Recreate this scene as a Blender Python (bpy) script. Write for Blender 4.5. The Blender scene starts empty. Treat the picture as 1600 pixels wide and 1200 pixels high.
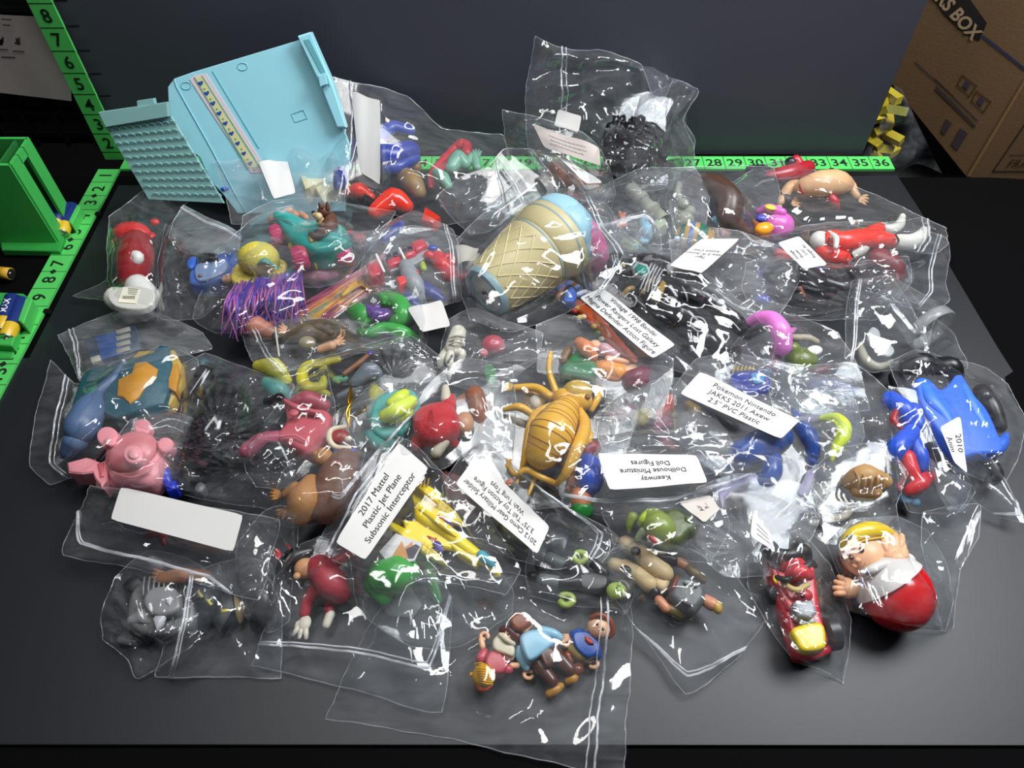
import bpy, math, random
import numpy as np
from mathutils import Vector, noise

S = 0.0254                      # one inch in metres; the helpers below work in inches
F = 1179.0                      # focal length in pixels of the 1600 px wide frame
CAMY, CAMZ = -30.1, 21.9        # camera: inches in front of / above the back corner of the table
PITCH = math.radians(51.8)
CP, SP = math.cos(PITCH), math.sin(PITCH)
scene = bpy.context.scene

# ---------------------------------------------------------------- camera, world, light, exposure
cam_data = bpy.data.cameras.new('camera')
cam_data.sensor_width = 36.0
cam_data.lens = 36.0 * F / 1600.0
cam_data.clip_start = 0.01
camera = bpy.data.objects.new('camera', cam_data)
camera.location = (0, CAMY * S, CAMZ * S)
camera.rotation_euler = (math.pi / 2 - PITCH, 0, 0)
scene.collection.objects.link(camera)
scene.camera = camera

world = bpy.data.worlds.new('room')
scene.world = world
world.use_nodes = True
world.node_tree.nodes['Background'].inputs[0].default_value = (0.55, 0.6, 0.7, 1)
world.node_tree.nodes['Background'].inputs[1].default_value = 0.08


def area(name, loc, target, sx, sy, power, col=(1, 1, 1)):
    d = bpy.data.lights.new(name, 'AREA')
    d.shape = 'RECTANGLE'
    d.size = sx * S
    d.size_y = sy * S
    d.energy = power
    d.color = col
    o = bpy.data.objects.new(name, d)
    o.location = Vector(loc) * S
    o.rotation_euler = (Vector(target) - Vector(loc)).to_track_quat('-Z', 'Y').to_euler()
    scene.collection.objects.link(o)
    return o


area('overhead_lamp', (-8, -9, 44), (-3, -13, 0), 24, 7, 5.2, (1, .98, .96))
area('right_lamp', (27, -7, 38), (4, -12, 0), 18, 14, 14.0, (.94, .97, 1))
area('back_lamp', (8, -3, 40), (4, -12, 0), 26, 6, 4.8, (1, .99, .98))

scene.view_settings.view_transform = 'Standard'
scene.view_settings.look = 'None'
scene.view_settings.gamma = 1
scene.view_settings.exposure = 0.0
scene.view_settings.use_curve_mapping = False
scene.cycles.transparent_max_bounces = 40
scene.cycles.max_bounces = 8
scene.cycles.glossy_bounces = 3
scene.cycles.use_denoising = True
scene.cycles.sample_clamp_indirect = 4


# ---------------------------------------------------------------- materials
def lin(h):
    h = h.lstrip('#')
    c = [int(h[i:i + 2], 16) / 255 for i in (0, 2, 4)]
    return tuple(x / 12.92 if x <= .04045 else ((x + .055) / 1.055) ** 2.4 for x in c) + (1,)


_mats = {}


def M(h, rough=.35, metal=0.0, bump=0.0, scale=60.0, vary=.06, alpha=None, sheen=0):
    """plastic, paint, cloth: a noise varies the colour a little and raises a fine relief"""
    key = (h, rough, metal, bump, scale, vary, alpha, sheen)
    if key in _mats:
        return _mats[key]
    m = bpy.data.materials.new('paint_' + h.strip('#'))
    m.use_nodes = True
    n, l = m.node_tree.nodes, m.node_tree.links
    b = n['Principled BSDF']
    tc = n.new('ShaderNodeTexCoord')
    nz = n.new('ShaderNodeTexNoise')
    nz.inputs['Scale'].default_value = scale
    nz.inputs['Detail'].default_value = 3
    l.new(tc.outputs['Object'], nz.inputs['Vector'])
    hs = n.new('ShaderNodeMixRGB')
    c = lin(h)
    hs.inputs[1].default_value = tuple(x * (1 - vary) for x in c[:3]) + (1,)
    hs.inputs[2].default_value = tuple(min(1, x * (1 + vary) + vary * .01) for x in c[:3]) + (1,)
    l.new(nz.outputs['Fac'], hs.inputs[0])
    l.new(hs.outputs[0], b.inputs['Base Color'])
    b.inputs['Roughness'].default_value = rough
    b.inputs['Metallic'].default_value = metal
    if sheen:
        b.inputs['Sheen Weight'].default_value = sheen
    if bump:
        bp = n.new('ShaderNodeBump')
        bp.inputs['Strength'].default_value = bump
        bp.inputs['Distance'].default_value = .0006
        l.new(nz.outputs['Fac'], bp.inputs['Height'])
        l.new(bp.outputs[0], b.inputs['Normal'])
    if alpha is not None:
        b.inputs['Alpha'].default_value = alpha
    _mats[key] = m
    return m


def film_mat(name, haze, gloss=1.0, tint=(.97, .98, .985), rough=.07, ior=1.55, streak=.12):
    """clear polythene: mostly see-through, a mirror-like sheen by angle, a little milky scatter"""
    m = bpy.data.materials.new(name)
    m.use_nodes = True
    n, l = m.node_tree.nodes, m.node_tree.links
    n.clear()
    out = n.new('ShaderNodeOutputMaterial')
    tr = n.new('ShaderNodeBsdfTransparent')
    tr.inputs[0].default_value = tint + (1,)
    gl = n.new('ShaderNodeBsdfGlossy')
    gl.inputs['Roughness'].default_value = rough
    gl.inputs[0].default_value = (1, 1, 1, 1)
    df = n.new('ShaderNodeBsdfDiffuse')
    df.inputs[0].default_value = (.8, .82, .86, 1)
    tc = n.new('ShaderNodeTexCoord')
    mp = n.new('ShaderNodeMapping')
    mp.inputs['Scale'].default_value = (30, 110, 60)
    mp.inputs['Rotation'].default_value = (.3, .2, .6)
    nz = n.new('ShaderNodeTexNoise')
    nz.inputs['Scale'].default_value = 1.0
    nz.inputs['Detail'].default_value = 4
    nz.inputs['Distortion'].default_value = .8
    l.new(tc.outputs['Object'], mp.inputs[0])
    l.new(mp.outputs[0], nz.inputs['Vector'])
    bp = n.new('ShaderNodeBump')
    bp.inputs['Strength'].default_value = streak
    bp.inputs['Distance'].default_value = .004
    l.new(nz.outputs['Fac'], bp.inputs['Height'])
    l.new(bp.outputs[0], gl.inputs['Normal'])
    # reflectance by angle, the same from either side of the sheet
    ge = n.new('ShaderNodeNewGeometry')
    dt = n.new('ShaderNodeVectorMath'); dt.operation = 'DOT_PRODUCT'
    l.new(bp.outputs[0], dt.inputs[0]); l.new(ge.outputs['Incoming'], dt.inputs[1])
    ab = n.new('ShaderNodeMath'); ab.operation = 'ABSOLUTE'
    l.new(dt.outputs['Value'], ab.inputs[0])
    om = n.new('ShaderNodeMath'); om.operation = 'SUBTRACT'; om.inputs[0].default_value = 1; om.use_clamp = True
    l.new(ab.outputs[0], om.inputs[1])
    pw = n.new('ShaderNodeMath'); pw.operation = 'POWER'; pw.inputs[1].default_value = 4.5
    l.new(om.outputs[0], pw.inputs[0])
    f0 = ((ior - 1) / (ior + 1)) ** 2
    mu = n.new('ShaderNodeMath'); mu.operation = 'MULTIPLY_ADD'; mu.use_clamp = True
    mu.inputs[1].default_value = min(1, .75 * gloss); mu.inputs[2].default_value = f0 * gloss
    l.new(pw.outputs[0], mu.inputs[0])
    m1 = n.new('ShaderNodeMixShader')
    l.new(mu.outputs[0], m1.inputs[0])
    l.new(tr.outputs[0], m1.inputs[1])
    l.new(gl.outputs[0], m1.inputs[2])
    mh = n.new('ShaderNodeMapRange')
    mh.inputs['From Min'].default_value = .35
    mh.inputs['From Max'].default_value = .75
    mh.inputs['To Min'].default_value = haze * .5
    mh.inputs['To Max'].default_value = haze * 1.8
    l.new(nz.outputs['Fac'], mh.inputs['Value'])
    m2 = n.new('ShaderNodeMixShader')
    l.new(mh.outputs[0], m2.inputs[0])
    l.new(m1.outputs[0], m2.inputs[1])
    l.new(df.outputs[0], m2.inputs[2])
    l.new(m2.outputs[0], out.inputs['Surface'])
    return m


FILM = film_mat('clear_film', .027, 1.15, streak=.018)
FILM_MILKY = film_mat('milky_film', .06, .7, streak=.02)
SEAM = film_mat('heat_seal', .16, 1.2, rough=.25)
ZIP = film_mat('zip_rib', .34, 1.5, rough=.25)
CLEAR = film_mat('clear_plastic', .05, 1.8, rough=.04, streak=.02)

# ---------------------------------------------------------------- geometry helpers
Z0 = 0.0                        # height the current thing rests on


def ray(px, py):
    u, v = (px - 800) / F, (600 - py) / F
    return u, CP + v * SP, -SP + v * CP


def W(px, py, z):
    """the point at height z that stands at this place of the table as surveyed from the camera"""
    u, dy, dz = ray(px, py)
    t = (CAMZ - z) / -dz
    return np.array([u * t, CAMY + dy * t, z])


def WA(px, py, z):
    u, v = (px - 800) / F, (600 - py) / F
    t = (CAMZ - z) / (SP - v * CP)
    return np.stack([u * t, CAMY + (CP + v * SP) * t, z + 0 * t], -1)


def K(px, py, z=1.0):
    """inches per surveyed unit there"""
    return (CAMZ - z) / -ray(px, py)[2] / F


def Y(px, py, y):
    """the point at depth y"""
    u, dy, dz = ray(px, py)
    t = (y - CAMY) / dy
    return np.array([u * t, y, CAMZ + dz * t])


def P3(p, r=0.0):
    """(px, py[, dz]) -> centre of something of radius r (inches) resting dz above the current base"""
    dz = p[2] if len(p) > 2 else 0.0
    return W(p[0], p[1], Z0 + dz + r)


def cr(P, n):
    P = np.asarray(P, float)
    if len(P) < 3:
        t = np.linspace(0, 1, 1 + n * (len(P) - 1))
        return P[0] + (P[-1] - P[0]) * t[:, None]
    Q = np.vstack([2 * P[0] - P[1], P, 2 * P[-1] - P[-2]])
    out = []
    for i in range(len(P) - 1):
        a, b, c, d = Q[i:i + 4]
        for k in range(n):
            t = k / n
            out.append(.5 * (2 * b + (c - a) * t + (2 * a - 5 * b + 4 * c - d) * t * t + (3 * b - a - 3 * c + d) * t ** 3))
    out.append(P[-1])
    return np.array(out)


def sweep(C, R, n=12, flat=1.0, caps=True):
    """a round tube of radii R along points C (inches); flat squashes it vertically"""
    C, R = np.asarray(C, float), np.asarray(R, float)
    if caps:
        d0 = C[0] - C[1]; d0 /= np.linalg.norm(d0) + 1e-9
        d1 = C[-1] - C[-2]; d1 /= np.linalg.norm(d1) + 1e-9
        a = [math.sin(x) for x in (1.35, 1.0, .5)]
        c = [math.cos(x) for x in (1.35, 1.0, .5)]
        C = np.vstack([[C[0] + d0 * R[0] * s for s in a], C, [C[-1] + d1 * R[-1] * s for s in a[::-1]]])
        R = np.concatenate([[R[0] * x for x in c], R, [R[-1] * x for x in c[::-1]]])
    T_ = np.gradient(C, axis=0)
    T_ /= np.linalg.norm(T_, axis=1)[:, None] + 1e-9
    up = np.array([0, 0, 1.]) if abs(T_[0][2]) < .9 else np.array([1., 0, 0])
    V, Fc = [], []
    an = np.linspace(0, 2 * math.pi, n, endpoint=False)
    N = up - T_[0] * up.dot(T_[0]); N /= np.linalg.norm(N)
    for i in range(len(C)):
        N = N - T_[i] * N.dot(T_[i]); N /= np.linalg.norm(N) + 1e-9
        B = np.cross(T_[i], N)
        ring = C[i] + R[i] * (np.cos(an)[:, None] * N * flat + np.sin(an)[:, None] * B)
        V.extend(ring)
    for i in range(len(C) - 1):
        for k in range(n):
            a, b = i * n + k, i * n + (k + 1) % n
            Fc.append((a, b, b + n, a + n))
    Fc.append(tuple(range(n))[::-1])
    Fc.append(tuple(range((len(C) - 1) * n, len(C) * n)))
    return np.array(V), Fc


def tube(pts, r, n=12, flat=1.0, sub=4):
    """limb through (px, py[, dz]) points, radii in survey units"""
    rs = [r] * len(pts) if not hasattr(r, '__len__') else list(r)
    if len(rs) != len(pts):
        rs = list(np.interp(np.linspace(0, 1, len(pts)), np.linspace(0, 1, len(rs)), rs))
    R = [x * K(p[0], p[1], Z0 + 1) for x, p in zip(rs, pts)]
    C = [P3(p, q * flat) for p, q in zip(pts, R)]
    C2 = cr(C, sub)
    R2 = np.interp(np.linspace(0, len(R) - 1, len(C2)), range(len(R)), R)
    return sweep(C2, R2, n, flat)


def ell(p, rx, ry=None, rz=None, ang=0.0, n=16, m=10, pw=1.0):
    """ellipsoid: half-axes rx along ang, ry across (as seen lying on the table), rz upwards, survey units"""
    ry = rx if ry is None else ry
    rz = min(rx, ry) if rz is None else rz
    k = K(p[0], p[1], Z0 + 1)
    c = P3(p, rz * k)
    a = math.radians(ang)
    A = np.array([math.cos(a), math.sin(a), 0]) * rx * k
    B = np.array([-math.sin(a), math.cos(a), 0]) * ry * k
    Cz = np.array([0, 0, rz * k])
    V, Fc = [], []
    for i in range(m + 1):
        th = math.pi * i / m
        for j in range(n):
            ph = 2 * math.pi * j / n
            s, co = math.sin(th), math.cos(th)
            x, y_ = math.cos(ph), math.sin(ph)
            f = lambda q: math.copysign(abs(q) ** pw, q)
            V.append(c + f(s) * f(x) * A + f(s) * f(y_) * B + f(co) * Cz)
    for i in range(m):
        for j in range(n):
            a_, b_ = i * n + j, i * n + (j + 1) % n
            Fc.append((a_ + n, b_ + n, b_, a_))
    return np.array(V), Fc


def inset(P, d):
    P = np.asarray(P, float)
    n = len(P)
    ar = sum(P[i][0] * P[(i + 1) % n][1] - P[(i + 1) % n][0] * P[i][1] for i in range(n))
    sg = 1 if ar > 0 else -1
    out = []
    for i in range(n):
        a, b, c = P[i - 1], P[i], P[(i + 1) % n]
        e1 = (b - a) / (np.linalg.norm(b - a) + 1e-9)
        e2 = (c - b) / (np.linalg.norm(c - b) + 1e-9)
        n1, n2 = np.array([-e1[1], e1[0]]) * sg, np.array([-e2[1], e2[0]]) * sg
        q = n1 + n2
        q /= max(np.linalg.norm(q), 1e-6)
        q /= max(.5, q.dot(n1))
        out.append(b + q * d)
    return np.array(out)


def slab(XY, z0, z1, bev=.04):
    """extruded outline in inches, top edge chamfered"""
    XY = np.asarray(XY, float)
    ar = sum(XY[i][0] * XY[(i + 1) % len(XY)][1] - XY[(i + 1) % len(XY)][0] * XY[i][1] for i in range(len(XY)))
    if ar < 0:
        XY = XY[::-1]
    n = len(XY)
    b = min(bev, (z1 - z0) * .8)
    cen = XY.mean(axis=0)
    dist = np.linalg.norm(XY - cen, axis=1)[:, None]
    steps = [0, 1] if bev < .06 else [0, .25, .5, .75, 1]
    R = [(XY, z0)]
    for s in steps:
        a_ = s * math.pi / 2
        q = b * (1 - math.cos(a_)) if bev >= .06 else b * s
        h_ = b * math.sin(a_) if bev >= .06 else b * s
        I = inset(XY, q) if bev < .06 and q > 0 else cen + (XY - cen) * (1 - np.minimum(.75, q / np.maximum(dist, 1e-6)))
        R.append((I, z1 - b + h_))
    V = [(x, y, z) for P_, z in R for x, y in P_]
    m = len(R)
    Fc = [tuple(range(n))[::-1], tuple(range((m - 1) * n, m * n))]
    for k in range(m - 1):
        for i in range(n):
            j = (i + 1) % n
            Fc.append((k * n + i, k * n + j, k * n + n + j, k * n + n + i))
    return np.array(V), Fc


def rings_around(pts, r, count, thick, k=1.0):
    """raised rings round a limb made by tube()"""
    R = [x * K(p[0], p[1], Z0 + 1) for x, p in zip(r, pts)]
    C = cr([P3(p, q) for p, q in zip(pts, R)], 6)
    Ri = np.interp(np.linspace(0, len(R) - 1, len(C)), range(len(R)), R)
    out = []
    for i in range(count):
        j = 1 + int(i * (len(C) - 3) / max(1, count - 1))
        d = C[j + 1] - C[j - 1]
        d = d / np.linalg.norm(d)
        N = np.array([0, 0, 1.]) - d * d[2]
        N /= np.linalg.norm(N)
        B = np.cross(d, N)
        loop = [C[j] + Ri[j] * k * (math.cos(a) * N + math.sin(a) * B) for a in np.linspace(0, 2 * math.pi, 25)]
        out.append(sweep(loop, [thick] * 25, 5, caps=False))
    return out


def prism(poly, h, z=0.0, bev=.04):
    """upright slab whose top outline is the surveyed polygon"""
    XY = [W(p[0], p[1], Z0 + z + h)[:2] for p in poly]
    return slab(XY, Z0 + z, Z0 + z + h, bev)


def smoothpoly(poly, n=4):
    P = np.asarray(poly, float)
    m = len(P)
    out = []
    for i in range(m):
        a, b, c, d = P[i - 1], P[i], P[(i + 1) % m], P[(i + 2) % m]
        for k in range(n):
            t = k / n
            out.append(.5 * (2 * b + (c - a) * t + (2 * a - 5 * b + 4 * c - d) * t * t + (3 * b - a - 3 * c + d) * t ** 3))
    return out


def box(c, dims, ang=0, tilt=0):
    """box in inches: centre, full sizes, turned ang about z, tilted about its own x"""
    V = []
    for sx in (-.5, .5):
        for sy in (-.5, .5):
            for sz in (-.5, .5):
                V.append([sx * dims[0], sy * dims[1], sz * dims[2]])
    V = np.array(V)
    a, t = math.radians(ang), math.radians(tilt)
    Rx = np.array([[1, 0, 0], [0, math.cos(t), -math.sin(t)], [0, math.sin(t), math.cos(t)]])
    Rz = np.array([[math.cos(a), -math.sin(a), 0], [math.sin(a), math.cos(a), 0], [0, 0, 1]])
    V = V @ Rx.T @ Rz.T + np.array(c)
    return V, [(0, 1, 3, 2), (4, 6, 7, 5), (0, 4, 5, 1), (2, 3, 7, 6), (0, 2, 6, 4), (1, 5, 7, 3)]


def bar(a, b, w, h):
    """box beam between two (px, py, dz) points, w wide and h high in survey units"""
    k = K(a[0], a[1], Z0 + 1)
    A, B = P3(a, h * k / 2), P3(b, h * k / 2)
    d = B - A
    L = np.linalg.norm(d)
    d = d / L
    s = np.cross(d, [0, 0, 1]); s /= np.linalg.norm(s)
    u = np.cross(s, d)
    V = []
    for t in (0, L):
        for q in (-.5, .5):
            for p in (-.5, .5):
                V.append(A + d * t + s * w * k * q + u * h * k * p)
    return np.array(V), [(0, 1, 3, 2), (4, 6, 7, 5), (0, 4, 5, 1), (2, 3, 7, 6), (0, 2, 6, 4), (1, 5, 7, 3)]


def lathe(A, B, prof, n=28):
    """profile [(t along A-B, radius in inches)] turned about the axis A-B (inches)"""
    A, B = np.asarray(A, float), np.asarray(B, float)
    C = [A + (B - A) * t for t, r in prof]
    d = (B - A) / np.linalg.norm(B - A)
    up = np.array([0, 0, 1.]) if abs(d[2]) < .9 else np.array([1., 0, 0])
    N = up - d * up.dot(d); N /= np.linalg.norm(N)
    Bn = np.cross(d, N)
    V, Fc = [], []
    for c, (t, r) in zip(C, prof):
        for j in range(n):
            a = 2 * math.pi * j / n
            V.append(c + r * (math.cos(a) * N + math.sin(a) * Bn))
    for i in range(len(C) - 1):
        for j in range(n):
            a, b = i * n + j, i * n + (j + 1) % n
            Fc.append((a, b, b + n, a + n))
    return np.array(V), Fc


def closed(sh, n=28):
    V, Fc = sh
    m = len(V)
    return V, Fc + [tuple(range(n))[::-1], tuple(range(m - n, m))]


def quadgrid(q, nu, nv, zf=None):
    """four 3D corners -> bilinear patch"""
    q = [np.asarray(c, float) for c in q]
    V, Fc = [], []
    for j in range(nv + 1):
        for i in range(nu + 1):
            u, v = i / nu, j / nv
            p = (q[0] * (1 - u) + q[1] * u) * (1 - v) + (q[3] * (1 - u) + q[2] * u) * v
            V.append(p + (zf(u, v) if zf else 0))
    for j in range(nv):
        for i in range(nu):
            a = j * (nu + 1) + i
            Fc.append((a, a + nu + 1, a + nu + 2, a + 1))
    return np.array(V), Fc


# a relief of what already lies on the table, so that films drape over it
HX0, HY0, HD = -26.0, -30.0, .16
HM = np.zeros((330, 210))


def relief(V, Fc, cap=9):
    P = [V]
    for f in Fc:
        if len(f) == 4:
            a, b, c, d = V[list(f)]
            L = max(np.linalg.norm(b - a), np.linalg.norm(c - b))
            if L > .25:
                k = min(24, int(L / .14) + 1)
                s = np.linspace(0, 1, k + 1)
                u, v = np.meshgrid(s, s)
                u, v = u.ravel()[:, None], v.ravel()[:, None]
                P.append((a * (1 - u) + b * u) * (1 - v) + (d * (1 - u) + c * u) * v)
        elif len(f) > 4:
            c = V[list(f)].mean(axis=0)
            for i in f:
                P.append(c + (V[i] - c) * np.linspace(.1, 1, 8)[:, None])
    P = np.vstack(P)
    i = ((P[:, 0] - HX0) / HD).astype(int)
    j = ((P[:, 1] - HY0) / HD).astype(int)
    ok = (i >= 0) & (i < HM.shape[0]) & (j >= 0) & (j < HM.shape[1]) & (P[:, 2] < cap)
    np.maximum.at(HM, (i[ok], j[ok]), P[ok, 2])


def top_at(P, H):
    x = np.clip((P[:, 0] - HX0) / HD - .5, 0, HM.shape[0] - 2)
    y = np.clip((P[:, 1] - HY0) / HD - .5, 0, HM.shape[1] - 2)
    i, j = x.astype(int), y.astype(int)
    u, v = x - i, y - j
    return (H[i, j] * (1 - u) + H[i + 1, j] * u) * (1 - v) + (H[i, j + 1] * (1 - u) + H[i + 1, j + 1] * u) * v


def dilated():
    H = HM.copy()
    for _ in range(2):
        G = H.copy()
        for a, b in ((1, 0), (-1, 0), (0, 1), (0, -1)):
            G = np.maximum(G, np.roll(np.roll(H, a, 0), b, 1) - .05)
        H = G
    return H


# ---------------------------------------------------------------- object helpers
COL = scene.collection
TEXT_CACHE = {}


def mesh_obj(name, shapes, mat, loc, smooth=True):
    V, Fc, o = [], [], 0
    for v, f in shapes:
        V.append(v)
        Fc.extend([tuple(i + o for i in q) for q in f])
        o += len(v)
    V = np.vstack(V)
    me = bpy.data.meshes.new(name)
    me.from_pydata([tuple(p) for p in (V - loc) * S], [], Fc)
    me.materials.append(mat)
    me.update()
    ob = bpy.data.objects.new(name, me)
    COL.objects.link(ob)
    if smooth:
        me.polygons.foreach_set('use_smooth', [True] * len(me.polygons))
        try:
            me.set_sharp_from_angle(angle=math.radians(53))
        except Exception:
            pass
    return ob


LATE = []


def later(*a, **k):
    """a bag that lies on top of its neighbours: laid down last"""
    LATE.append((a, k))


class T:
    """one thing: an Empty at its base that parents its parts"""

    def __init__(self, name, label, cat, at, z=None, group=None, kind=None, loc=None):
        global Z0
        if z is not None:
            Z0 = z
        self.loc = np.asarray(loc, float) if loc is not None else W(at[0], at[1], Z0)
        self.o = bpy.data.objects.new(name, None)
        self.o.empty_display_size = .01
        self.o.location = tuple(self.loc * S)
        COL.objects.link(self.o)
        self.o['label'] = label
        self.o['category'] = cat
        if group:
            self.o['group'] = group
        if kind:
            self.o['kind'] = kind

    def p(self, name, mat, *shapes, parent=None, label=None, smooth=True, rel=True):
        base = self.loc
        if isinstance(mat, str):
            mat = M(mat)
        ob = mesh_obj(name, shapes, mat, base, smooth)
        ob.parent = self.o if parent is None else parent
        if label:
            ob['label'] = label
        if rel:
            for v, f in shapes:
                relief(v, f)
        return ob


def solo(name, label, cat, mat, *shapes, group=None, kind=None, smooth=True, rel=True):
    """a thing that is one mesh"""
    V = np.vstack([v for v, f in shapes])
    loc = np.array([V[:, 0].mean(), V[:, 1].mean(), V[:, 2].min()])
    if isinstance(mat, str):
        mat = M(mat)
    ob = mesh_obj(name, shapes, mat, loc, smooth)
    ob.location = tuple(loc * S)
    if label:
        ob['label'] = label
        ob['category'] = cat
    if group:
        ob['group'] = group
    if kind:
        ob['kind'] = kind
    if rel:
        for v, f in shapes:
            relief(v, f)
    return ob


def text_mesh(s, bold=0.0, spacing=1.0):
    """letters as flat mesh coordinates, centred, cap height about .7"""
    key = (s, bold, spacing)
    if key in TEXT_CACHE:
        return TEXT_CACHE[key]
    c = bpy.data.curves.new('lettering', 'FONT')
    c.body = s
    c.align_x = 'CENTER'
    c.align_y = 'CENTER'
    c.space_line = 1.12
    c.offset = bold
    c.resolution_u = 3
    c.space_character = spacing
    ob = bpy.data.objects.new('lettering', c)
    COL.objects.link(ob)
    bpy.context.view_layer.update()
    me = bpy.data.meshes.new_from_object(ob.evaluated_get(bpy.context.evaluated_depsgraph_get()))
    V = np.array([tuple(v.co) for v in me.vertices])
    Fc = [tuple(p.vertices) for p in me.polygons]
    bpy.data.objects.remove(ob)
    bpy.data.curves.remove(c)
    bpy.data.meshes.remove(me)
    if len(V):
        V[:, 0] -= (V[:, 0].max() + V[:, 0].min()) / 2
        V[:, 1] -= (V[:, 1].max() + V[:, 1].min()) / 2
    TEXT_CACHE[key] = (V, Fc)
    return V, Fc


def text_on(s, mapf, width=None, height=None, bold=0.0, at=(0, 0), condense=1.0, flip=False):
    """lettering laid on a surface: mapf(x, y) in inches -> 3D point"""
    V, Fc = text_mesh(s, bold)
    w, h = V[:, 0].max() - V[:, 0].min(), V[:, 1].max() - V[:, 1].min()
    k = width / w if width else height / h
    if width and height:
        k = min(k, height / h)
    X = V[:, 0] * k * condense + at[0]
    Yy = V[:, 1] * k + at[1]
    if flip:
        X = -X
    return np.array([mapf(x, y) for x, y in zip(X, Yy)]), Fc


# ---------------------------------------------------------------- bags
INK = M('#2a2a30', .7)
PAPER = M('#d2d1cf', .6, vary=.015)


def tri(x):
    return 2 * np.abs(2 * (x - np.floor(x + .5))) - 1


def inpoly_w(px, py, q, soft):
    """1 inside the convex quad q, falling to 0 outside over soft units"""
    w = np.ones_like(px) * 1e9
    n = len(q)
    ar = sum(q[i][0] * q[(i + 1) % n][1] - q[(i + 1) % n][0] * q[i][1] for i in range(n))
    for i in range(n):
        a, b = q[i], q[(i + 1) % n]
        e = math.hypot(b[0] - a[0], b[1] - a[1])
        d = ((b[0] - a[0]) * (py - a[1]) - (b[1] - a[1]) * (px - a[0])) / e
        w = np.minimum(w, d if ar > 0 else -d)
    return np.clip(1 + w / soft, 0, 1)


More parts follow.
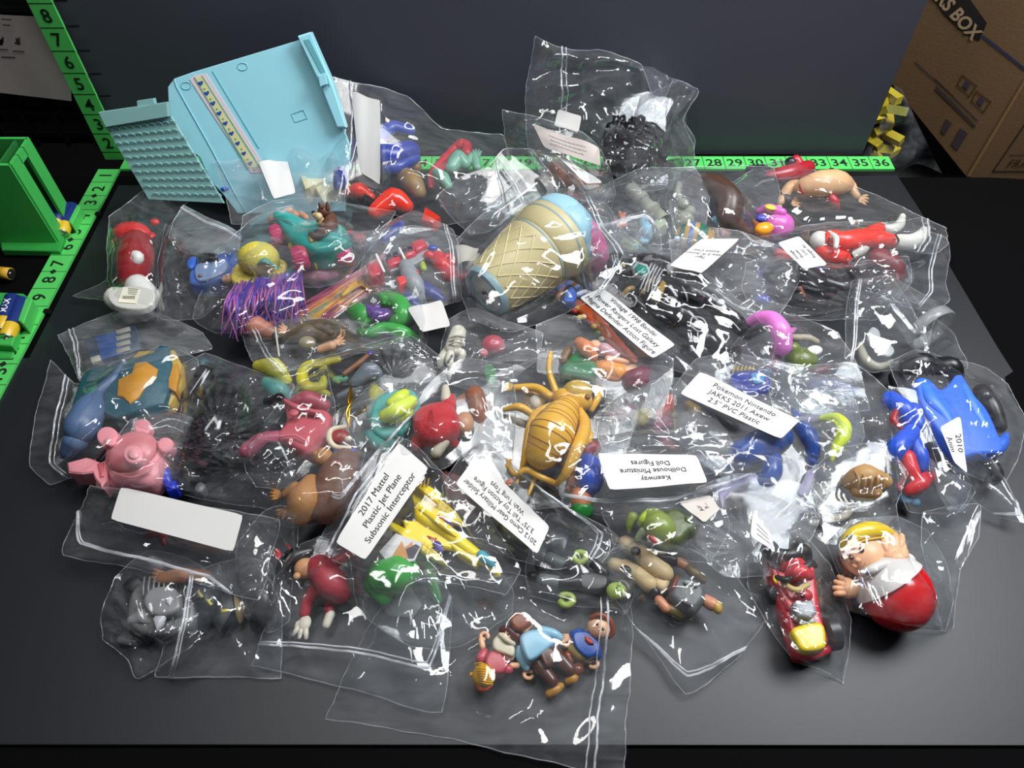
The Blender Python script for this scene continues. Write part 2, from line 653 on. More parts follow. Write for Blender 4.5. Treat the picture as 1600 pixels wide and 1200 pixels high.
def bag(label, sides, z, bulge=.5, seed=0, crease=.09, film=None, zip_side=None, zip_at=.08, labels=(), group=None,
        drape=True, n=None, radial=None, tail=1.0, two=True, name='zip_bag', cat='plastic bag', foil=0):
    """clear zip bag. sides: four lists of survey points, each starting at a corner; z: heights of the four corners"""
    film = film or FILM
    rs = np.random.RandomState(seed * 7 + 3)
    S4 = []
    for i in range(4):
        pts = list(sides[i]) + [sides[(i + 1) % 4][0]]
        A_ = np.array([(p[0], p[1]) for p in pts], float)
        if len(A_) > 2:
            ln = np.vstack([A_[k] + (A_[k + 1] - A_[k]) * np.arange(6)[:, None] / 6 for k in range(len(A_) - 1)] + [A_[-1:]])
            S4.append(cr(A_, 6) * .4 + ln * .6)
        else:
            S4.append(A_)

    def side(i, t):
        P = S4[i]
        L = np.concatenate([[0], np.cumsum(np.linalg.norm(np.diff(P, axis=0), axis=1))])
        return np.stack([np.interp(t * L[-1], L, P[:, k]) for k in (0, 1)], -1)
    allp = np.vstack(S4)
    ext = (allp.max(0) - allp.min(0)).max()
    N = n or int(np.clip(ext / 3.7, 26, 84))
    u, v = np.meshgrid(np.linspace(0, 1, N + 1), np.linspace(0, 1, N + 1))
    # hand-cut look: the edges waver
    wob = lambda t, k: (np.sin(t * 7 + k * 2.1 + seed) * .5 + .35 * np.sin(t * 19 + k + seed * 1.7) + .25 * tri(t * 9 + k * .37 + seed * .21)) * ext * .007
    A = side(0, u) ; Cc = side(2, 1 - u) ; Bv = side(1, v) ; Dv = side(3, 1 - v)
    c = [np.array(sides[i][0][:2], float) for i in range(4)]
    u_, v_ = u[..., None], v[..., None]
    P = (1 - v_) * A + v_ * Cc + (1 - u_) * Dv + u_ * Bv - ((1 - u_) * (1 - v_) * c[0] + u_ * (1 - v_) * c[1] + u_ * v_ * c[2] + (1 - u_) * v_ * c[3])
    P[..., 1] += wob(u, 0) * (1 - v) + wob(u, 1) * v
    P[..., 0] += wob(v, 2) * (1 - u) + wob(v, 3) * u
    px, py = P[..., 0].ravel(), P[..., 1].ravel()
    uf, vf = u.ravel(), v.ravel()
    k0 = K(px.mean(), py.mean(), 1)
    X, Yy = px * k0, py * k0
    h = np.zeros_like(X)
    # folds: straight ridges, each in its own patch
    for i in range(9):
        a = rs.rand() * math.pi
        wl = rs.uniform(.5, 2.2)
        s = X * math.cos(a) + Yy * math.sin(a)
        t_ = -X * math.sin(a) + Yy * math.cos(a)
        wrp = .35 * np.sin(t_ * rs.uniform(.5, 1.4) + rs.rand() * 9)
        f = tri(s / wl + wrp * .5 + rs.rand())
        msk = np.clip(.55 + .9 * np.sin(X * rs.uniform(.3, 1.1) + rs.rand() * 9) * np.sin(Yy * rs.uniform(.3, 1.1) + rs.rand() * 9), 0, 1)
        h += f * msk * wl * .5
    h *= crease * .8
    if radial:
        rx, ry, nn, amp = radial
        dx, dy = (px - rx) * k0, (py - ry) * k0
        r = np.hypot(dx, dy)
        h += tri(np.arctan2(dy, dx) * nn / (2 * math.pi) + .2 * np.sin(r * 1.3)) * amp * np.exp(-((r - .8) / 2.0) ** 2) * np.clip(r, 0, 1)
    edge = np.minimum(np.minimum(uf, 1 - uf), np.minimum(vf, 1 - vf))
    ez = np.clip(edge / .12, 0, 1)
    zc = (1 - vf) * ((1 - uf) * z[0] + uf * z[1]) + vf * (uf * z[2] + (1 - uf) * z[3])
    puff = (np.sin(math.pi * uf) * np.sin(math.pi * vf)).clip(0, 1) ** .7 * bulge
    zt = zc + puff + h * (.35 + .65 * ez)
    if drape:
        H = dilated()
        for _ in range(3):
            Q = WA(px, py, zt)
            tz = top_at(Q, H)
            lift = np.clip(tz + .07 + .25 * np.abs(h) - zt, 0, 2.2) * np.clip(edge / .05, 0, 1)
            zt = zt + lift * .85
        G = zt.reshape(N + 1, N + 1).copy()
        for _ in range(5):
            G[1:-1, 1:-1] = .36 * G[1:-1, 1:-1] + .12 * (G[:-2, 1:-1] + G[2:, 1:-1] + G[1:-1, :-2] + G[1:-1, 2:]) + .04 * (G[:-2, :-2] + G[2:, 2:] + G[2:, :-2] + G[:-2, 2:])
        zt = G.ravel() + .35 * h * ez
    # sharp straight fold lines across the sheet
    lw = np.zeros_like(X)
    nf = int(3 + 55 * crease + ext / 70)
    x0_, x1_, y0_, y1_ = X.min(), X.max(), Yy.min(), Yy.max()
    for i in range(nf):
        cx_, cy_ = rs.uniform(x0_, x1_), rs.uniform(y0_, y1_)
        a = rs.rand() * math.pi
        L_ = rs.uniform(.7, 3.6)
        w_ = rs.uniform(.12, .5)
        s = (X - cx_) * math.cos(a) + (Yy - cy_) * math.sin(a)
        t_ = -(X - cx_) * math.sin(a) + (Yy - cy_) * math.cos(a) + .06 * L_ * (s / L_) ** 2 * rs.uniform(-2, 2)
        end = np.clip((L_ - np.abs(s)) / (.5 * L_), 0, 1)
        side_ = np.where(t_ > 0, rs.uniform(.5, 1.5), rs.uniform(.5, 1.5))
        lw = np.maximum(lw, end * np.clip(1 - np.abs(t_) / (w_ * side_), 0, 1) * w_ * rs.uniform(.22, .6) * min(1, .4 + crease * 4))
    zt = zt + lw * np.clip(edge / .04, 0, 1)
    lab_data = []
    for L in labels:
        q = L['q']
        inside = inpoly_w(px, py, q, 14.0)
        zl = L.get('z')
        if zl is None:
            zl = float(np.percentile(zt[inside > .99], 80)) if (inside > .99).any() else float(zc.mean() + bulge)
        L['zl'] = zl
        tl = L.get('tilt', (0, 0, 0, 0))
        Aq = np.array([[a_[0], a_[1], 1.0] for a_ in q])
        co = np.linalg.lstsq(Aq, np.array(tl, float) + zl, rcond=None)[0]
        tgt = co[0] * px + co[1] * py + co[2] - .04
        zt = zt * (1 - inside) + tgt * inside
    Vt = WA(px, py, np.maximum(zt, .015))
    cc = Vt.mean(axis=0)
    loc = np.array([cc[0], cc[1], max(0, float(min(z)) - .02)])
    o = bpy.data.objects.new(name, None)
    o.empty_display_size = .01
    o.location = tuple(loc * S)
    COL.objects.link(o)
    o['label'] = label
    o['category'] = cat
    if group:
        o['group'] = group
    Fq = []
    for j in range(N):
        for i in range(N):
            a = j * (N + 1) + i
            if (i + j) % 2:
                Fq += [(a, a + 1, a + N + 1), (a + 1, a + N + 2, a + N + 1)]
            else:
                Fq += [(a, a + 1, a + N + 2), (a, a + N + 2, a + N + 1)]
    shapes = [(Vt, Fq)]
    if two:
        Mb = 10
        idx = np.round(np.linspace(0, N, Mb + 1)).astype(int)
        zb = (zt * 0 + zc - .02).reshape(N + 1, N + 1)
        ztg = zt.reshape(N + 1, N + 1)
        pxg, pyg = px.reshape(N + 1, N + 1), py.reshape(N + 1, N + 1)
        Vb = []
        for j in idx:
            for i in idx:
                on = i in (0, N) or j in (0, N)
                zz = ztg[j, i] if on else min(ztg[j, i] - .03, zb[j, i])
                Vb.append(W(pxg[j, i], pyg[j, i], max(.008, zz)))
        Fb = []
        for j in range(Mb):
            for i in range(Mb):
                a = j * (Mb + 1) + i
                Fb.append((a, a + Mb + 1, a + Mb + 2, a + 1))
        shapes.append((np.array(Vb), Fb))
    fm = mesh_obj('film', shapes, film, loc, True)
    fm.parent = o
    G = Vt.reshape(N + 1, N + 1, 3)
    # heat-sealed rim
    ringp = np.vstack([G[0, :], G[1:, -1], G[-1, -2::-1], G[-2:0:-1, 0], G[0, :1]])
    rp = ringp[::2]
    if len(ringp) % 2 == 0:
        rp = np.vstack([rp, ringp[-1:]])
    rim = sweep(rp, [.014] * len(rp), 4, caps=False)
    se = mesh_obj('seam', [rim], SEAM, loc)
    se.parent = o
    if zip_side is not None:
        for dd, rr in ((zip_at, .034), (zip_at + .028, .022)):
            kk = int(round(dd * N)) if dd * N >= .5 else 1
            f = dd * N
            i0 = int(f); fr = f - i0

            def row(m):
                return G[m, :] if zip_side == 0 else G[:, N - m] if zip_side == 1 else G[N - m, :] if zip_side == 2 else G[:, m]
            L_ = row(i0) * (1 - fr) + row(min(N, i0 + 1)) * fr
            L_ = L_ + np.array([0, 0, .03])
            Lz = L_[::2] if N % 2 == 0 else L_
            zp = mesh_obj('zip_rib', [sweep(Lz, [rr] * len(Lz), 6)], ZIP, loc)
            zp.parent = o
    for L in labels:
        put_label(o, loc, **{k: v_ for k, v_ in L.items() if k not in ('z',)})
    relief(Vt, [])
    return o


def put_label(parent, loc, q, zl, text=None, size=.8, bow=.06, mat=None, scrawl=0, height=.8, note='white sticker', bold=0.0, tilt=(0, 0, 0, 0), ink=None):
    """sticker quad q (reading order TL, TR, BR, BL) with its lettering"""
    C = [W(a[0], a[1], zl + tl) for a, tl in zip(q, tilt)]
    nu, nv = 16, 8
    w = (np.linalg.norm(C[1] - C[0]) + np.linalg.norm(C[2] - C[3])) / 2
    hh = (np.linalg.norm(C[3] - C[0]) + np.linalg.norm(C[2] - C[1])) / 2
    up = np.array([0, 0, 1.])

    def at(u, v, lift=0.0):
        p = (C[0] * (1 - u) + C[1] * u) * (1 - v) + (C[3] * (1 - u) + C[2] * u) * v
        return p + up * (bow * (math.sin(u * math.pi * 1.6 + .6) + .4 * math.sin(u * 9 + v * 2)) * .6 + lift)
    V, Fc = [], []
    rad = .1
    for j in range(nv + 1):
        for i in range(nu + 1):
            u, v = i / nu, j / nv
            x, y = u * w, v * hh
            # rounded corners
            for cx, cy in ((rad, rad), (w - rad, rad), (rad, hh - rad), (w - rad, hh - rad)):
                ox, oy = x - cx, y - cy
                if (ox < 0) == (cx == rad) and (oy < 0) == (cy == rad) and ox and oy:
                    m_ = max(abs(ox), abs(oy))
                    L = math.hypot(ox, oy)
                    if m_ > 1e-6:
                        x, y = cx + ox * m_ / L, cy + oy * m_ / L
            V.append(at(x / w, y / hh))
    for j in range(nv):
        for i in range(nu):
            a = j * (nu + 1) + i
            Fc.append((a, a + nu + 1, a + nu + 2, a + 1))
    lb = mesh_obj('label', [(np.array(V), Fc)], mat or PAPER, loc)
    lb.parent = parent
    lb['label'] = note
    relief(np.array(V), Fc)
    if text:
        m_ = lambda x, y: at(.5 + x / w, .5 - y / hh, .014)
        sh = text_on(text, m_, width=w * size, height=hh * height, bold=bold)
        tx = mesh_obj('lettering', [sh], ink or INK, loc, False)
        tx.parent = lb
    if scrawl:
        rs = random.Random(scrawl)
        bars = []
        for r in range(3):
            y = .3 + .2 * r
            u = .2 + rs.random() * .08
            while u < .78:
                L = rs.uniform(.02, .07)
                a, b = at(u, y, .014), at(u + L, y, .014)
                c_, d = at(u + L, y + .045, .014), at(u, y + .045, .014)
                bars.append((np.array([a, b, c_, d]), [(0, 1, 2, 3)]))
                u += L + .012
        tx = mesh_obj('lettering', bars, M('#8d8a88', .7), loc, False)
        tx.parent = lb
    return lb


# ================================================================ the setting
def struct(name, mat, *shapes):
    ob = solo(name, None, None, mat, *shapes, kind='structure', rel=False, smooth=False)
    return ob


DARK = M('#0c0c0e', .85)
struct('floor', DARK, box((0, 10, -28.5), (130, 120, 1)))
struct('wall_back', M('#101012', .9), box((0, 48, 6), (130, 1, 70)))
struct('wall_left', M('#0c0c0e', .9), box((-52, 10, 6), (1, 80, 70)))


def table_mat(h, rough, spots, sc):
    m = M(h, rough, bump=.12, scale=sc * 3, vary=spots)
    m.node_tree.nodes['Principled BSDF'].inputs['Specular IOR Level'].default_value = .5 if rough < .7 else .04
    return m


# black desk with a rounded back right corner
desk = [(-40, -29.6), (31, -29.6), (31, -8)]
for a_ in range(0, 91, 10):
    desk.append((22.6 + 8.4 * math.cos(math.radians(a_)), -9.2 + 8.4 * math.sin(math.radians(a_)) + .6))
desk += [(-40, -.2)]
t = T('desk', 'black textured desk top with a rounded corner under everything', 'desk', None, loc=(0, -15, -28))
t.p('desk_top', table_mat('#030304', .8, .3, 900), slab(desk, -1.3, -.12, .2), rel=False)
for x_, y_ in ((-34, -27), (26, -27), (-34, -4), (24, -5)):
    t.p('leg', '#101014', box((x_, y_, -14.6), (1.6, 1.6, 26.7)), rel=False)
BOARD = table_mat('#15181e', .46, .05, 1400)
BOARD2 = table_mat('#15181e', .46, .05, 1400)
# two foam boards lie on the desk
R1 = [W(1403, 272, 0)[:2], W(1441, 330, 0)[:2], W(1484, 412, 0)[:2], W(1560, 540, 0)[:2], W(1585, 579, 0)[:2], W(1572, 588, 0)[:2]]
under = [(-18.4, -1.0), tuple(R1[0]), tuple(R1[1]), tuple(R1[2]), tuple(R1[3]), tuple(R1[4]), tuple(R1[5]), (18, -14), (-18.4, -14)]
solo('foam_board', 'dark grey foam board lying on the desk, its cut corner showing beside the blue cape', 'foam board', BOARD2, slab(under, -.115, -.06, .02), smooth=False, rel=False)
fr = W(800, 1163, 0)[1]
front = [(-30, fr), (30, fr - .05), (30, -20), tuple(W(1612, 668, 0)[:2]), tuple(W(1560, 586, 0)[:2]), (17, -11.6), (-18.9, -11.6), (-19.6, -13), (-30, -13)]
solo('foam_board', 'dark grey foam board under the front half of the pile, straight front edge', 'foam board', BOARD, slab(front, -.055, 0, .02), smooth=False, rel=False)
# foam board standing behind
bx = W(1345, 246, 0)[0]
WBOARD = table_mat('#41434e', .6, .05, 1400)
wall_board = box(((bx - 18.9) / 2 + .1, 1.45, 11), (bx + 18.9 + .1, .2, 22))
solo('backdrop_board', 'large dark grey foam board standing upright behind the pile', 'foam board', WBOARD, wall_board, smooth=False, rel=False)

# ---- green rulers
GREEN = M('#52c65f', .45, bump=.06, scale=900)
GDARK = M('#0c1a10', .6)


def ruler(name, label, org, ux, uy, count, first, length0, size=.72, flip=False, tabs=(), skip=()):
    """printed ruler: org in inches, ux along the count, uy across; numerals face ux x uy"""
    org, ux, uy = (np.array(q, float) for q in (org, ux, uy))
    nz_ = np.array([0, 0, 1.])
    t = T(name, label, 'ruler', None, loc=org)
    Lt = count + length0

    def hexa(a0, a1, b0, b1, h0, h1):
        V = [org + ux * a + uy * b + nz_ * h for a in (a0, a1) for b in (b0, b1) for h in (h0, h1)]
        return np.array(V), [(0, 1, 3, 2), (4, 6, 7, 5), (0, 4, 5, 1), (2, 3, 7, 6), (0, 2, 6, 4), (1, 5, 7, 3)]
    t.p('strip', GREEN, hexa(0, Lt, 0, 1.0, 0, .12), smooth=False)
    for k in range(0, count):
        t.p('inch_line', GDARK, hexa(length0 + k - .015, length0 + k + .015, 0, 1.0, .1, .123), smooth=False)
    for k in tabs:
        a = length0 + k
        t.p('joint', '#111512', hexa(a - .1, a + .1, -.16 if not flip else 1.0, .06 if not flip else 1.16, -.02, .135), smooth=False)
    for k in range(1, count + 1):
        if k in skip:
            continue
        c = length0 + k - .5
        if flip:   # numerals read across the strip
            mp = lambda x, y: org + ux * (c - x) + uy * (.5 + y) + nz_ * .124
        else:
            mp = lambda x, y: org + ux * (c + x) + uy * (.5 + y) + nz_ * .124
        t.p('numeral', GDARK, text_on(str(first + k - 1), mp, height=.56, width=.78, bold=.016), smooth=False, rel=False)
    return t


# back ruler: numerals read along x
rb = ruler('long_ruler', 'green ruler lying along the foot of the backdrop board, numbered to 36', (-18.6, .02, -.02), (1, 0, 0), (0, 1, 0), 36, 1, .75, tabs=(3, 13, 23, 33))
# table ruler: runs towards the viewer, numerals turned on their side
rl = ruler('long_ruler', 'green ruler lying on the desk at the pile edge, running towards the front', (-18.6, .02, -.02), (0, -1, 0), (-1, 0, 0), 16, 1, .0, flip=True)
for q_ in (3.0, 9.0, 15.0):
    rl.p('joint', '#0c0d0c', box((-18.52, -q_ - .25, .06), (.22, .2, .15)), smooth=False)
for q_ in (1.9, 4.9, 6.9, 11.9):
    for rr_, cc_ in ((rl, (-19.1, -q_ - .1, .105)),):
        rr_.p('diamond_mark', GDARK, box(cc_, (.2, .2, .03), 45), smooth=False)


# upright ruler: stands in the corner, numerals upright
def upright():
    org = np.array([-19.6, .9, 0.0])
    t = T('upright_ruler', 'green ruler standing upright at the left end of the backdrop board', 'ruler', None, loc=org)
    t.p('strip', GREEN, box((-19.1, .96, 6), (1.0, .12, 12)), smooth=False, rel=False)
    z_ = .42
    for k in range(11):
        t.p('inch_line', GDARK, box((-19.1, .898, z_ + k), (1.0, .01, .035)), smooth=False, rel=False)
    for k in range(2, 13):
        c = z_ + k - 1.5
        t.p('numeral', GDARK, text_on(str(k), lambda x, y: np.array([-19.1 + x, .885, c + y]), height=.58, width=.8, bold=.016), smooth=False, rel=False)
    t.p('foot', GREEN, slab([(-18.6, .9), (-17.9, .9), (-18.6, 2.2)], -.02, .5, .05), smooth=False, rel=False)
    return t


upright()

# ---- black lattice panel and leaflet left of the upright ruler
t = T('storage_crate', 'black plastic lattice crate behind the upright ruler', 'crate', None, loc=(-24, 1.6, 0))
BK = M('#0d0d0f', .6)
t.p('panel', BK, box((-24.6, 2.3, 5.5), (9.4, .12, 11)), smooth=False, rel=False)
for k in range(9):
    t.p('slat', '#151517', box((-24.6, 2.15, .6 + k * 1.2), (9.4, .25, .25)), smooth=False, rel=False)
for k in range(7):
    t.p('upright_bar', '#131315', box((-29 + k * 1.45, 2.1, 5.5), (.22, .3, 11)), smooth=False, rel=False)
for k in range(8):
    t.p('hook', '#17171a', box((-18.25, .98, 1.2 + k * 1.05), (.5, .06, .08), 0, 0), smooth=False, rel=False)
pb = T('picture_leaflet', 'grey leaflet printed with rows of small figures, leaning behind the upright ruler', 'leaflet', None, loc=(-22, 1.5, 4))
c4 = [Y(-60, 20, 1.9), Y(104, 28, 1.9), Y(112, 158, 1.6), Y(-60, 138, 1.6)]
pb.p('sheet', M('#a39a96', .7), quadgrid(c4, 6, 4), rel=False)
rs_ = random.Random(4)
for (px_, py_, h_, c_) in ((-30, 75, 30, '#3a3030'), (2, 68, 30, '#1b1414'), (28, 66, 24, '#40383a'), (0, 108, 28, '#55502c'), (22, 106, 26, '#4b4722'), (50, 112, 24, '#3a1216')):
    q = []
    nn = 11
    for i_ in range(nn):
        a_ = 2 * math.pi * i_ / nn
        r_ = h_ * (.5 if i_ % 2 else .24) * (.8 + .4 * rs_.random())
        q.append(Y(px_ + .55 * r_ * math.cos(a_), py_ + r_ * math.sin(a_) * .95, 1.78 if py_ > 90 else 1.8))
    q.append(Y(px_, py_, 1.78))
    pb.p('printed_figure', c_, (np.array(q), [(i_, (i_ + 1) % nn, nn) for i_ in range(nn)]), rel=False)
pb.p('printed_line', '#544f4e', *[(np.array([Y(a_, y_, 1.72), Y(a_ + w_, y_ + 1, 1.72), Y(a_ + w_, y_ + 3, 1.72), Y(a_, y_ + 2, 1.72)]), [(0, 1, 2, 3)]) for a_, w_, y_ in ((2, 16, 29), (4, 12, 38), (-8, 20, 76), (20, 18, 79), (2, 22, 88), (-6, 18, 124), (20, 16, 126), (46, 20, 127), (20, 60, 140))], rel=False)


# ---- green battery dispensers
def cell(label, p0, p1, r=.28, col='#1d3070', cap='#d8b32c', cat='battery', group=None, words=False):
    p0, p1 = np.array(p0, float), np.array(p1, float)
    t = T('battery', label, cat, None, loc=(p0 + p1) / 2 - np.array([0, 0, r]), group=group)
    L = np.linalg.norm(p1 - p0)
    at = lambda s: p0 + (p1 - p0) * s
    t.p('jacket', M(col, .3), closed(lathe(at(0), at(.66), [(0, r * .96), (.02, r), (1, r)], 24), 24))
    t.p('band', M(cap, .3), closed(lathe(at(.662), at(.97), [(0, r), (.95, r), (1, r * .95)], 24), 24))
    t.p('end_cap', M('#b9b6ad', .3, 1), closed(lathe(at(.97), at(1.03), [(0, r * .9), (.3, r * .88), (.31, r * .35), (1, r * .33)], 24), 24))
    if words:
        d = (p1 - p0) / L
        s_ = np.cross(d, [0, 0, 1.]); s_ /= np.linalg.norm(s_)
        n_ = np.cross(s_, d)

        def mp(x, y):
            a_ = y / r
            return at(.36) + d * x * -1 + (n_ * math.cos(a_) + s_ * math.sin(a_)) * (r + .006)
        t.p('lettering', '#e8e8ec', text_on('MAX', mp, width=.7, bold=.03), smooth=False, rel=False)
    return t


def dispenser(label, x1, y0, y1, h, tray):
    """tower with an open top, a slot down its right side and a tray at the foot"""
    x0 = x1 - 4.6
    t = T('battery_dispenser', label, 'battery dispenser', None, loc=((x0 + x1) / 2, (y0 + y1) / 2, 0))
    w = .14
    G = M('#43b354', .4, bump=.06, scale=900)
    t.p('front_wall', G, box(((x0 + x1) / 2, y0, h / 2), (x1 - x0, w, h)), smooth=False)
    t.p('back_wall', G, box(((x0 + x1) / 2, y1, h / 2), (x1 - x0, w, h)), smooth=False)
    t.p('floor_plate', G, box(((x0 + x1) / 2, (y0 + y1) / 2, .12), (x1 - x0, y1 - y0, .2)), smooth=False)
    ym = (y0 + y1) / 2
    # right side with a slot
    t.p('side_wall', G, box((x1, y0 + .32, h / 2), (w, .64, h)), box((x1, y1 - .32, h / 2), (w, .64, h)), box((x1, ym, h - .2), (w, y1 - y0 - 1.2, .4)), smooth=False)
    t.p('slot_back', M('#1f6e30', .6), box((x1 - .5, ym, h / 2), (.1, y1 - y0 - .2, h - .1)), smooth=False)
    if tray:
        t.p('tray', G, box((x1 + .75, ym, .1), (1.5, y1 - y0 + .1, .2)), box((x1 + 1.45, ym - .1, .35), (.12, (y1 - y0) * .55, .7)), box((x1 + .75, y1, .3), (1.5, .12, .6)), box((x1 + .75, y0, .25), (1.5, .12, .5)), smooth=False)
    return t


p_ = W(15, 257, 4.2)
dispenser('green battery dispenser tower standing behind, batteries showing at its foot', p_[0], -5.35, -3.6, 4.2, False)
# batteries at the foot of the tower
for i_, (a_, b_, dz_) in enumerate((((92, 318), (72, 352), .7), ((110, 325), (88, 358), .62), ((78, 330), (70, 348), .3))):
    pass
cell('blue and yellow battery topmost at the foot of the battery tower', W(72, 345, .75), W(88, 308, .95), .27)
cell('blue and yellow battery second in the tray of the battery tower', W(100, 318, .85), W(84, 360, .5), .27)
cell('blue and yellow battery at the outer end of the tower tray', W(114, 322, .5), W(97, 366, .35), .27)
t = T('battery_tray', 'green chute with upturned lip in front of the battery tower', 'tray', (88, 360), 0)
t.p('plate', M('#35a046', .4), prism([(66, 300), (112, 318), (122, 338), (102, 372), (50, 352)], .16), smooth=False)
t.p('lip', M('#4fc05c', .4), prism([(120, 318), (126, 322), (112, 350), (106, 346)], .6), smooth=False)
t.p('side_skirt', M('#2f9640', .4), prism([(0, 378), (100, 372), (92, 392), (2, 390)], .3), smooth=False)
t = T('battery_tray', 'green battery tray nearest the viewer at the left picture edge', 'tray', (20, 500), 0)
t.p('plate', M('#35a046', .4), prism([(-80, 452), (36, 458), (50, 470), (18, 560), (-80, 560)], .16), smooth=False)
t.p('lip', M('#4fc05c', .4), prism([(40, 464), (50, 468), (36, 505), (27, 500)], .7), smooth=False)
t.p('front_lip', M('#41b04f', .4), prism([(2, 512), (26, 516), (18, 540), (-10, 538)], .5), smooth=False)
cell('large blue battery lettered in white in the front tray', W(22, 466, .55), W(2, 520, .45), .33, words=True)
cell('blue battery with a yellow end beside the lettered one in the front tray', W(36, 470, .5), W(10, 530, .45), .3)
cell('dark blue battery behind the lettered one in the front tray', W(-14, 466, .55), W(-34, 510, .45), .33)
cell('golden battery standing loose between the two green trays', W(-8, 425, .25), W(18, 428, .25), .25, col='#c7962f', cap='#d9a93a')

# ---- cardboard box and parts bag on a low shelf to the right
KR = M('#6b5135', .75, bump=.3, scale=300)


def right_stuff():
    t = T('cardboard_box', 'brown shipping box with black printed label standing right of the backdrop', 'box', None, loc=(24, 2, -6))
    # side panel facing the viewer-left, front panel facing right
    A, B, C_, D = Y(1462, -20, 5.5), Y(1700, -30, 5.5), Y(1512, 275, 3.2), Y(1390, 130, 4.2)
    A = np.array([19.5, 7.0, 12.5]); E = Y(1512, 278, 3.0)
    # corner edge runs up and to the right in the picture: box turned about 40 degrees
    base = np.array([E[0], E[1], E[2]])
    ang = math.radians(33)
    dx = np.array([math.cos(ang), math.sin(ang) * .5, 0]); dl = np.array([-math.cos(ang) * .75, math.sin(ang) * 1.4, 0])
    up = Y(1640, 60, base[1] + .1) - base
    up = up / np.linalg.norm(up) * 14
    r_ = Y(1700, 282, 3.4) - base
    r_ = r_ / np.linalg.norm(r_) * 12
    l_ = Y(1385, 120, 6.0) - base
    l_ = l_ / np.linalg.norm(l_) * 11

    def hex8(o, a, b, c):
        V = [o + a * i + b * j + c * k for i in (0, 1) for j in (0, 1) for k in (0, 1)]
        return np.array(V), [(0, 1, 3, 2), (4, 6, 7, 5), (0, 4, 5, 1), (2, 3, 7, 6), (0, 2, 6, 4), (1, 5, 7, 3)]
    t.p('carton', KR, hex8(base, r_, l_, up), smooth=False, rel=False)
    n1 = np.cross(l_, up); n1 /= np.linalg.norm(n1)
    if n1.dot(np.array([0, CAMY, CAMZ]) - base) < 0:
        n1 = -n1
    n2 = np.cross(r_, up); n2 /= np.linalg.norm(n2)
    if n2.dot(np.array([0, CAMY, CAMZ]) - base) < 0:
        n2 = -n2
    cam = np.array([0, CAMY, CAMZ])

    def onface(px, py, n, lift=.03):
        u, dy, dz = ray(px, py)
        d = np.array([u, dy, dz])
        s = (base + n * lift - cam).dot(n) / d.dot(n)
        return cam + d * s

    def patch(name, mat, pts, n=n1, lift=.03):
        V = np.array([onface(a, b, n, lift) for a, b in pts])
        return t.p(name, mat, (V, [tuple(range(len(pts)))]), smooth=False, rel=False)
    lb = patch('printed_label', '#141314', [(1455, -6), (1512, -6), (1542, 36), (1530, 64), (1500, 46), (1475, 22), (1462, 2)])
    o_ = onface(1497, 24, n1, .05)
    ax = onface(1529, 55, n1, .05) - onface(1474, -6, n1, .05)
    ax /= np.linalg.norm(ax)
    ay = np.cross(n1, ax)
    if ay[2] < 0:
        ay = -ay
    sh = text_on('MAKERS BOX', lambda x, y: o_ + ax * (x - .95) + ay * y, width=4.7, bold=.03)
    t.p('lettering', '#a58d6e', sh, smooth=False, rel=False)
    patch('blue_line', '#2e3450', [(1536, 54), (1602, 106), (1602, 112), (1534, 58)])
    ic = '#4d3b27'
    for (x, y) in ((1512, 130), (1534, 155)):
        for q in ([(x - 9, y - 14), (x + 15, y + 4), (x + 14, y + 6), (x - 10, y - 12)], [(x + 15, y + 4), (x + 3, y + 22), (x + 1, y + 21), (x + 13, y + 3)], [(x + 3, y + 22), (x - 17, y + 4), (x - 16, y + 2), (x + 2, y + 19)], [(x - 17, y + 4), (x - 9, y - 14), (x - 8, y - 12), (x - 15, y + 4)]):
            patch('printed_icon', ic, q)
        patch('printed_icon', '#3f3a4a', [(x - 3, y - 4), (x + 4, y + 2), (x - 1, y + 12), (x - 8, y + 4)])
    for q in ([(1463, 134), (1525, 196), (1522, 200), (1461, 140)], [(1461, 122), (1528, 188), (1527, 190), (1460, 124)], [(1478, 186), (1487, 192), (1476, 212), (1470, 206)], [(1500, 200), (1512, 208), (1496, 236), (1486, 226)], [(1430, 96), (1490, 150), (1489, 151), (1429, 98)]):
        patch('printed_mark', '#433a3c', q)
    # front face: flap line, frame and word
    patch('flap_edge', '#8a6b46', [(1604, 118), (1608, 120), (1516, 276), (1511, 275)], n2)
    for q in ([(1606, 186), (1608, 187), (1553, 268), (1551, 267)], [(1551, 267), (1640, 267), (1640, 269), (1551, 269)], [(1577, 242), (1640, 242), (1640, 243), (1577, 243)]):
        patch('printed_line', '#3c3024', q, n2)
    o2 = onface(1607, 255, n2, .05)
    ax2 = onface(1640, 255, n2, .05) - onface(1575, 256, n2, .05); ax2 /= np.linalg.norm(ax2)
    ay2 = np.cross(n2, ax2)
    if ay2[2] < 0:
        ay2 = -ay2
    t.p('lettering', '#3a2e22', text_on('FRAGILE', lambda x, y: o2 + ax2 * (x + .15) + ay2 * y, width=2.4), smooth=False, rel=False)
    return base


box_base = right_stuff()
# shelf beyond the desk that carries the carton
struct('shelf_right', M('#17171a', .7), box((31, 10, box_base[2] - 7.6), (34, 19, .6)))
solo('shelf_block', 'dark shelf edge under the brown shipping box', 'shelf', M('#0b0b0c', .8), box((31, 9, box_base[2] - 1.8), (30, 14, 1.4)), smooth=False, rel=False)

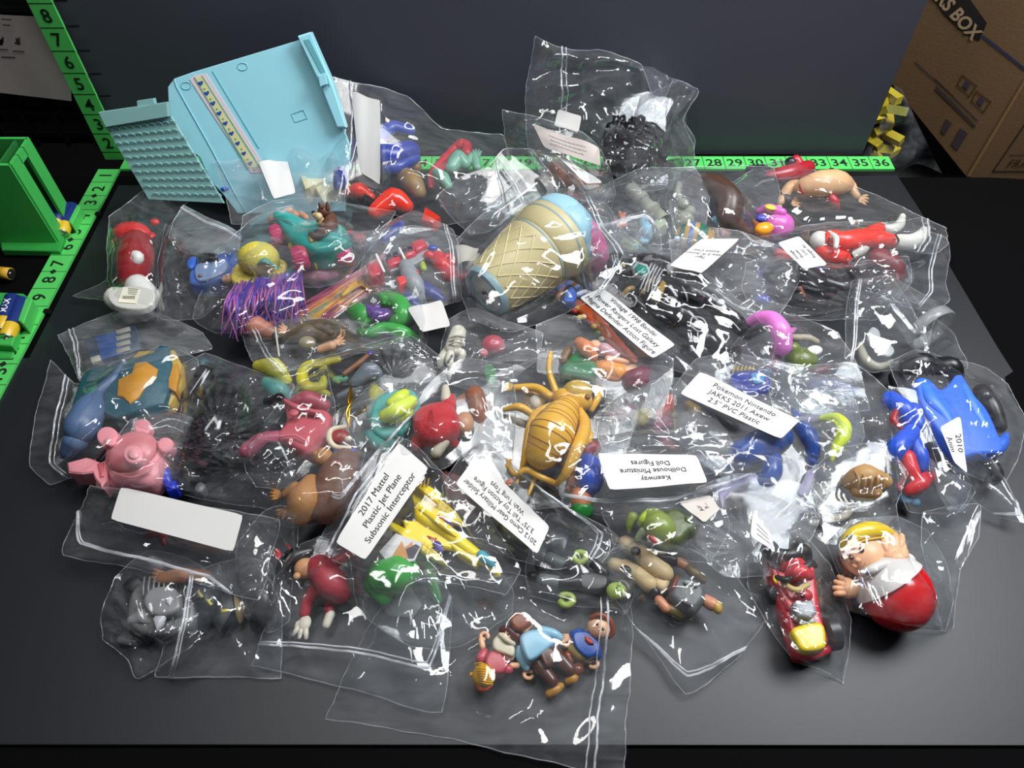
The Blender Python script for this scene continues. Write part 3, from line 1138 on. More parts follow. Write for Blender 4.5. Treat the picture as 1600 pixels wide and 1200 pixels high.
# bag of yellow parts behind the board
yl = [(1372, 185), (1385, 165), (1398, 150), (1405, 172), (1378, 205), (1392, 190), (1368, 222), (1384, 232), (1396, 238), (1374, 245), (1400, 215)]
for i_, (x_, y_) in enumerate(yl):
    c_ = Y(x_ - 4, y_, 3.0 + (i_ % 3) * .35)
    places = ('at the top of', 'beside the board in', 'near the peak of', 'outermost in', 'against the board in', 'in the middle of', 'low against the board in', 'low in', 'at the bottom of', 'in the bottom corner of', 'by the plain side of')
    solo('toy_brick', 'small yellow plastic piece %s the bag behind the board' % places[i_], 'toy brick', M('#b9a51e' if i_ != 3 else '#8d8a3a', .4), box(c_, (.95, .4, .42), 20 + 47 * i_, 25 + 31 * i_), group='yellow pieces behind the board', rel=False)
t = T('parts_bag', 'clear bag of small yellow pieces standing between backdrop board and shipping box', 'plastic bag', None, loc=Y(1410, 268, 2.6))
q_ = [Y(1398, 134, 2.4), Y(1408, 138, 2.5), Y(1470, 268, 2.2), Y(1344, 262, 2.2)]
rs_ = np.random.RandomState(5)
gV, gF = quadgrid(q_, 16, 16, lambda u, v: np.array([0, -.35 * math.sin(u * 9 + v * 4) * v - .25 * math.sin(v * 14 + u * 5) * v, 0]))
t.p('film', FILM_MILKY, (gV, gF), rel=False)


# ================================================================ the heap: toys and their bags, lowest and farthest first
SK, SKD, PEACH = '#c98f68', '#9c6243', '#d9a47c'
WHT, OFFW, BLK = '#e6e4df', '#cfc9bb', '#0c0c0e'


def cclip(p, r, th, ang, gap=80):
    """open C-shaped gripping hand"""
    pts = []
    for k in range(9):
        a = math.radians(ang + gap / 2 + (360 - gap) * k / 8)
        pts.append((p[0] + r * math.cos(a), p[1] - r * math.sin(a) * .85, p[2] if len(p) > 2 else 0))
    return tube(pts, th, 8, sub=2)


def fingers(p, ang, r, th=None, spread=16, n=4, curl=.1):
    """palm, four fingers of unequal length and a thumb, pointing along ang"""
    th = th or r * .27
    a0 = math.radians(ang)
    z = p[2] if len(p) > 2 else 0
    out = [ell((p[0], p[1], z), r * .8, r * .62, r * .38, ang)]
    for k, f in zip(range(n), (.85, 1.0, .95, .75)):
        a = a0 + math.radians((k - 1.5) * spread)
        b = (p[0] + math.cos(a0) * r * .4 + math.cos(a0 + 1.57) * (k - 1.5) * r * .34, p[1] - (math.sin(a0) * r * .4 + math.sin(a0 + 1.57) * (k - 1.5) * r * .34), z + .02)
        m = (b[0] + math.cos(a) * r * .55 * f, b[1] - math.sin(a) * r * .55 * f, z + .04)
        e = (m[0] + math.cos(a) * r * .4 * f, m[1] - math.sin(a) * r * .4 * f, z)
        out.append(tube([b, m, e], [th, th, th * .8], 7, sub=2))
    a = a0 - math.radians(62)
    b = (p[0] - math.cos(a0) * r * .2, p[1] + math.sin(a0) * r * .2, z)
    out.append(tube([b, (b[0] + math.cos(a) * r * .7, b[1] - math.sin(a) * r * .7, z + .03), (b[0] + math.cos(a + .4) * r * 1.05, b[1] - math.sin(a + .4) * r * 1.05, z)], [th * 1.1, th, th * .85], 7, sub=2))
    return out


# ---- light blue toy house, leaning on the backdrop
def lean(px, py, off=0.0, y0=-3.4, k=.5):
    """point of a panel that leans back: y = y0 + k*z, off inches proud of it"""
    u, dy, dz = ray(px, py)
    # (CAMY + dy t) - off_y = y0 + k (CAMZ + dz t)
    s = math.hypot(1, k)
    t = (y0 + k * CAMZ - CAMY - off * s) / (dy - k * dz)
    return np.array([u * t, CAMY + dy * t, CAMZ + dz * t])


def leanslab(poly, th, off=0.0, y0=-3.4, k=.5, bev=.03):
    n = len(poly)
    A = [lean(a, b, off, y0, k) for a, b in poly]
    s = math.hypot(1, k)
    nb = np.array([0, 1 / s, -k / s])
    c = sum(A) / n
    I = [a + (c - a) / np.linalg.norm(c - a) * bev for a in A]
    V = I + [a + nb * bev for a in A] + [a + nb * th for a in A]
    Fc = [tuple(range(n)), tuple(range(2 * n, 3 * n))[::-1]]
    for q in range(2):
        for i in range(n):
            j = (i + 1) % n
            Fc.append((q * n + i, q * n + n + i, q * n + n + j, q * n + j))
    return np.array(V), Fc


LB = M('#9cdbea', .35, vary=.02)
LBG = M('#86b6b4', .4, vary=.02)
t = T('toy_playhouse', 'light blue plastic toy house shell with shingled roof leaning on the backdrop', 'toy house', None, loc=(-9, -3.3, .2))
ry, rk = -4.6, .42
rf = t.p('roof_panel', LBG, leanslab([(160, 190), (265, 178), (350, 318), (232, 312)], .12, 0, ry, rk), smooth=False, rel=False)
t.p('roof_ridge', LBG, leanslab([(152, 176), (262, 160), (264, 182), (163, 199)], .3, .22, ry, rk, .06), smooth=False, rel=False)
t.p('ridge_tab', LBG, leanslab([(213, 158), (240, 154), (242, 162), (214, 168)], .2, .12, ry, rk), smooth=False, rel=False)
sc = []
for r_ in range(10):
    for c_ in range(10):
        fx, fy = (c_ + (.5 if r_ % 2 else 0)) / 9.2, (r_ + .35) / 9.6
        if fx > 1:
            continue
        x0 = (166 + (268 - 166) * fx) * (1 - fy) + (238 + (350 - 238) * fx) * fy
        y0_ = (200 - 12 * fx) * (1 - fy) + (308 + 2 * fx) * fy
        pts = []
        for k_ in range(7):
            a_ = math.pi * k_ / 6
            pts.append(lean(x0 + 1 + 5.6 * math.cos(a_) , y0_ - 4.2 * math.sin(a_), .035 + .03 * math.sin(a_), ry, rk))
        sc.append(sweep(np.array(pts), [.024] * 7, 5, caps=False))
t.p('shingle_relief', M('#7fb5b4', .4, vary=.02), *sc, rel=False)['kind'] = 'stuff'
# wall body
wy, wk = -3.2, .5
t.p('wall_panel', LB, leanslab([(262, 136), (272, 123), (300, 113), (476, 60), (512, 130), (548, 232), (540, 330), (372, 334), (352, 308), (330, 284), (319, 262), (312, 246), (291, 228), (286, 216), (264, 188)], .14, .3, wy, wk), smooth=False, rel=False)
t.p('fold_line', M('#86c8d8', .4), sweep([lean(*q_, .31, wy, wk) for q_ in ((272, 124), (276, 136), (330, 232), (372, 312), (384, 332))], [.03] * 5, 5, caps=False))
t.p('side_wall', M('#a2dff0', .35, vary=.02), leanslab([(262, 140), (268, 150), (300, 210), (345, 290), (372, 332), (350, 306), (328, 282), (310, 244), (289, 226), (264, 186)], .9, .16, wy, wk), smooth=False, rel=False)
t.p('corner_post', LB, leanslab([(465, 56), (484, 50), (520, 132), (540, 200), (528, 200), (498, 130)], .5, .75, wy, wk, .07), leanslab([(497, 118), (508, 114), (511, 132), (500, 136)], .3, .95, wy, wk), smooth=False, rel=False)
t.p('corner_channel', M('#62a9b2', .45), leanslab([(474, 62), (483, 60), (511, 118), (516, 136), (500, 112)], .06, .78, wy, wk), smooth=False, rel=False)
for a_, b_ in (((318, 108), (400, 246)), ((330, 116), (338, 114))):
    pass
t.p('wall_groove', M('#6fbccd', .4), leanslab([(331, 111), (332.5, 110.5), (406, 232), (404, 233)], .02, .32, wy, wk), smooth=False, rel=False)
for cx_, cy_ in ((379, 104), (291, 134), (482, 68)):
    ring = [lean(cx_ + 8 * math.cos(a_ * .5236), cy_ + 6 * math.sin(a_ * .5236), .31, wy, wk) for a_ in range(13)]
    t.p('moulded_ring', M('#7cc4d4', .4), sweep(ring, [.018] * 13, 4, caps=False), rel=False)
sq_ = [lean(a_, b_, .31, wy, wk) for a_, b_ in ((455, 178), (474, 172), (480, 185), (461, 191), (455, 178))]
t.p('moulded_square', M('#7cc4d4', .4), sweep(sq_, [.018] * 5, 4, caps=False), rel=False)
st = t.p('border_sticker', M('#e3cfd6', .5, vary=.02), leanslab([(296, 124), (303, 118), (322, 115), (420, 270), (392, 270)], .02, .33, wy, wk, .005), smooth=False, rel=False)
t.p('sticker_band', M('#dcd9a5', .5, vary=.02), leanslab([(305, 122), (315, 119), (404, 262), (388, 262)], .02, .345, wy, wk, .004), parent=st, smooth=False, rel=False)
for e_ in ((302.5, 121, 387, 264), (314, 118.5, 405, 262)):
    t.p('sticker_line', '#6fae93', leanslab([(e_[0], e_[1]), (e_[0] + 2, e_[1] - .5), (e_[2] + 2, e_[3] - 1), (e_[2], e_[3])], .02, .35, wy, wk, .003), parent=st, smooth=False, rel=False)
for k_ in range(9):
    f_ = (k_ + .45) / 9.0
    hx, hy = 309 + f_ * 87, 123 + f_ * 141
    hp = []
    for i_ in range(16):
        a_ = 2 * math.pi * i_ / 16
        x_ = 16 * math.sin(a_) ** 3
        y_ = 13 * math.cos(a_) - 5 * math.cos(2 * a_) - 2 * math.cos(3 * a_) - math.cos(4 * a_)
        rr_ = .30 - .05 * f_
        hp.append(lean(hx + (x_ * .9 + y_ * -.25) * rr_, hy - (y_ * .85 + x_ * .3) * rr_, .36, wy, wk))
    hp.append(sum(hp) / 16)
    t.p('heart_print', '#2d50a8', (np.array(hp), [(i_, (i_ + 1) % 16, 16) for i_ in range(16)]), parent=st, rel=False)
    q_ = lean(hx + 6, hy + 9, .36, wy, wk)
    t.p('dot_print', '#93b06a', (np.array([q_ + np.array([-.05, 0, 0]), q_ + np.array([0, .02, .05]), q_ + np.array([.05, 0, 0]), q_ + np.array([0, -.02, -.05])]), [(0, 1, 2, 3)]), parent=st, rel=False)

# ---- back row, left: long blue toy, cream blocks, blue spotted figure, glossy red pieces
t = T('toy_sword', 'long translucent blue toy blade in the bag below the light blue house', 'toy sword', (470, 255), 1.1)
t.p('blade', M('#2a56c4', .25), tube([(352, 292), (400, 274), (470, 246), (535, 222)], [9, 13, 11, 7], flat=.4))
t.p('ridge', M('#7ea4ea', .2), tube([(360, 288, .12), (470, 244, .22), (530, 222, .2)], 2.4))
t.p('handle', M('#9a8f86', .4), tube([(498, 214), (570, 192), (600, 190)], [5, 7, 6]))
t = T('toy_block', 'cream folded toy block under film, nearer the light blue house', 'toy block', (495, 275), .9)
t.p('body', M('#d8d2ac', .5), prism([(466, 270), (510, 258), (520, 275), (478, 293)], .7), smooth=False)
t.p('flap', M('#c8c297', .5), prism([(466, 268), (474, 264), (484, 292), (476, 294)], .8), smooth=False)
t = T('toy_block', 'cream curved toy block just above the teal toy car', 'toy block', (510, 290), .8)
t.p('body', M('#d8d2ac', .5), prism(smoothpoly([(492, 284), (522, 276), (548, 288), (512, 300), (510, 318), (500, 306)]), .6), smooth=False)
t = T('toy_figure', 'royal blue toy figure with white buttons behind the tall blank sticker', 'toy figure', (610, 230), 1.4)
t.p('torso', M('#1e3596', .3), tube([(560, 232), (600, 246), (640, 236)], [18, 22, 17]))
t.p('arm', M('#2743a8', .3), tube([(588, 222), (612, 200), (640, 205)], [11, 12, 9]))
t.p('arm', M('#24409f', .3), tube([(595, 262), (620, 262), (648, 246)], [11, 12, 10]))
for x_, y_ in ((620, 226), (632, 228), (606, 246), (641, 214), (596, 254)):
    t.p('button', WHT, ell((x_, y_, .62), 3.6, 3.6, 2))
t.p('leg', M('#1a2c7c', .3), tube([(562, 236), (535, 262), (530, 290)], [13, 13, 10]))
t = T('toy_fire_engine', 'glossy red toy vehicle pieces under the tall blank sticker', 'toy vehicle', (600, 315), .8)
t.p('cab', M('#e8331a', .2), tube([(548, 300), (562, 298), (578, 308)], [10, 14, 9]))
t.p('body', M('#e8331a', .2), tube([(588, 330), (615, 312), (634, 322)], [14, 20, 13]))
t.p('rear', M('#e03116', .2), prism([(664, 322), (688, 338), (676, 348), (658, 342)], .55))
t.p('chassis', M('#3a1512', .35), tube([(560, 296, -.2), (620, 330, -.3), (680, 345, -.3)], [10, 10, 9]))
t.p('window', M('#1c120e', .2), prism([(568, 300), (594, 316), (590, 328), (566, 312)], .62))
t = T('toy_lion', 'tan and brown toy animal under film below the royal blue figure', 'toy animal', (640, 285), 1.0)
t.p('body', M('#8d7147', .5), tube([(625, 268), (645, 285), (655, 300)], [12, 17, 12]))
t.p('head', M('#7d5f38', .5), ell((648, 262), 12, 10))
t.p('ear', M('#6b4f2e', .5), ell((640, 252, .35), 4, 3, 3))
t.p('ear', M('#6b4f2e', .5), ell((656, 253, .35), 4, 3, 3))
t = T('toy_recliner', 'red toy recliner frame with pale green figure legs across it', 'toy chair', (700, 270), 1.2)
RED = M('#c0202a', .3)
t.p('backrest', RED, tube([(674, 292), (677, 268), (712, 230), (722, 226)], [5, 6, 7, 10]))
t.p('headrest', RED, tube([(718, 228), (728, 228), (730, 240)], [9, 10, 8]))
t.p('seat', RED, prism([(676, 268), (712, 234), (716, 242), (684, 276)], .5))
t = T('toy_figure', 'pale green crouching toy figure on the red recliner', 'toy figure', (720, 250), 1.5)
MG = M('#6fa08c', .35)
t.p('torso', MG, tube([(706, 262), (716, 248), (726, 256)], [11, 14, 10]))
t.p('leg', MG, tube([(682, 270), (692, 278), (700, 290)], [8, 11, 8]))
t.p('arm', MG, tube([(730, 256), (740, 244), (746, 262)], [7, 8, 7]))
t.p('hand', MG, *fingers((744, 244, .1), 80, 8))
t.p('head', M('#648f80', .35), ell((716, 240, .4), 8, 7, 6))

bag('large clear bag with a tall blank sticker, standing beside the light blue house',
    [[(522, 118), (560, 130), (600, 136), (638, 152), (660, 172), (690, 200), (742, 207)], [(785, 208), (800, 262)], [(800, 335), (680, 352), (590, 330)], [(498, 312), (520, 210)]],
    (4.6, 1.6, 1.0, 1.2), .8, 1, .06, zip_side=3, zip_at=.1,
    labels=[dict(q=[(549, 144), (594, 156), (594, 287), (562, 270)], tilt=(2.2, 2.2, 0, 0), z=1.9, bow=.08)])
bag('clear bag round the long blue toy blade in front of the light blue house',
    [[(333, 252), (372, 250), (470, 208)], [(520, 196), (530, 250)], [(540, 322), (460, 345)], [(362, 352), (352, 300)]],
    (2.3, 2.6, 1.2, 1.0), .5, 2, .08, film=FILM_MILKY,
    labels=[dict(q=[(404, 254), (447, 244), (462, 300), (428, 312)], z=2.0, bow=.05, tilt=(.3, .3, 0, 0))])

# ---- behind, centre: clear crumpled cup, brown-haired figurine, black figure in the tall bag
t = T('plastic_cup', 'small clear ribbed plastic cup under crumpled film behind the ice cream cup', 'cup', (770, 330), 1.0)
t.p('wall', CLEAR, lathe(W(772, 345, 1.6), W(840, 300, 2.2), [(0, .62), (.1, .66), (.5, .72), (.55, .76), (1, .82)], 30))
t.p('lid', M('#8d8b86', .3), closed(lathe(W(846, 296, 2.3), W(862, 286, 2.4), [(0, .5), (.3, .5), (1, .3)], 24), 24))
t = T('toy_figure', 'small figurine with wavy copper hair and bare arms lying by the folded card', 'toy figure', (885, 275), 1.6)
t.p('torso', M('#c08765', .4), tube([(872, 268), (892, 280), (905, 286)], [10, 10, 8]))
t.p('hair', M('#8d4a24', .4, bump=1, scale=200), tube([(860, 262, .1), (872, 262, .25), (884, 276, .25), (888, 288, .1)], [9, 14, 13, 8]))
t.p('head', M('#c98f68', .4), ell((868, 256, .15), 8, 8, 8))
t.p('dress', M('#58633a', .45), tube([(846, 247), (862, 254)], [9, 8]))
t.p('leg', M('#c08765', .4), tube([(905, 284), (924, 290), (940, 298)], [7, 6, 5]))
t.p('arm', M('#c08765', .4), tube([(886, 272, .3), (896, 280, .3), (914, 282, .2)], [5, 5, 4]))
t.p('arm', M('#c38a60', .4), tube([(842, 240), (850, 250)], [6, 7]))
t.p('hand', M('#c98f68', .4), *fingers((930, 286, .1), 10, 6))
t = T('toy_ladybird', 'small red rounded toy piece under film below the copper-haired figurine', 'toy figure', (902, 308), 1.0)
t.p('shell', M('#d11f22', .25), ell((898, 306), 11, 9, 8))
t.p('foot', BLK, ell((910, 316), 8, 6, 4))
t.p('fin', M('#7c1c22', .3), tube([(872, 318), (900, 326), (940, 330)], [7, 9, 5]))

t = T('toy_figure', 'black long-haired toy figure in the tall bag against the backdrop board', 'toy figure', (985, 225), 1.0)
G1 = M('#101113', .25)
t.p('torso', G1, tube([(975, 262, .3), (985, 228, 1.5), (984, 204, 2.5)], [18, 21, 13]))
hs = []
rs_ = random.Random(3)
for k_ in range(90):
    x_ = 945 + rs_.random() * 78
    hs.append(tube([(x_ * .7 + 297, 180 + rs_.random() * 30, 2.9), (x_ + rs_.uniform(-10, 14), 220, 1.6 + rs_.random()), (x_ + rs_.uniform(-22, 28), 262 + rs_.random() * 16, .5)], [2.2, 2.8, 1.6], 5, sub=2))
t.p('hair', M('#1c1d20', .25), *hs)['kind'] = 'stuff'
t.p('face', M('#2a2a2e', .25), ell((998, 206, 2.6), 8, 9, 7))
t.p('arm', G1, tube([(955, 200, 2.4), (950, 230, 1.4), (965, 258, .8)], [9, 10, 8]))
t.p('arm', G1, tube([(1018, 200, 2.0), (1040, 226, 1.2), (1030, 252, .6)], [9, 10, 8]))
t.p('leg', M('#17181a', .25), tube([(1000, 255, .4), (1030, 262, .3), (1060, 256, .2)], [13, 12, 9]))
t.p('belt', M('#55565a', .3), tube([(965, 236, 2.0), (990, 214, 2.6)], 3))

bag('tall clear crumpled bag with the black toy figure standing against the backdrop board',
    [[(837, 57), (866, 72), (900, 77), (944, 78), (975, 88), (1003, 102)], [(1022, 152), (1035, 160), (1052, 124), (1068, 128), (1092, 140), (1068, 185), (1086, 215)], [(1084, 262), (1050, 292), (985, 288)], [(826, 268), (820, 160)]],
    (6.4, 5.2, .9, 1.6), .5, 5, .13, zip_side=3, zip_at=.2, radial=(1000, 240, 26, .16),
    labels=[dict(q=[(872, 171), (909, 181), (904, 206), (866, 196)], z=3.3, tilt=(.5, .5, 0, 0), bow=.02)])
bag('clear crumpled bag round the black hair, folded forward over the tall bag',
    [[(1002, 150), (1035, 138), (1060, 126)], [(1092, 140), (1066, 188), (1084, 226)], [(1088, 268), (1056, 290), (1000, 300)], [(968, 262), (985, 200)]],
    (3.8, 4.2, .8, 1.4), .6, 6, .2, radial=(1040, 215, 22, .22), two=False)
bag('clear bag with a bent typed card, leaning in front of the tall crumpled bag',
    [[(785, 171), (830, 180), (880, 196), (912, 208), (936, 230)], [(952, 262), (962, 300)], [(955, 325), (880, 322)], [(795, 250), (788, 210)]],
    (3.6, 3.0, 1.4, 1.7), .5, 7, .07,
    labels=[dict(q=[(936, 232), (832, 191), (850, 227), (938, 262)][:], z=3.2, tilt=(.3, .5, 0, 0), bow=.12, scrawl=4, mat=M('#b9afaa', .6), note='bent card seen through film')])
bag('small clear bag round the copper-haired figurine with a slim typed sticker',
    [[(826, 232), (880, 244), (920, 262)], [(948, 300), (938, 312)], [(900, 312), (860, 300)], [(836, 262)]],
    (2.3, 1.9, 1.3, 1.7), .35, 8, .06,
    labels=[dict(q=[(942, 286), (884, 246), (868, 240), (916, 288)], z=2.9, bow=.05, text='FIG\nVIN', size=.3, height=.6)])
bag('crumpled clear bag over the small ribbed cup, left of the copper-haired figurine',
    [[(682, 306), (720, 276), (760, 262), (788, 232)], [(830, 232), (860, 270), (872, 300)], [(868, 330), (800, 340), (762, 362)], [(735, 368), (702, 336)]],
    (2.0, 3.2, 1.8, 1.5), .7, 9, .17, radial=(800, 262, 24, .15), zip_side=1, zip_at=.35)

# ---- stone-grey pieces and the brown toy, right of the ice cream cup
STN = M('#8f9080', .6, bump=.6, scale=250)
t = T('toy_column', 'long grey stone-look toy column with ringed bands behind the striped ball', 'toy column', (1010, 330), 1.2)
t.p('shaft', STN, lathe(W(982, 292, 1.9), W(1036, 346, 1.6), [(0, .2), (.1, .3), (.3, .28), (.32, .36), (.42, .36), (.44, .28), (.62, .3), (.64, .38), (.72, .38), (.74, .32), (1, .34)], 18))
t.p('base', M('#9aa38c', .6), prism([(1022, 344), (1036, 336), (1044, 348), (1028, 358)], .6))
t = T('toy_figure', 'grey stone-look toy bust standing behind the striped ball', 'toy figure', (1070, 340), 1.2)
t.p('body', STN, ell((1070, 345), 15, 13, 16))
t.p('chest', STN, tube([(1062, 330, .4), (1078, 330, .4)], [9, 9]))
t.p('head', STN, ell((1068, 318, .8), 9, 8, 8))
t.p('arm', STN, tube([(1060, 290, .6), (1058, 300, .5), (1062, 312, .4)], [7, 6, 5]))
t = T('toy_crab', 'coral red toy bit in the bag above the pale blue toy fish', 'toy figure', (972, 340), 1.2)
t.p('body', M('#c96a4c', .4), ell((972, 350), 9, 8, 6))
t.p('claw', M('#d3765a', .4), tube([(968, 332), (972, 340), (976, 334)], [3, 4, 3]))
t = T('toy_fish', 'small pale blue toy fish in the bag beside the grey column', 'toy fish', (1010, 355), 1.2)
t.p('body', M('#74b5d0', .35), tube([(1006, 346, .3), (1010, 358, .2), (1014, 370)], [7, 9, 6]))
t.p('tail', M('#74b5d0', .35), prism([(1002, 366), (1018, 370), (1012, 378), (1000, 376)], .15))
t.p('eye', BLK, ell((1009, 345, .6), 2, 2, 1.5))
t = T('toy_plant', 'olive green toy lump under film above the black armoured figure', 'toy plant', (985, 388), 1.1)
t.p('leaf', M('#8aa042', .45), tube([(974, 382), (988, 384), (1002, 394)], [7, 11, 8]))
t.p('leaf', M('#7c9440', .45), tube([(980, 376), (992, 388)], [8, 6]))
t = T('toy_seahorse', 'big glossy brown curved toy animal below the back ruler', 'toy animal', (1110, 310), .9)
BR = M('#4a3228', .35)
t.p('body', BR, tube([(1072, 290, .5), (1092, 282, .7), (1118, 290, .8), (1140, 312, .7), (1138, 338, .4), (1150, 352, .2), (1180, 372)], [7, 11, 17, 20, 19, 14, 8]))
t.p('belly', M('#74482e', .35), tube([(1143, 296, .9), (1148, 318, .8), (1142, 336, .6)], [5, 7, 5]))
t.p('tail', BR, tube([(1130, 350), (1155, 362), (1190, 382)], [10, 9, 5]))
t.p('snout', M('#5b3d30', .35), tube([(1092, 282, .8), (1074, 288, .6), (1066, 300, .2)], [6, 5, 4]))
t = T('egg', 'round toy striped green, gold and blue behind the tilted paper', 'toy ball', (1085, 375), .9)
cE = W(1085, 374, Z0 + .62)
aE = np.array([.95, -.3, 0.])
cols_ = [M('#b98a22', .3), M('#14634e', .25), M('#b98a22', .3), M('#23589f', .25), M('#b98a22', .3), M('#14634e', .25), M('#14634e', .25), M('#b98a22', .3), M('#b98a22', .3)]
nb_ = len(cols_)
for i_ in range(nb_):
    s0, s1_ = -1 + 2 * i_ / nb_, -1 + 2 * (i_ + 1) / nb_
    prof = []
    for q_ in range(5):
        s_ = s0 + (s1_ - s0) * q_ / 4
        prof.append(((s_ + 1) / 2, max(.004, .68 * math.sqrt(max(0, 1 - s_ * s_)) * (1.03 if i_ % 2 else 1))))
    t.p('band', cols_[i_], lathe(cE - aE * .82, cE + aE * .82, prof, 26))
t.p('rivet', M('#b9d8e8', .2), ell((1058, 372, .8), 5, 4, 3))
t = T('toy_hand', 'flesh pink toy fist with grey stripes beside the striped ball', 'toy hand', (1122, 366), 1.0)
t.p('palm', M('#c49a86', .4), tube([(1112, 368), (1134, 362)], [9, 10]))
t.p('stripe', '#7d8079', tube([(1118, 360, .4), (1122, 370, .4)], 2.5), tube([(1125, 358, .42), (1129, 368, .42)], 2.5))
t.p('sleeve', M('#5ea2bf', .35), tube([(1118, 343, .3), (1130, 354, .2)], [6, 5]))
bag('crumpled clear bag of grey column pieces behind the striped ball',
    [[(905, 305), (960, 282), (1000, 262)], [(1085, 262), (1110, 300)], [(1095, 388), (1010, 400)], [(935, 402), (915, 350)]],
    (2.4, 2.4, 1.4, 1.6), .5, 10, .12, film=FILM_MILKY, radial=(1040, 300, 20, .12))
bag('clear bag round the big brown curved toy below the back ruler',
    [[(1060, 262), (1150, 258)], [(1210, 262), (1218, 300)], [(1222, 378), (1160, 398)], [(1050, 380), (1040, 310)]],
    (1.9, 1.6, 1.0, 1.4), .4, 11, .1)
bag('small clear bag with the pale blue fish and coral bit behind the pink lid',
    [[(925, 355), (1008, 330)], [(1030, 356), (1034, 400)], [(1000, 428), (960, 420)], [(905, 395), (915, 370)]],
    (2.2, 2.2, 1.4, 1.8), .3, 12, .08, film=FILM_MILKY, zip_side=0, zip_at=.06)

# ---- right of the back row: wrestler, masked figure, red and white suit
t = T('toy_figure', 'dark red and black toy figure lying against the back ruler', 'toy figure', (1230, 275), .5)
t.p('torso', M('#a31f2c', .3), tube([(1205, 276), (1235, 270), (1262, 262)], [12, 14, 12]))
t.p('leg', M('#15161a', .35), tube([(1208, 276), (1190, 268), (1172, 266)], [11, 11, 8]))
t.p('leg', M('#1a1b20', .35), tube([(1206, 284), (1190, 286), (1178, 294)], [10, 9, 7]))
t.p('arm', M('#c02636', .3), tube([(1248, 256, .3), (1244, 250, .4), (1236, 254, .4)], [8, 8, 6]))
t.p('head', M('#1b1c22', .35), ell((1236, 254, .3), 10, 9, 9))
t = T('toy_wrestler', 'bare-chested toy wrestler with red arm straps lying face down near the back ruler', 'toy figure', (1290, 290), .5)
FL = M('#d3a77c', .4)
t.p('torso', FL, tube([(1262, 292, .2), (1282, 288, .25), (1306, 286, .2), (1318, 288, .1)], [18, 22, 21, 16]))
a_ = t.p('arm', FL, tube([(1254, 294, .1), (1238, 292), (1226, 304), (1220, 316)], [12, 11, 9, 6]))
t.p('hand', FL, *fingers((1238, 316), 5, 9), *fingers((1218, 322), -80, 7, n=2))
t.p('wristband', M('#3a2c28', .5), tube([(1222, 307), (1230, 312)], 8))
a_ = t.p('arm', FL, tube([(1316, 288, .1), (1326, 292), (1332, 300), (1338, 306)], [13, 12, 9, 7]))
t.p('hand', FL, *fingers((1344, 310), -15, 9))
t.p('wristband', BLK, tube([(1330, 300), (1338, 304)], 7))
t.p('strap', M('#b3242f', .35), tube([(1251, 290, .75), (1254, 300, .6)], 3.2), tube([(1251, 289, .75), (1250, 300, .3), (1254, 305, 0)], 3))
t.p('strap', M('#b3242f', .35), tube([(1314, 277, .55), (1316, 288, .75), (1310, 298, .3)], 2.6))
t.p('mask', M('#ad202d', .3), ell((1292, 306, .1), 11, 11, 10))
t.p('mask_tail', M('#ad202d', .3), tube([(1298, 308, .3), (1304, 316, .2), (1307, 326)], [8, 8, 5]))
t = T('toy_helmet', 'pink and yellow toy helmet with an orange visor left of the red suit figure', 'toy helmet', (1200, 345), .9)
PKM = M('#cf5fb4', .35)
t.p('shell', PKM, ell((1216, 352), 25, 23, 21), tube([(1186, 330, .7), (1202, 326, .85), (1222, 332, .9)], [5, 8, 7]))
t.p('crest', M('#d4c23a', .35), ell((1204, 324, 1.15), 9, 6, 3, -20))
t.p('visor', M('#ee9a1e', .3), ell((1194, 357, .75), 16, 11, 9, 20))
t.p('eye', M('#4a4bab', .3), ell((1190, 341, .85), 10, 8, 6))
t.p('muzzle', M('#c97a44', .4), tube([(1180, 346, .2), (1192, 364, .1), (1206, 372)], [6, 7, 5]))
t = T('toy_figure', 'red and white toy suit figure lying on its back with white boots', 'toy figure', (1340, 385), 1.0)
RS, WS = M('#e23327', .3), M('#d6d5cc', .4)
t.p('head', WS, ell((1282, 376, .1), 17, 17, 15))
t.p('chest', RS, tube([(1298, 376, .15), (1320, 378, .15), (1340, 374, .12), (1370, 372, .12)], [17, 18, 17, 14]))
t.p('collar', WS, tube([(1296, 364, .75), (1306, 372, .85), (1306, 386, .75)], [4, 5, 4]))
t.p('chest_mark', '#161616', tube([(1296, 372, .98), (1294, 380, .98), (1300, 384, .98)], 1.4))
t.p('arm', RS, tube([(1284, 394), (1300, 398), (1322, 402)], [11, 13, 10]))
t.p('glove', WS, tube([(1328, 398), (1344, 388), (1358, 380)], [9, 12, 8]))
t.p('cuff', '#161616', tube([(1332, 388, .6), (1330, 396, .65), (1334, 404, .5)], 1.5))
t.p('leg', RS, tube([(1340, 374), (1370, 360), (1372, 358)], [13, 12, 11]))
t.p('leg', RS, tube([(1350, 376, .1), (1375, 374, .1), (1396, 378)], [14, 14, 11]))
t.p('boot', WS, tube([(1404, 378), (1422, 378), (1436, 372), (1444, 360)], [13, 13, 12, 7]))
t.p('boot', WS, tube([(1376, 356), (1394, 358), (1406, 350), (1410, 338)], [9, 9, 8, 5]))
t.p('boot_line', '#161616', tube([(1400, 368, .7), (1404, 376, .75), (1400, 384, .7)], 1.5))
t.p('sleeve', M('#c5281f', .3), tube([(1216, 396, -.1), (1238, 402, -.1)], [8, 8]))

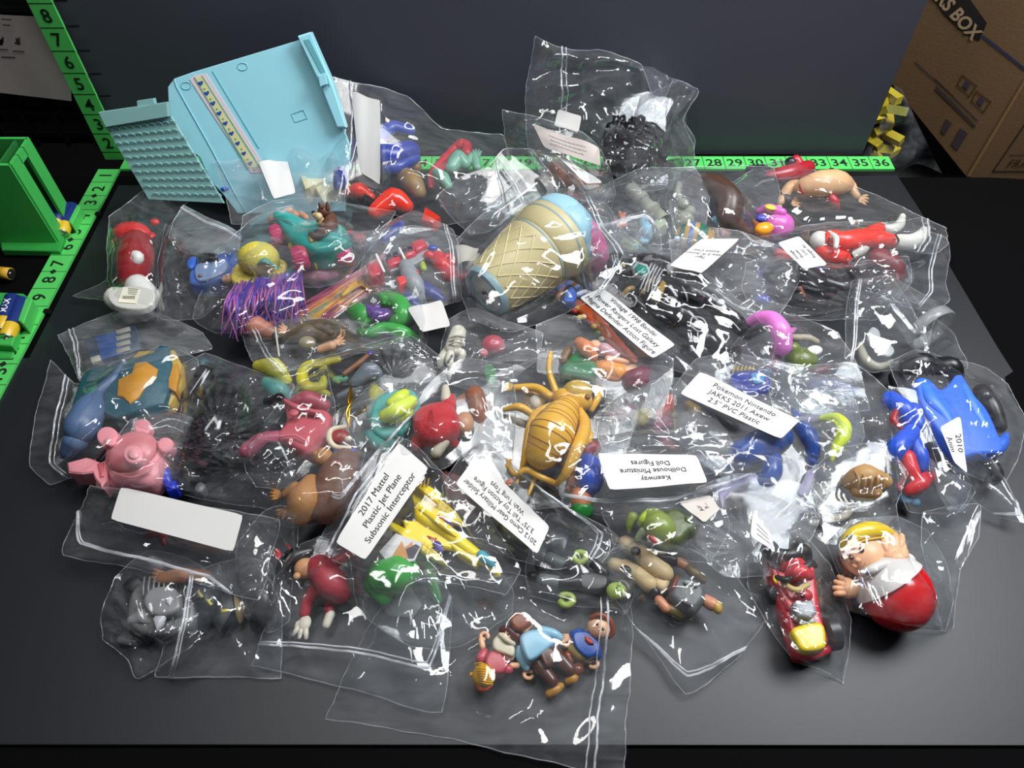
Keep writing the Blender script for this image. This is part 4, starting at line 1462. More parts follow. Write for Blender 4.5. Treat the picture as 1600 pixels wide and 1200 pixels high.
t = T('toy_figure', 'black and violet toy figure under film below the red suit figure', 'toy figure', (1230, 440), .6)
t.p('torso', M('#17171d', .3), tube([(1210, 430), (1240, 425), (1275, 440)], [18, 24, 18]))
t.p('cape', M('#3b3a78', .35), prism(smoothpoly([(1185, 420), (1240, 404), (1290, 412), (1270, 430), (1200, 440)]), .35))
t.p('arm', M('#131318', .25), tube([(1240, 432, .4), (1262, 446, .5), (1290, 458, .3), (1306, 452)], [11, 12, 10, 8]))
t.p('leg', M('#1c1b22', .3), tube([(1280, 440), (1320, 450), (1350, 430)], [14, 13, 10]))
t.p('gem', M('#4440a0', .2), ell((1192, 468, .3), 13, 10, 8), )
t.p('strap', M('#8a4a3a', .4), tube([(1250, 450, .9), (1256, 462, .7)], 3))
t = T('toy_figure', 'dark red toy figure tipped head down with a tiny yellow badge', 'toy figure', (1395, 415), .5)
t.p('torso', M('#7c1f2b', .35), tube([(1370, 402), (1396, 416), (1406, 434)], [17, 17, 9]))
t.p('arm', M('#4b3f45', .4), tube([(1352, 408), (1340, 424), (1330, 446)], [8, 8, 6]))
t.p('leg', M('#121215', .35), tube([(1330, 430), (1352, 448), (1376, 450)], [15, 16, 11]))
t.p('badge', M('#d9a520', .3), ell((1332, 420, .6), 5, 5, 2))
t.p('sash', M('#5d1a26', .4), prism([(1392, 400), (1404, 406), (1410, 436), (1400, 438)], .5))

# ---- clear cup with white discs, lower right of the back group
t = T('plastic_cup', 'clear glossy plastic cup on its side with a pale rim', 'cup', (1430, 510), .1)
t.p('wall', CLEAR, lathe(W(1372, 440, .9), W(1445, 505, .95), [(0, .42), (.04, .5), (.3, .58), (.85, .82), (.87, .84), (1, .84)], 32))
t.p('rim', M('#a9acae', .2, alpha=.45), lathe(W(1445, 505, .95), W(1466, 524, .95), [(0, .86), (.1, .94), (.6, .96), (.66, .92), (.6, .84), (.1, .8)], 36))
t = T('plastic_disc', 'translucent white oval disc inside the film near the clear cup, upper one', 'disc', (1365, 524), .9)
t.p('pad', M('#b9bdbf', .4, alpha=.85), prism(smoothpoly([(1356, 520), (1364, 510), (1374, 516), (1376, 530), (1366, 537), (1357, 531)]), .1))
t = T('plastic_disc', 'translucent white oval disc inside the film near the clear cup, lower one', 'disc', (1384, 544), .9)
t.p('pad', M('#b9bdbf', .4, alpha=.85), prism(smoothpoly([(1371, 544), (1378, 534), (1392, 538), (1398, 548), (1390, 556), (1376, 552)]), .1))
t = T('toy_tooth', 'cream curved toy piece deep in the film left of the clear cup', 'toy piece', (1358, 560), .4)
t.p('curl', M('#a7a28e', .4), tube([(1344, 540), (1352, 562), (1372, 574), (1392, 566)], [6, 8, 8, 5]))

bag('clear bag with the bare-chested wrestler lying below the back ruler',
    [[(1140, 290), (1190, 255), (1240, 250), (1262, 262)], [(1360, 300), (1452, 345)], [(1440, 372), (1330, 352)], [(1210, 370), (1165, 330)]],
    (.9, 1.0, .8, 1.4), .3, 13, .06)
bag('clear bag hanging past the desk corner below the white boots',
    [[(1330, 372), (1440, 360), (1480, 372)], [(1484, 400), (1478, 440), (1484, 470)], [(1462, 486), (1400, 476)], [(1340, 452), (1330, 410)]],
    (.8, .4, .2, .5), .15, 14, .03, zip_side=1, zip_at=.22)
bag('clear bag round the red and white suit figure',
    [[(1160, 372), (1215, 362), (1290, 348), (1380, 346), (1440, 340)], [(1478, 356), (1482, 380)], [(1462, 396), (1400, 402), (1310, 430)], [(1215, 438), (1190, 400)]],
    (1.5, 1.1, .8, 1.2), .35, 15, .06, zip_side=1, zip_at=.1,
    labels=[dict(q=[(1255, 421), (1215, 379), (1249, 368), (1293, 414)], z=2.3, bow=.03, text='Vintage\nPower\nLost\nRanger Ac', size=.8, height=.8)])
bag('clear bag over the black and violet figure, crumpled',
    [[(1165, 410), (1230, 400), (1300, 412)], [(1420, 400), (1425, 440)], [(1370, 500), (1300, 500)], [(1180, 500), (1160, 450)]],
    (1.3, 1.0, .8, 1.2), .4, 16, .13, radial=(1340, 480, 22, .14))
bag('smooth clear bag over the clear cup, its rim poking out',
    [[(1330, 440), (1372, 432), (1392, 430)], [(1425, 480), (1452, 545)], [(1420, 575), (1360, 582)], [(1320, 560), (1322, 490)]],
    (1.4, 1.2, .7, 1.0), .5, 17, .05, zip_side=3, zip_at=.1)
bag('thin clear bag lying flat right of the clear cup rim',
    [[(1462, 498), (1490, 520), (1500, 545)], [(1510, 560), (1512, 575)], [(1500, 582), (1470, 575)], [(1440, 560), (1450, 530)]],
    (.3, .15, .1, .3), .1, 18, .02)

# ---- ice cream cup, the big piece in the middle
t = T('ice_cream_cup', 'large toy ice cream cone cup in beige and pale blue lying on its side', 'toy cup', (830, 400), 1.0)
A = W(762, 454, 2.0)
B = W(868, 372, 2.35)
CN = M('#bfb283', .45, vary=.02)
t.p('cone', CN, lathe(A, B, [(0, .66), (0, 1.0), (.03, 1.06), (.3, 1.26), (.62, 1.46), (.66, 1.52), (.7, 1.5), (.72, 1.44), (.74, 1.54), (.98, 1.66), (1.02, 1.62), (1.03, 1.5)], 48))
PB = M('#8fb8c8', .4, vary=.02)
t.p('base_ring', M('#7d9ba3', .4), lathe(A, B, [(-.02, .74), (-.05, .8), (-.045, 1.0), (0, 1.07), (.02, 1.05)], 48))
t.p('base_disc', M('#c9c7c0', .45), closed(lathe(A, B, [(.0, .8), (-.03, .78)], 40), 40))
ax = (B - A) / np.linalg.norm(B - A)
s1 = np.cross(ax, [0, 0, 1.]); s1 /= np.linalg.norm(s1)
s2 = np.cross(s1, ax)
o_ = A - ax * .05
t.p('keyhole', BLK, box(o_ + s1 * .1 - s2 * .02, (.12, .3, .12), 50), box(o_ + s1 * -.05 - s2 * .08, (.3, .1, .1), 30))
t.p('base_seam', '#8d8b86', sweep([o_ + s1 * .1 - s2 * .1, o_ - s1 * .6 - s2 * .35], [.01, .01], 4))
t.p('rim_band', PB, lathe(A, B, [(1.0, 1.5), (1.02, 1.6), (1.08, 1.62), (1.14, 1.57), (1.2, 1.53), (1.22, 1.5), (1.28, 1.34), (1.33, 1.0), (1.35, .5), (1.352, .02)], 48))
t.p('groove', M('#7f9aa0', .5), lathe(A, B, [(.675, 1.53), (.685, 1.535), (.695, 1.53)], 48), lathe(A, B, [(.93, 1.645), (.94, 1.65), (.95, 1.65)], 48))
ribs = []
L_ = np.linalg.norm(B - A)
for hand_ in (1, -1):
    for k_ in range(14):
        pts = []
        for i_ in range(9):
            f_ = i_ / 8
            tt = .05 + .57 * f_
            r_ = 1.06 + (1.46 - 1.06) * (tt - .03) / .59 + .015
            a_ = 2 * math.pi * k_ / 14 + hand_ * f_ * 1.15
            pts.append(A + (B - A) * tt + r_ * (math.cos(a_) * s2 + math.sin(a_) * s1))
        ribs.append(sweep(pts, [.028] * 9, 5, caps=False))
t.p('waffle_ridge', M('#cfc192', .45, vary=.02), *ribs)['kind'] = 'stuff'
t.p('window_ridge', M('#b0a377', .45), *[sweep([A + (B - A) * tt + 1.66 * (math.cos(a_) * s2 + math.sin(a_) * s1) for tt, a_ in ((.76, -1.3), (.93, -1.25), (.93, -.85), (.76, -.9), (.76, -1.3))], [.03] * 5, 5, caps=False)])
A2, B2 = W(897, 384, 2.0), W(919, 370, 2.1)
t.p('scoop', M('#cf5f94', .35), lathe(A2, B2, [(0, .02), (0, 1.1), (.1, 1.32), (.35, 1.42), (.7, 1.42), (.95, 1.32), (1.0, 1.15), (1.02, .02)], 40))
for a_ in (-1.2, -.4, .5):
    t.p('scoop_mark', M('#e08ab2', .3), box(A2 + (B2 - A2) * .6 + np.array([.4, .3, 0]) * 0 + 1.43 * (math.cos(a_ + 1.0) * np.array([0, 0, 1.]) + math.sin(a_ + 1.0) * np.array([.45, -.8, 0])), (.12, .2, .05), 30))
t = T('paper_tag', 'small cream folded paper under film left of the ice cream cup', 'paper tag', (732, 400), 1.4)
t.p('sheet', M('#b9b4a6', .6), quadgrid([W(712, 384, 1.7), W(748, 386, 1.9), W(742, 404, 1.8), W(716, 414, 1.6)], 6, 4, lambda u, v: np.array([0, 0, .08 * math.sin(u * 5)])))
bag('clear bag stretched over the large ice cream cup',
    [[(716, 372), (760, 330), (830, 300), (890, 296)], [(948, 318), (975, 360), (1010, 396)], [(960, 450), (880, 490), (800, 520)], [(735, 500), (716, 440)]],
    (2.2, 2.0, 1.5, 1.4), .4, 20, .045, zip_side=1, zip_at=.12)

# ---- left side group: red dispenser, silver zip bag, blue case
t = T('candy_dispenser', 'glossy dark red toy candy holder with red cap and big white base', 'toy', (205, 410), .3)
t.p('body', M('#8f1016', .2), tube([(214, 380, .3), (212, 404, .25), (208, 430, .1)], [24, 28, 24]))
t.p('cap', M('#d02020', .3), ell((206, 364, .7), 30, 20, 16, -8), tube([(184, 374, .5), (206, 378, .55), (236, 368, .5)], [7, 9, 7], flat=.6))
t.p('cap_knob', M('#d02020', .3), ell((242, 347, .9), 7, 6, 5))
t.p('base', M('#dcdbd6', .3), tube([(182, 466, .1), (206, 474, .05), (226, 472, .05)], [19, 22, 19]), tube([(216, 448, .3), (230, 462, .2)], [20, 19]))
t.p('base_plate', M('#c9c8c0', .4), prism(smoothpoly([(168, 458), (200, 446), (238, 452), (240, 470), (220, 482), (180, 478)]), .3, 1.0, .08))
st = t.p('price_sticker', M('#e8e3cd', .6), prism([(192, 448), (219, 452), (213, 474), (184, 472)], .02, 1.31, .005), smooth=False)
t.p('barcode', '#55524c', *[prism([(192 + k_ * 2.2, 462), (193.3 + k_ * 2.2, 462.2), (192.6 + k_ * 2.2, 467), (191.3 + k_ * 2.2, 466.8)], .005, 1.33, .001) for k_ in range(9)], *[prism([(200, 450 + r_ * 2.6), (216 - r_, 452 + r_ * 2.6), (216 - r_, 453 + r_ * 2.6), (200, 451 + r_ * 2.6)], .005, 1.33, .001) for r_ in range(4)], parent=st, smooth=False)['kind'] = 'stuff'
t.p('side_strip', M('#d9d6d0', .4), tube([(190, 414, .9), (184, 428, .8)], 2), tube([(196, 418, 1.0), (190, 432, .9)], 2), tube([(203, 424, 1.0), (198, 436, .9)], 2))
t.p('handle', M('#e1e0db', .35), tube([(204, 396, 1.1), (216, 402, 1.15), (212, 410, 1.05)], [8, 9, 7]), tube([(222, 386, 1.0), (232, 380, .9)], [6, 6]))
t = T('toy_case', 'pale blue toy case with black clip in the bag beside the silver zip flap', 'toy case', (335, 425), .4)
t.p('shell', M('#3f63b4', .3), prism(smoothpoly([(296, 420), (304, 402), (350, 392), (380, 398), (360, 430), (300, 442)]), .8, 0, .15))
t.p('panel', M('#8298bf', .35), prism(smoothpoly([(304, 422), (312, 410), (350, 404), (352, 424), (312, 438)]), .1, .8, .03))
t.p('clip', M('#111113', .3), prism([(307, 396), (336, 392), (340, 402), (310, 406)], .35, .75, .05))
t.p('badge', M('#3564c4', .3), prism(smoothpoly([(292, 408), (300, 400), (306, 404), (302, 416), (294, 418)]), .1, .85, .02))
t.p('knob', M('#6a5c4e', .4), ell((313, 431, .85), 3.5, 3.5, 3))
bag('clear bag round the dark red candy holder with a pointed left corner',
    [[(170, 338), (215, 305), (262, 268), (300, 262)], [(322, 280), (268, 350), (246, 410)], [(250, 500), (222, 488), (165, 470)], [(112, 464), (168, 438), (166, 390)]],
    (1.6, 1.2, .4, .3), .5, 21, .07)
SILV = film_mat('bright_film', .10, 3.2, rough=.12, streak=.12)
bag('clear bag with a bright silvery zip flap catching the lamp above the blue case',
    [[(286, 320), (320, 338), (356, 352)], [(378, 368), (372, 392)], [(340, 400), (290, 396)], [(262, 372), (272, 345)]],
    (1.3, 1.6, 1.2, .9), .25, 22, .04, film=SILV, zip_side=0, zip_at=.1)
bag('crumpled clear bag round the pale blue toy case',
    [[(258, 350), (300, 372), (350, 380)], [(400, 372), (392, 405)], [(350, 470), (312, 498)], [(246, 500), (244, 430)]],
    (.9, 1.2, .5, .4), .4, 23, .15, radial=(262, 440, 20, .15))

# ---- doll with yellow hat and violet hair, streaked hair beside it
t = T('toy_doll', 'doll with long violet hair under a yellow bucket hat', 'doll', (420, 460), .8)
YH = M('#d0c048', .6, bump=1.4, scale=420)
hat = t.p('hat', YH, ell((404, 404, .75), 32, 27, 26), prism(smoothpoly([(360, 432), (368, 412), (400, 398), (440, 404), (448, 418), (430, 440), (390, 446), (368, 442)]), .25, .75, .1))
t.p('hat_slot', M('#4f9485', .45), tube([(402, 413, 1.55), (414, 407, 1.72), (434, 419, 1.35)], [3, 6, 2], flat=.6), parent=hat)
t.p('ribbon', M('#3f8f86', .45), tube([(436, 440, .9), (448, 430, .9), (462, 414, .7)], [5, 7, 4], flat=.5))
hs = []
rs_ = random.Random(8)
t.p('hair_mass', M('#5a3f92', .35, bump=1, scale=120), tube([(450, 444, .1), (410, 470, .1), (390, 496)], [16, 24, 16]))
for k_ in range(190):
    a_ = rs_.random()
    x_, y_ = 362 + 104 * a_, 446 + 16 * rs_.random() - 22 * a_
    w1, w2 = rs_.uniform(-16, 10), rs_.uniform(-34, 20)
    hs.append((a_, tube([(x_ + 6, y_ - 6, 1.0), (x_ + w1, y_ + 24, .95 + .35 * rs_.random()), (x_ + w2, y_ + 52 + 22 * rs_.random(), .3 + .3 * rs_.random())], [1.3, 1.7, .8], 4, sub=3)))
t.p('hair', M('#4c3f9c', .3), *[s for i_, (a_, s) in enumerate(hs) if i_ % 3 == 0])['kind'] = 'stuff'
t.p('hair', M('#7d52a6', .3), *[s for i_, (a_, s) in enumerate(hs) if i_ % 3 == 1], label='lighter violet locks')['kind'] = 'stuff'
t.p('hair', M('#a35a90', .3), *[s for i_, (a_, s) in enumerate(hs) if i_ % 3 == 2], label='rosy violet locks')['kind'] = 'stuff'
t.p('face', M('#c9936f', .4), ell((356, 436, .3), 10, 9, 7))
t.p('shoe', M('#a3202e', .35), ell((358, 438, .1), 7, 6, 5))
t.p('body', M('#b0705a', .4), tube([(400, 510, .1), (424, 520, .1)], [18, 12]))
t = T('streaked_hair', 'fan of rose, orange and green toy hair strands under tight film', 'doll hair', (540, 450), .5, kind='thing')
for c_, o1 in (('#a04a64', 0), ('#c98a2c', 1), ('#3d7f78', 2), ('#cf9a3a', 3), ('#8d3a56', 4)):
    q = []
    for k_ in range(16):
        f_ = (o1 + k_ / 9 + rs_.uniform(-.6, .6)) / 5
        q.append(tube([(600 - 18 * f_, 400 + 45 * f_, .7), (540 - 10 * f_ + rs_.uniform(-6, 6), 440 + 40 * f_, .8), (455 + 20 * f_ + rs_.uniform(-14, 14), 492 + 34 * f_, .4)], [1.6, 2.2, 1.4], 5, sub=2))
    t.p('lock', M(c_, .35), *q, label='strands in one colour')['kind'] = 'stuff'
t = T('toy_brush', 'amber yellow toy brush with fanned bristles under film', 'toy brush', (548, 450), 1.2)
t.p('head', M('#d09a20', .4), *[tube([(536, 462, .2), (548 + k_ * 3, 448 - k_ * .5, .22), (560 + k_ * 3.4, 438 + k_ * 3.2, .1)], [4, 3, 2], 6, sub=2) for k_ in range(6)])
t = T('toy_hand', 'rose pink toy paw under film below the orange toy bricks', 'toy hand', (500, 436), 1.0)
t.p('palm', M('#c07a92', .4), tube([(476, 432), (500, 430), (520, 428)], [10, 13, 9]))

# ---- teal toy car with magenta wheels and a brown bear-like driver
t = T('toy_car', 'teal toy car with magenta wheels and yellow grille', 'toy car', (490, 370), 1.7)
TE, MGN, YE, OR = M('#1f9a91', .3), M('#c0225f', .35), M('#e2c41c', .35), M('#ec8a1a', .35)
t.p('body', TE, prism(smoothpoly([(428, 336), (446, 328), (474, 340), (500, 340), (534, 348), (546, 368), (538, 380), (498, 390), (470, 382), (448, 366)]), 1.0, 0, .25))
t.p('hood', TE, ell((514, 374, .55), 28, 15, 13, -12))
t.p('tail_fin', TE, tube([(434, 338, .7), (452, 346, .7), (468, 362, .6)], [8, 9, 7]))
t.p('cockpit', M('#12605c', .4), tube([(476, 352, .72), (484, 364, .74), (500, 366, .72), (516, 360, .7)], 4))
t.p('fender', TE, tube([(474, 382, .3), (488, 392, .3), (492, 400, .1)], [8, 10, 7]))
t.p('grille', YE, prism([(497, 384), (537, 377), (540, 384), (500, 392)], .85, 0, .05))
t.p('grille_wing', YE, prism([(484, 404), (500, 396), (506, 404), (492, 412)], .3, 0, .05))
t.p('bumper', OR, prism([(492, 405), (548, 393), (551, 401), (494, 413)], .42, -.3, .06))
t.p('exhaust', YE, tube([(442, 358, .5), (452, 366, .5), (460, 378, .4), (456, 384, .3)], [5, 7, 8, 6]))
t.p('exhaust', YE, tube([(522, 356, .6), (532, 366, .5)], [5, 5]))
for (x_, y_, r_) in ((434, 368, 19), (468, 403, 20), (536, 398, 15)):
    cW = W(x_, y_, 1.7 + r_ * .022)
    rr_ = r_ * .0235
    w_ = t.p('wheel', MGN, closed(lathe(cW + np.array([-.24, -.1, 0]), cW + np.array([.3, .12, 0]), [(0, rr_ * .9), (.1, rr_), (.9, rr_), (1, rr_ * .85)], 22), 22))
    for k_ in range(12):
        a_ = math.pi * 2 * k_ / 12
        q_ = np.array([0, math.cos(a_) * rr_, math.sin(a_) * rr_])
        t.p('tread', MGN, sweep([cW + np.array([-.16, -.06, 0]) + q_, cW + np.array([.22, .08, 0]) + q_], [.03, .03], 5, caps=False), parent=w_)
    t.p('hub', M('#9a1a4a', .35), closed(lathe(cW + np.array([-.27, -.11, 0]), cW + np.array([-.2, -.08, 0]), [(0, rr_ * .35), (1, rr_ * .5)], 14), 14), parent=w_)
t.p('engine', M('#c4733c', .4), tube([(424, 342, .3), (428, 338, .4)], 6), tube([(452, 330, .5), (462, 336, .5)], 6), tube([(470, 334, .5), (478, 340, .5)], 5))
t = T('toy_bear', 'brown furry toy driver with cream chest seated in the teal car', 'toy animal', (508, 350), 2.4)
BW = M('#5a3526', .5, bump=.6, scale=300)
t.p('body', BW, tube([(504, 366), (514, 354, .1), (516, 342, .3)], [13, 15, 11]))
t.p('head', BW, ell((506, 330, .65), 10, 10, 9))
t.p('ear', BW, tube([(502, 324, 1.2), (499, 318, 1.4)], [4, 2]), label=None)
t.p('ear', BW, tube([(512, 326, 1.2), (511, 317, 1.45)], [4, 2]))
t.p('chest', M('#c2a878', .5), ell((502, 346, .45), 8, 9, 7))
t.p('muzzle', M('#c9b184', .5), tube([(498, 338, .9), (492, 336, .85)], [6, 4.5]))
t.p('nose', BLK, ell((490, 332, .95), 3.4, 3, 3))
t.p('arm', BW, tube([(508, 362, .4), (494, 370, .3), (486, 366, .25)], [7, 6, 5]))
t.p('hand', M('#c2a878', .5), *fingers((490, 372, .3), 190, 6))
bag('clear bag round the teal toy car, sharp bright folds at its lower corner',
    [[(380, 338), (430, 312), (500, 308), (560, 322)], [(620, 330), (600, 360)], [(545, 432), (500, 450)], [(400, 440), (372, 400)]],
    (2.1, 2.2, 1.5, 1.6), .4, 24, .07)
bag('clear bag over the yellow-hatted doll, film drawn tight in long streaks',
    [[(330, 400), (372, 360), (420, 330)], [(560, 388), (640, 352), (724, 372)], [(640, 440), (560, 492), (498, 506)], [(340, 520), (300, 498), (318, 440)]],
    (1.0, 2.0, 1.3, .6), .35, 25, .09)

# ---- middle: robot, clown, green lizard, soldier
t = T('toy_robot', 'red and grey toy robot with two pairs of dark windows lying face up', 'toy robot', (640, 400), 1.3)
GR = M('#83878c', .4)
RR = M('#b52f3d', .3)
t.p('torso', GR, prism([(596, 404), (630, 388), (668, 376), (676, 396), (650, 412), (610, 424)], .5, 0, .08))
for q_ in ([(602, 402), (622, 392), (628, 408), (608, 416)], [(628, 388), (644, 380), (650, 394), (632, 402)], [(642, 378), (660, 371), (668, 382), (650, 392)]):
    a_ = t.p('chest_panel', RR, prism(q_, .3, .4, .05))
for x_, y_ in ((607, 401), (617, 397), (631, 392), (640, 388)):
    t.p('window', M('#141c30', .2), prism([(x_ - 4, y_ - 3), (x_ + 4, y_ - 5), (x_ + 5, y_ + 2), (x_ - 3, y_ + 4)], .05, .7, .01))
t.p('arm', RR, prism([(572, 412), (588, 406), (598, 416), (594, 428), (578, 432)], .7, 0, .1))
t.p('arm', M('#1e2b80', .3), tube([(600, 376), (618, 360), (626, 352)], [8, 10, 8]))
t.p('waist', GR, tube([(634, 416, .3), (642, 426, .3)], [12, 11]))
t.p('leg', GR, tube([(638, 428, .3), (648, 444, .2), (654, 462)], [13, 15, 12]))
t.p('hip_block', M('#d02a2c', .3), prism([(618, 432), (632, 428), (638, 438), (624, 446)], .8, 0, .1))
t.p('hip_block', M('#d02a2c', .3), prism([(642, 424), (652, 420), (656, 430), (646, 436)], .8, 0, .1))
t.p('foot', M('#26327c', .3), tube([(632, 446), (640, 464), (650, 478)], [9, 11, 9]))
t.p('foot', M('#26327c', .3), tube([(658, 444), (674, 458), (690, 468)], [9, 12, 8]))
t.p('trim', WHT, tube([(588, 398, .7), (600, 424, .7)], 2), tube([(624, 388, .75), (632, 404, .75)], 2))
t = T('toy_figure', 'small red toy figure with blue cap tumbling beside the robot', 'toy figure', (690, 410), 1.2)
RD = M('#c21f2a', .3)
t.p('torso', RD, tube([(684, 404, .2), (694, 416, .2), (702, 430)], [13, 15, 13]))
t.p('arm', RD, tube([(678, 404, .4), (670, 398, .5), (664, 402, .4)], [7, 7, 5]))
t.p('leg', RD, tube([(692, 412, .5), (700, 402, .6), (706, 412, .5)], [7, 8, 6]))
t.p('head', M('#cdb98c', .4), ell((682, 394, .3), 8, 7, 7))
t.p('cap', M('#22409a', .3), ell((676, 388, .6), 8, 6, 5))
t.p('shell', M('#93a82c', .3), tube([(658, 408, .3), (662, 420, .2)], [5, 6]))
t.p('boot', BLK, ell((660, 426, .1), 6, 7, 5))
bag('clear bag with the robot, its long edge folded into a bright streak',
    [[(575, 372), (610, 345), (650, 330)], [(708, 358), (722, 400)], [(720, 470), (660, 484)], [(610, 470), (560, 440)]],
    (1.6, 2.0, 1.3, 1.3), .4, 26, .07, film=FILM_MILKY, zip_side=1, zip_at=.08,
    labels=[dict(q=[(636, 482), (690, 468), (704, 508), (660, 520)], z=2.1, bow=.05, mat=M('#c6c4c2', .6), note='plain grey-white paper')])
t = T('toy_lizard', 'glossy green toy lizard with a violet saddle, curled under film', 'toy animal', (600, 490), 1.2)
GG = M('#2c9a38', .3)
t.p('body', GG, tube([(556, 486, .1), (572, 494, .2), (588, 500, .1)], [15, 17, 12]))
t.p('body_rear', GG, tube([(606, 462, .2), (624, 474, .3), (630, 494, .2), (618, 504, .1)], [9, 14, 16, 12]))
t.p('tail', GG, tube([(560, 518, .3), (578, 520, .35), (600, 512, .35), (628, 518, .3), (650, 528, .1)], [4, 9, 9, 11, 6]))
t.p('leg', GG, tube([(594, 462, .3), (602, 470, .4), (596, 474, .3)], [6, 8, 5]))
t.p('claw', M('#1d7a2a', .3), *[tube([(596 + k_ * 8, 464 + k_, .5), (600 + k_ * 9, 474 + k_ * 2, .6)], [3.5, 2.5], 6) for k_ in range(4)])
t.p('saddle', M('#5c2f86', .3), tube([(572, 484, .5), (588, 492, .55), (602, 490, .5)], [9, 12, 9]))
t.p('saddle_flap', M('#4d2572', .3), ell((588, 480, .5), 8, 8, 6))
t = T('paper_scrap', 'white curved paper strip beside the green lizard tail', 'paper', (548, 510), 1.3)
t.p('sheet', M('#c2c0bd', .5), prism(smoothpoly([(537, 502), (550, 496), (574, 506), (566, 522), (544, 516)]), .12))
bag('clear bag with the green lizard and violet saddle',
    [[(508, 500), (560, 468), (590, 450)], [(660, 452), (672, 500)], [(662, 552), (620, 545), (560, 530)], [(500, 528)]],
    (1.4, 1.9, 1.2, 1.2), .35, 27, .07)
t = T('toy_soldier', 'camouflage brown toy soldier with bare hands and a pale helmet', 'toy figure', (480, 530), 1.0)
CM = M('#55452c', .55, bump=1, scale=60, vary=.4)
t.p('torso', CM, tube([(450, 526), (480, 520, .1), (520, 526)], [14, 17, 12]))
t.p('arm', CM, tube([(478, 520, .3), (498, 512, .4), (516, 520, .3)], [9, 10, 8]))
t.p('arm', CM, tube([(470, 510, .3), (520, 506, .3), (545, 515, .1)], [9, 10, 7]))
t.p('hand', PEACH, *fingers((446, 518, .5), 150, 9), *fingers((526, 534, .4), 20, 9))
t.p('forearm', PEACH, tube([(500, 546, .2), (518, 540, .3)], [7, 8]))
t.p('helmet', M('#8c8266', .25), ell((480, 536, .5), 14, 12, 10))
t.p('leg', M('#43361f', .55, vary=.4), tube([(530, 524), (560, 540), (600, 548)], [11, 10, 8]))
t.p('boot', M('#1c2622', .4), ell((432, 526, .3), 8, 10, 7))
t.p('rifle', M('#c2b9a6', .4), tube([(430, 512, .8), (436, 556, .5)], 1.6))
t = T('toy_snake', 'curled bright yellow toy snake near the rose-red dungarees', 'toy snake', (500, 580), 1.0)
t.p('body', M('#c9bd20', .35), tube([(528, 562, .3), (500, 568, .2), (478, 574, .15), (472, 592, .1), (482, 606, .1), (502, 604, .1), (506, 592, .2)], [6, 8, 9, 10, 11, 9, 6]))
t.p('coil', M('#b9ae1c', .35), tube([(470, 618), (494, 612), (512, 616)], [7, 9, 6]))
t = T('toy_capsule', 'yellow and sea-green rounded toy lid with ribbed top', 'toy lid', (440, 595), .9)
t.p('shell', M('#4d8f88', .4), tube([(420, 600), (434, 610), (444, 616)], [14, 17, 13]))
t.p('cap', M('#b6b23a', .4), tube([(404, 572, .2), (428, 574, .3), (448, 594, .2)], [10, 16, 9]))
t = T('toy_dragon_wing', 'grey and black ribbed toy wings spread above the yellow bow box', 'toy animal', (600, 560), 1.2)
GW = M('#4a4c50', .35)
for k_, (x_, y_) in enumerate(((580, 556), (594, 544), (614, 538), (634, 544), (646, 556), (650, 572))):
    t.p('wing_rib', M('#2b2c2f', .3), tube([(612, 590, .3), ((612 + x_) / 2 + 2, (590 + y_) / 2, .5), (x_, y_, .45)], [4, 5, 2.6], 7))
t.p('wing_skin', GW, prism(smoothpoly([(578, 560), (600, 546), (636, 546), (648, 566), (620, 592), (604, 588)]), .22))
t.p('body', M('#6c757f', .35), tube([(556, 598, .1), (576, 580, .2), (590, 582, .2)], [11, 15, 11]))
t.p('neck', M('#5b636b', .35), tube([(530, 620), (560, 606)], [6, 9]))
t = T('toy_stick', 'slim brown toy stick with a violet tip left of the grey wings', 'toy stick', (560, 568), 1.5)
t.p('shaft', M('#8a5530', .45), tube([(538, 584), (560, 568), (574, 556)], [4, 5, 4]))
t.p('tip', M('#4a34b0', .3), ell((578, 552, 0), 4, 5, 4))
t = T('toy_pebble', 'small mint green toy piece by the yellow snake', 'toy piece', (532, 592), 1.2)
t.p('body', M('#57a07c', .35), tube([(526, 594), (538, 592)], [7, 7]))
t = T('toy_pyramid', 'mustard toy pyramid between wings and bow box', 'toy piece', (584, 610), 1.1)
t.p('body', M('#b0a81a', .35), prism([(574, 604), (584, 594), (598, 606), (588, 620), (576, 622)], .55, 0, .2))
bag('clear bag with the camouflage soldier, zip rib crossing on its left',
    [[(375, 520), (420, 508), (470, 494)], [(560, 500), (640, 530)], [(650, 556), (560, 552), (480, 580)], [(418, 588), (392, 560)]],
    (1.1, 1.6, 1.6, 1.2), .3, 28, .06, zip_side=3, zip_at=.1, film=FILM_MILKY)
bag('clear crumpled bag over the grey wings and yellow snake',
    [[(418, 588), (500, 560), (590, 532), (640, 522)], [(690, 560), (700, 600)], [(640, 640), (560, 660)], [(470, 648), (430, 620)]],
    (1.3, 1.9, 1.4, 1.2), .35, 29, .1, radial=(660, 560, 24, .16))

# ---- far left: play set with guitar, grey box, pink teapot
t = T('toy_brick_box', 'small dark box with blue band and silver strips under the upper left bag', 'toy box', (170, 545), .3)
t.p('body', M('#26384c', .4), prism([(130, 530), (210, 508), (222, 545), (142, 570)], .5))
t.p('band', M('#2a4a82', .4), prism([(148, 526), (180, 517), (192, 552), (158, 562)], .05, .5, .01))
for k_ in range(4):
    t.p('strip', M('#8f8d87', .3), prism([(180, 516 + k_ * 10), (202, 510 + k_ * 10), (204, 516 + k_ * 10), (182, 522 + k_ * 10)], .08, .5, .01))
t.p('strip', M('#a09c92', .3), prism([(140, 558), (155, 554), (158, 562), (143, 567)], .15, .45, .02))
t = T('toy_ruin', 'teal and amber toy stone block with jagged edges', 'toy block', (220, 600), .8)
TL, AM = M('#1f5463', .45, bump=.8, scale=120), M('#c68a1e', .45, bump=.8, scale=120)
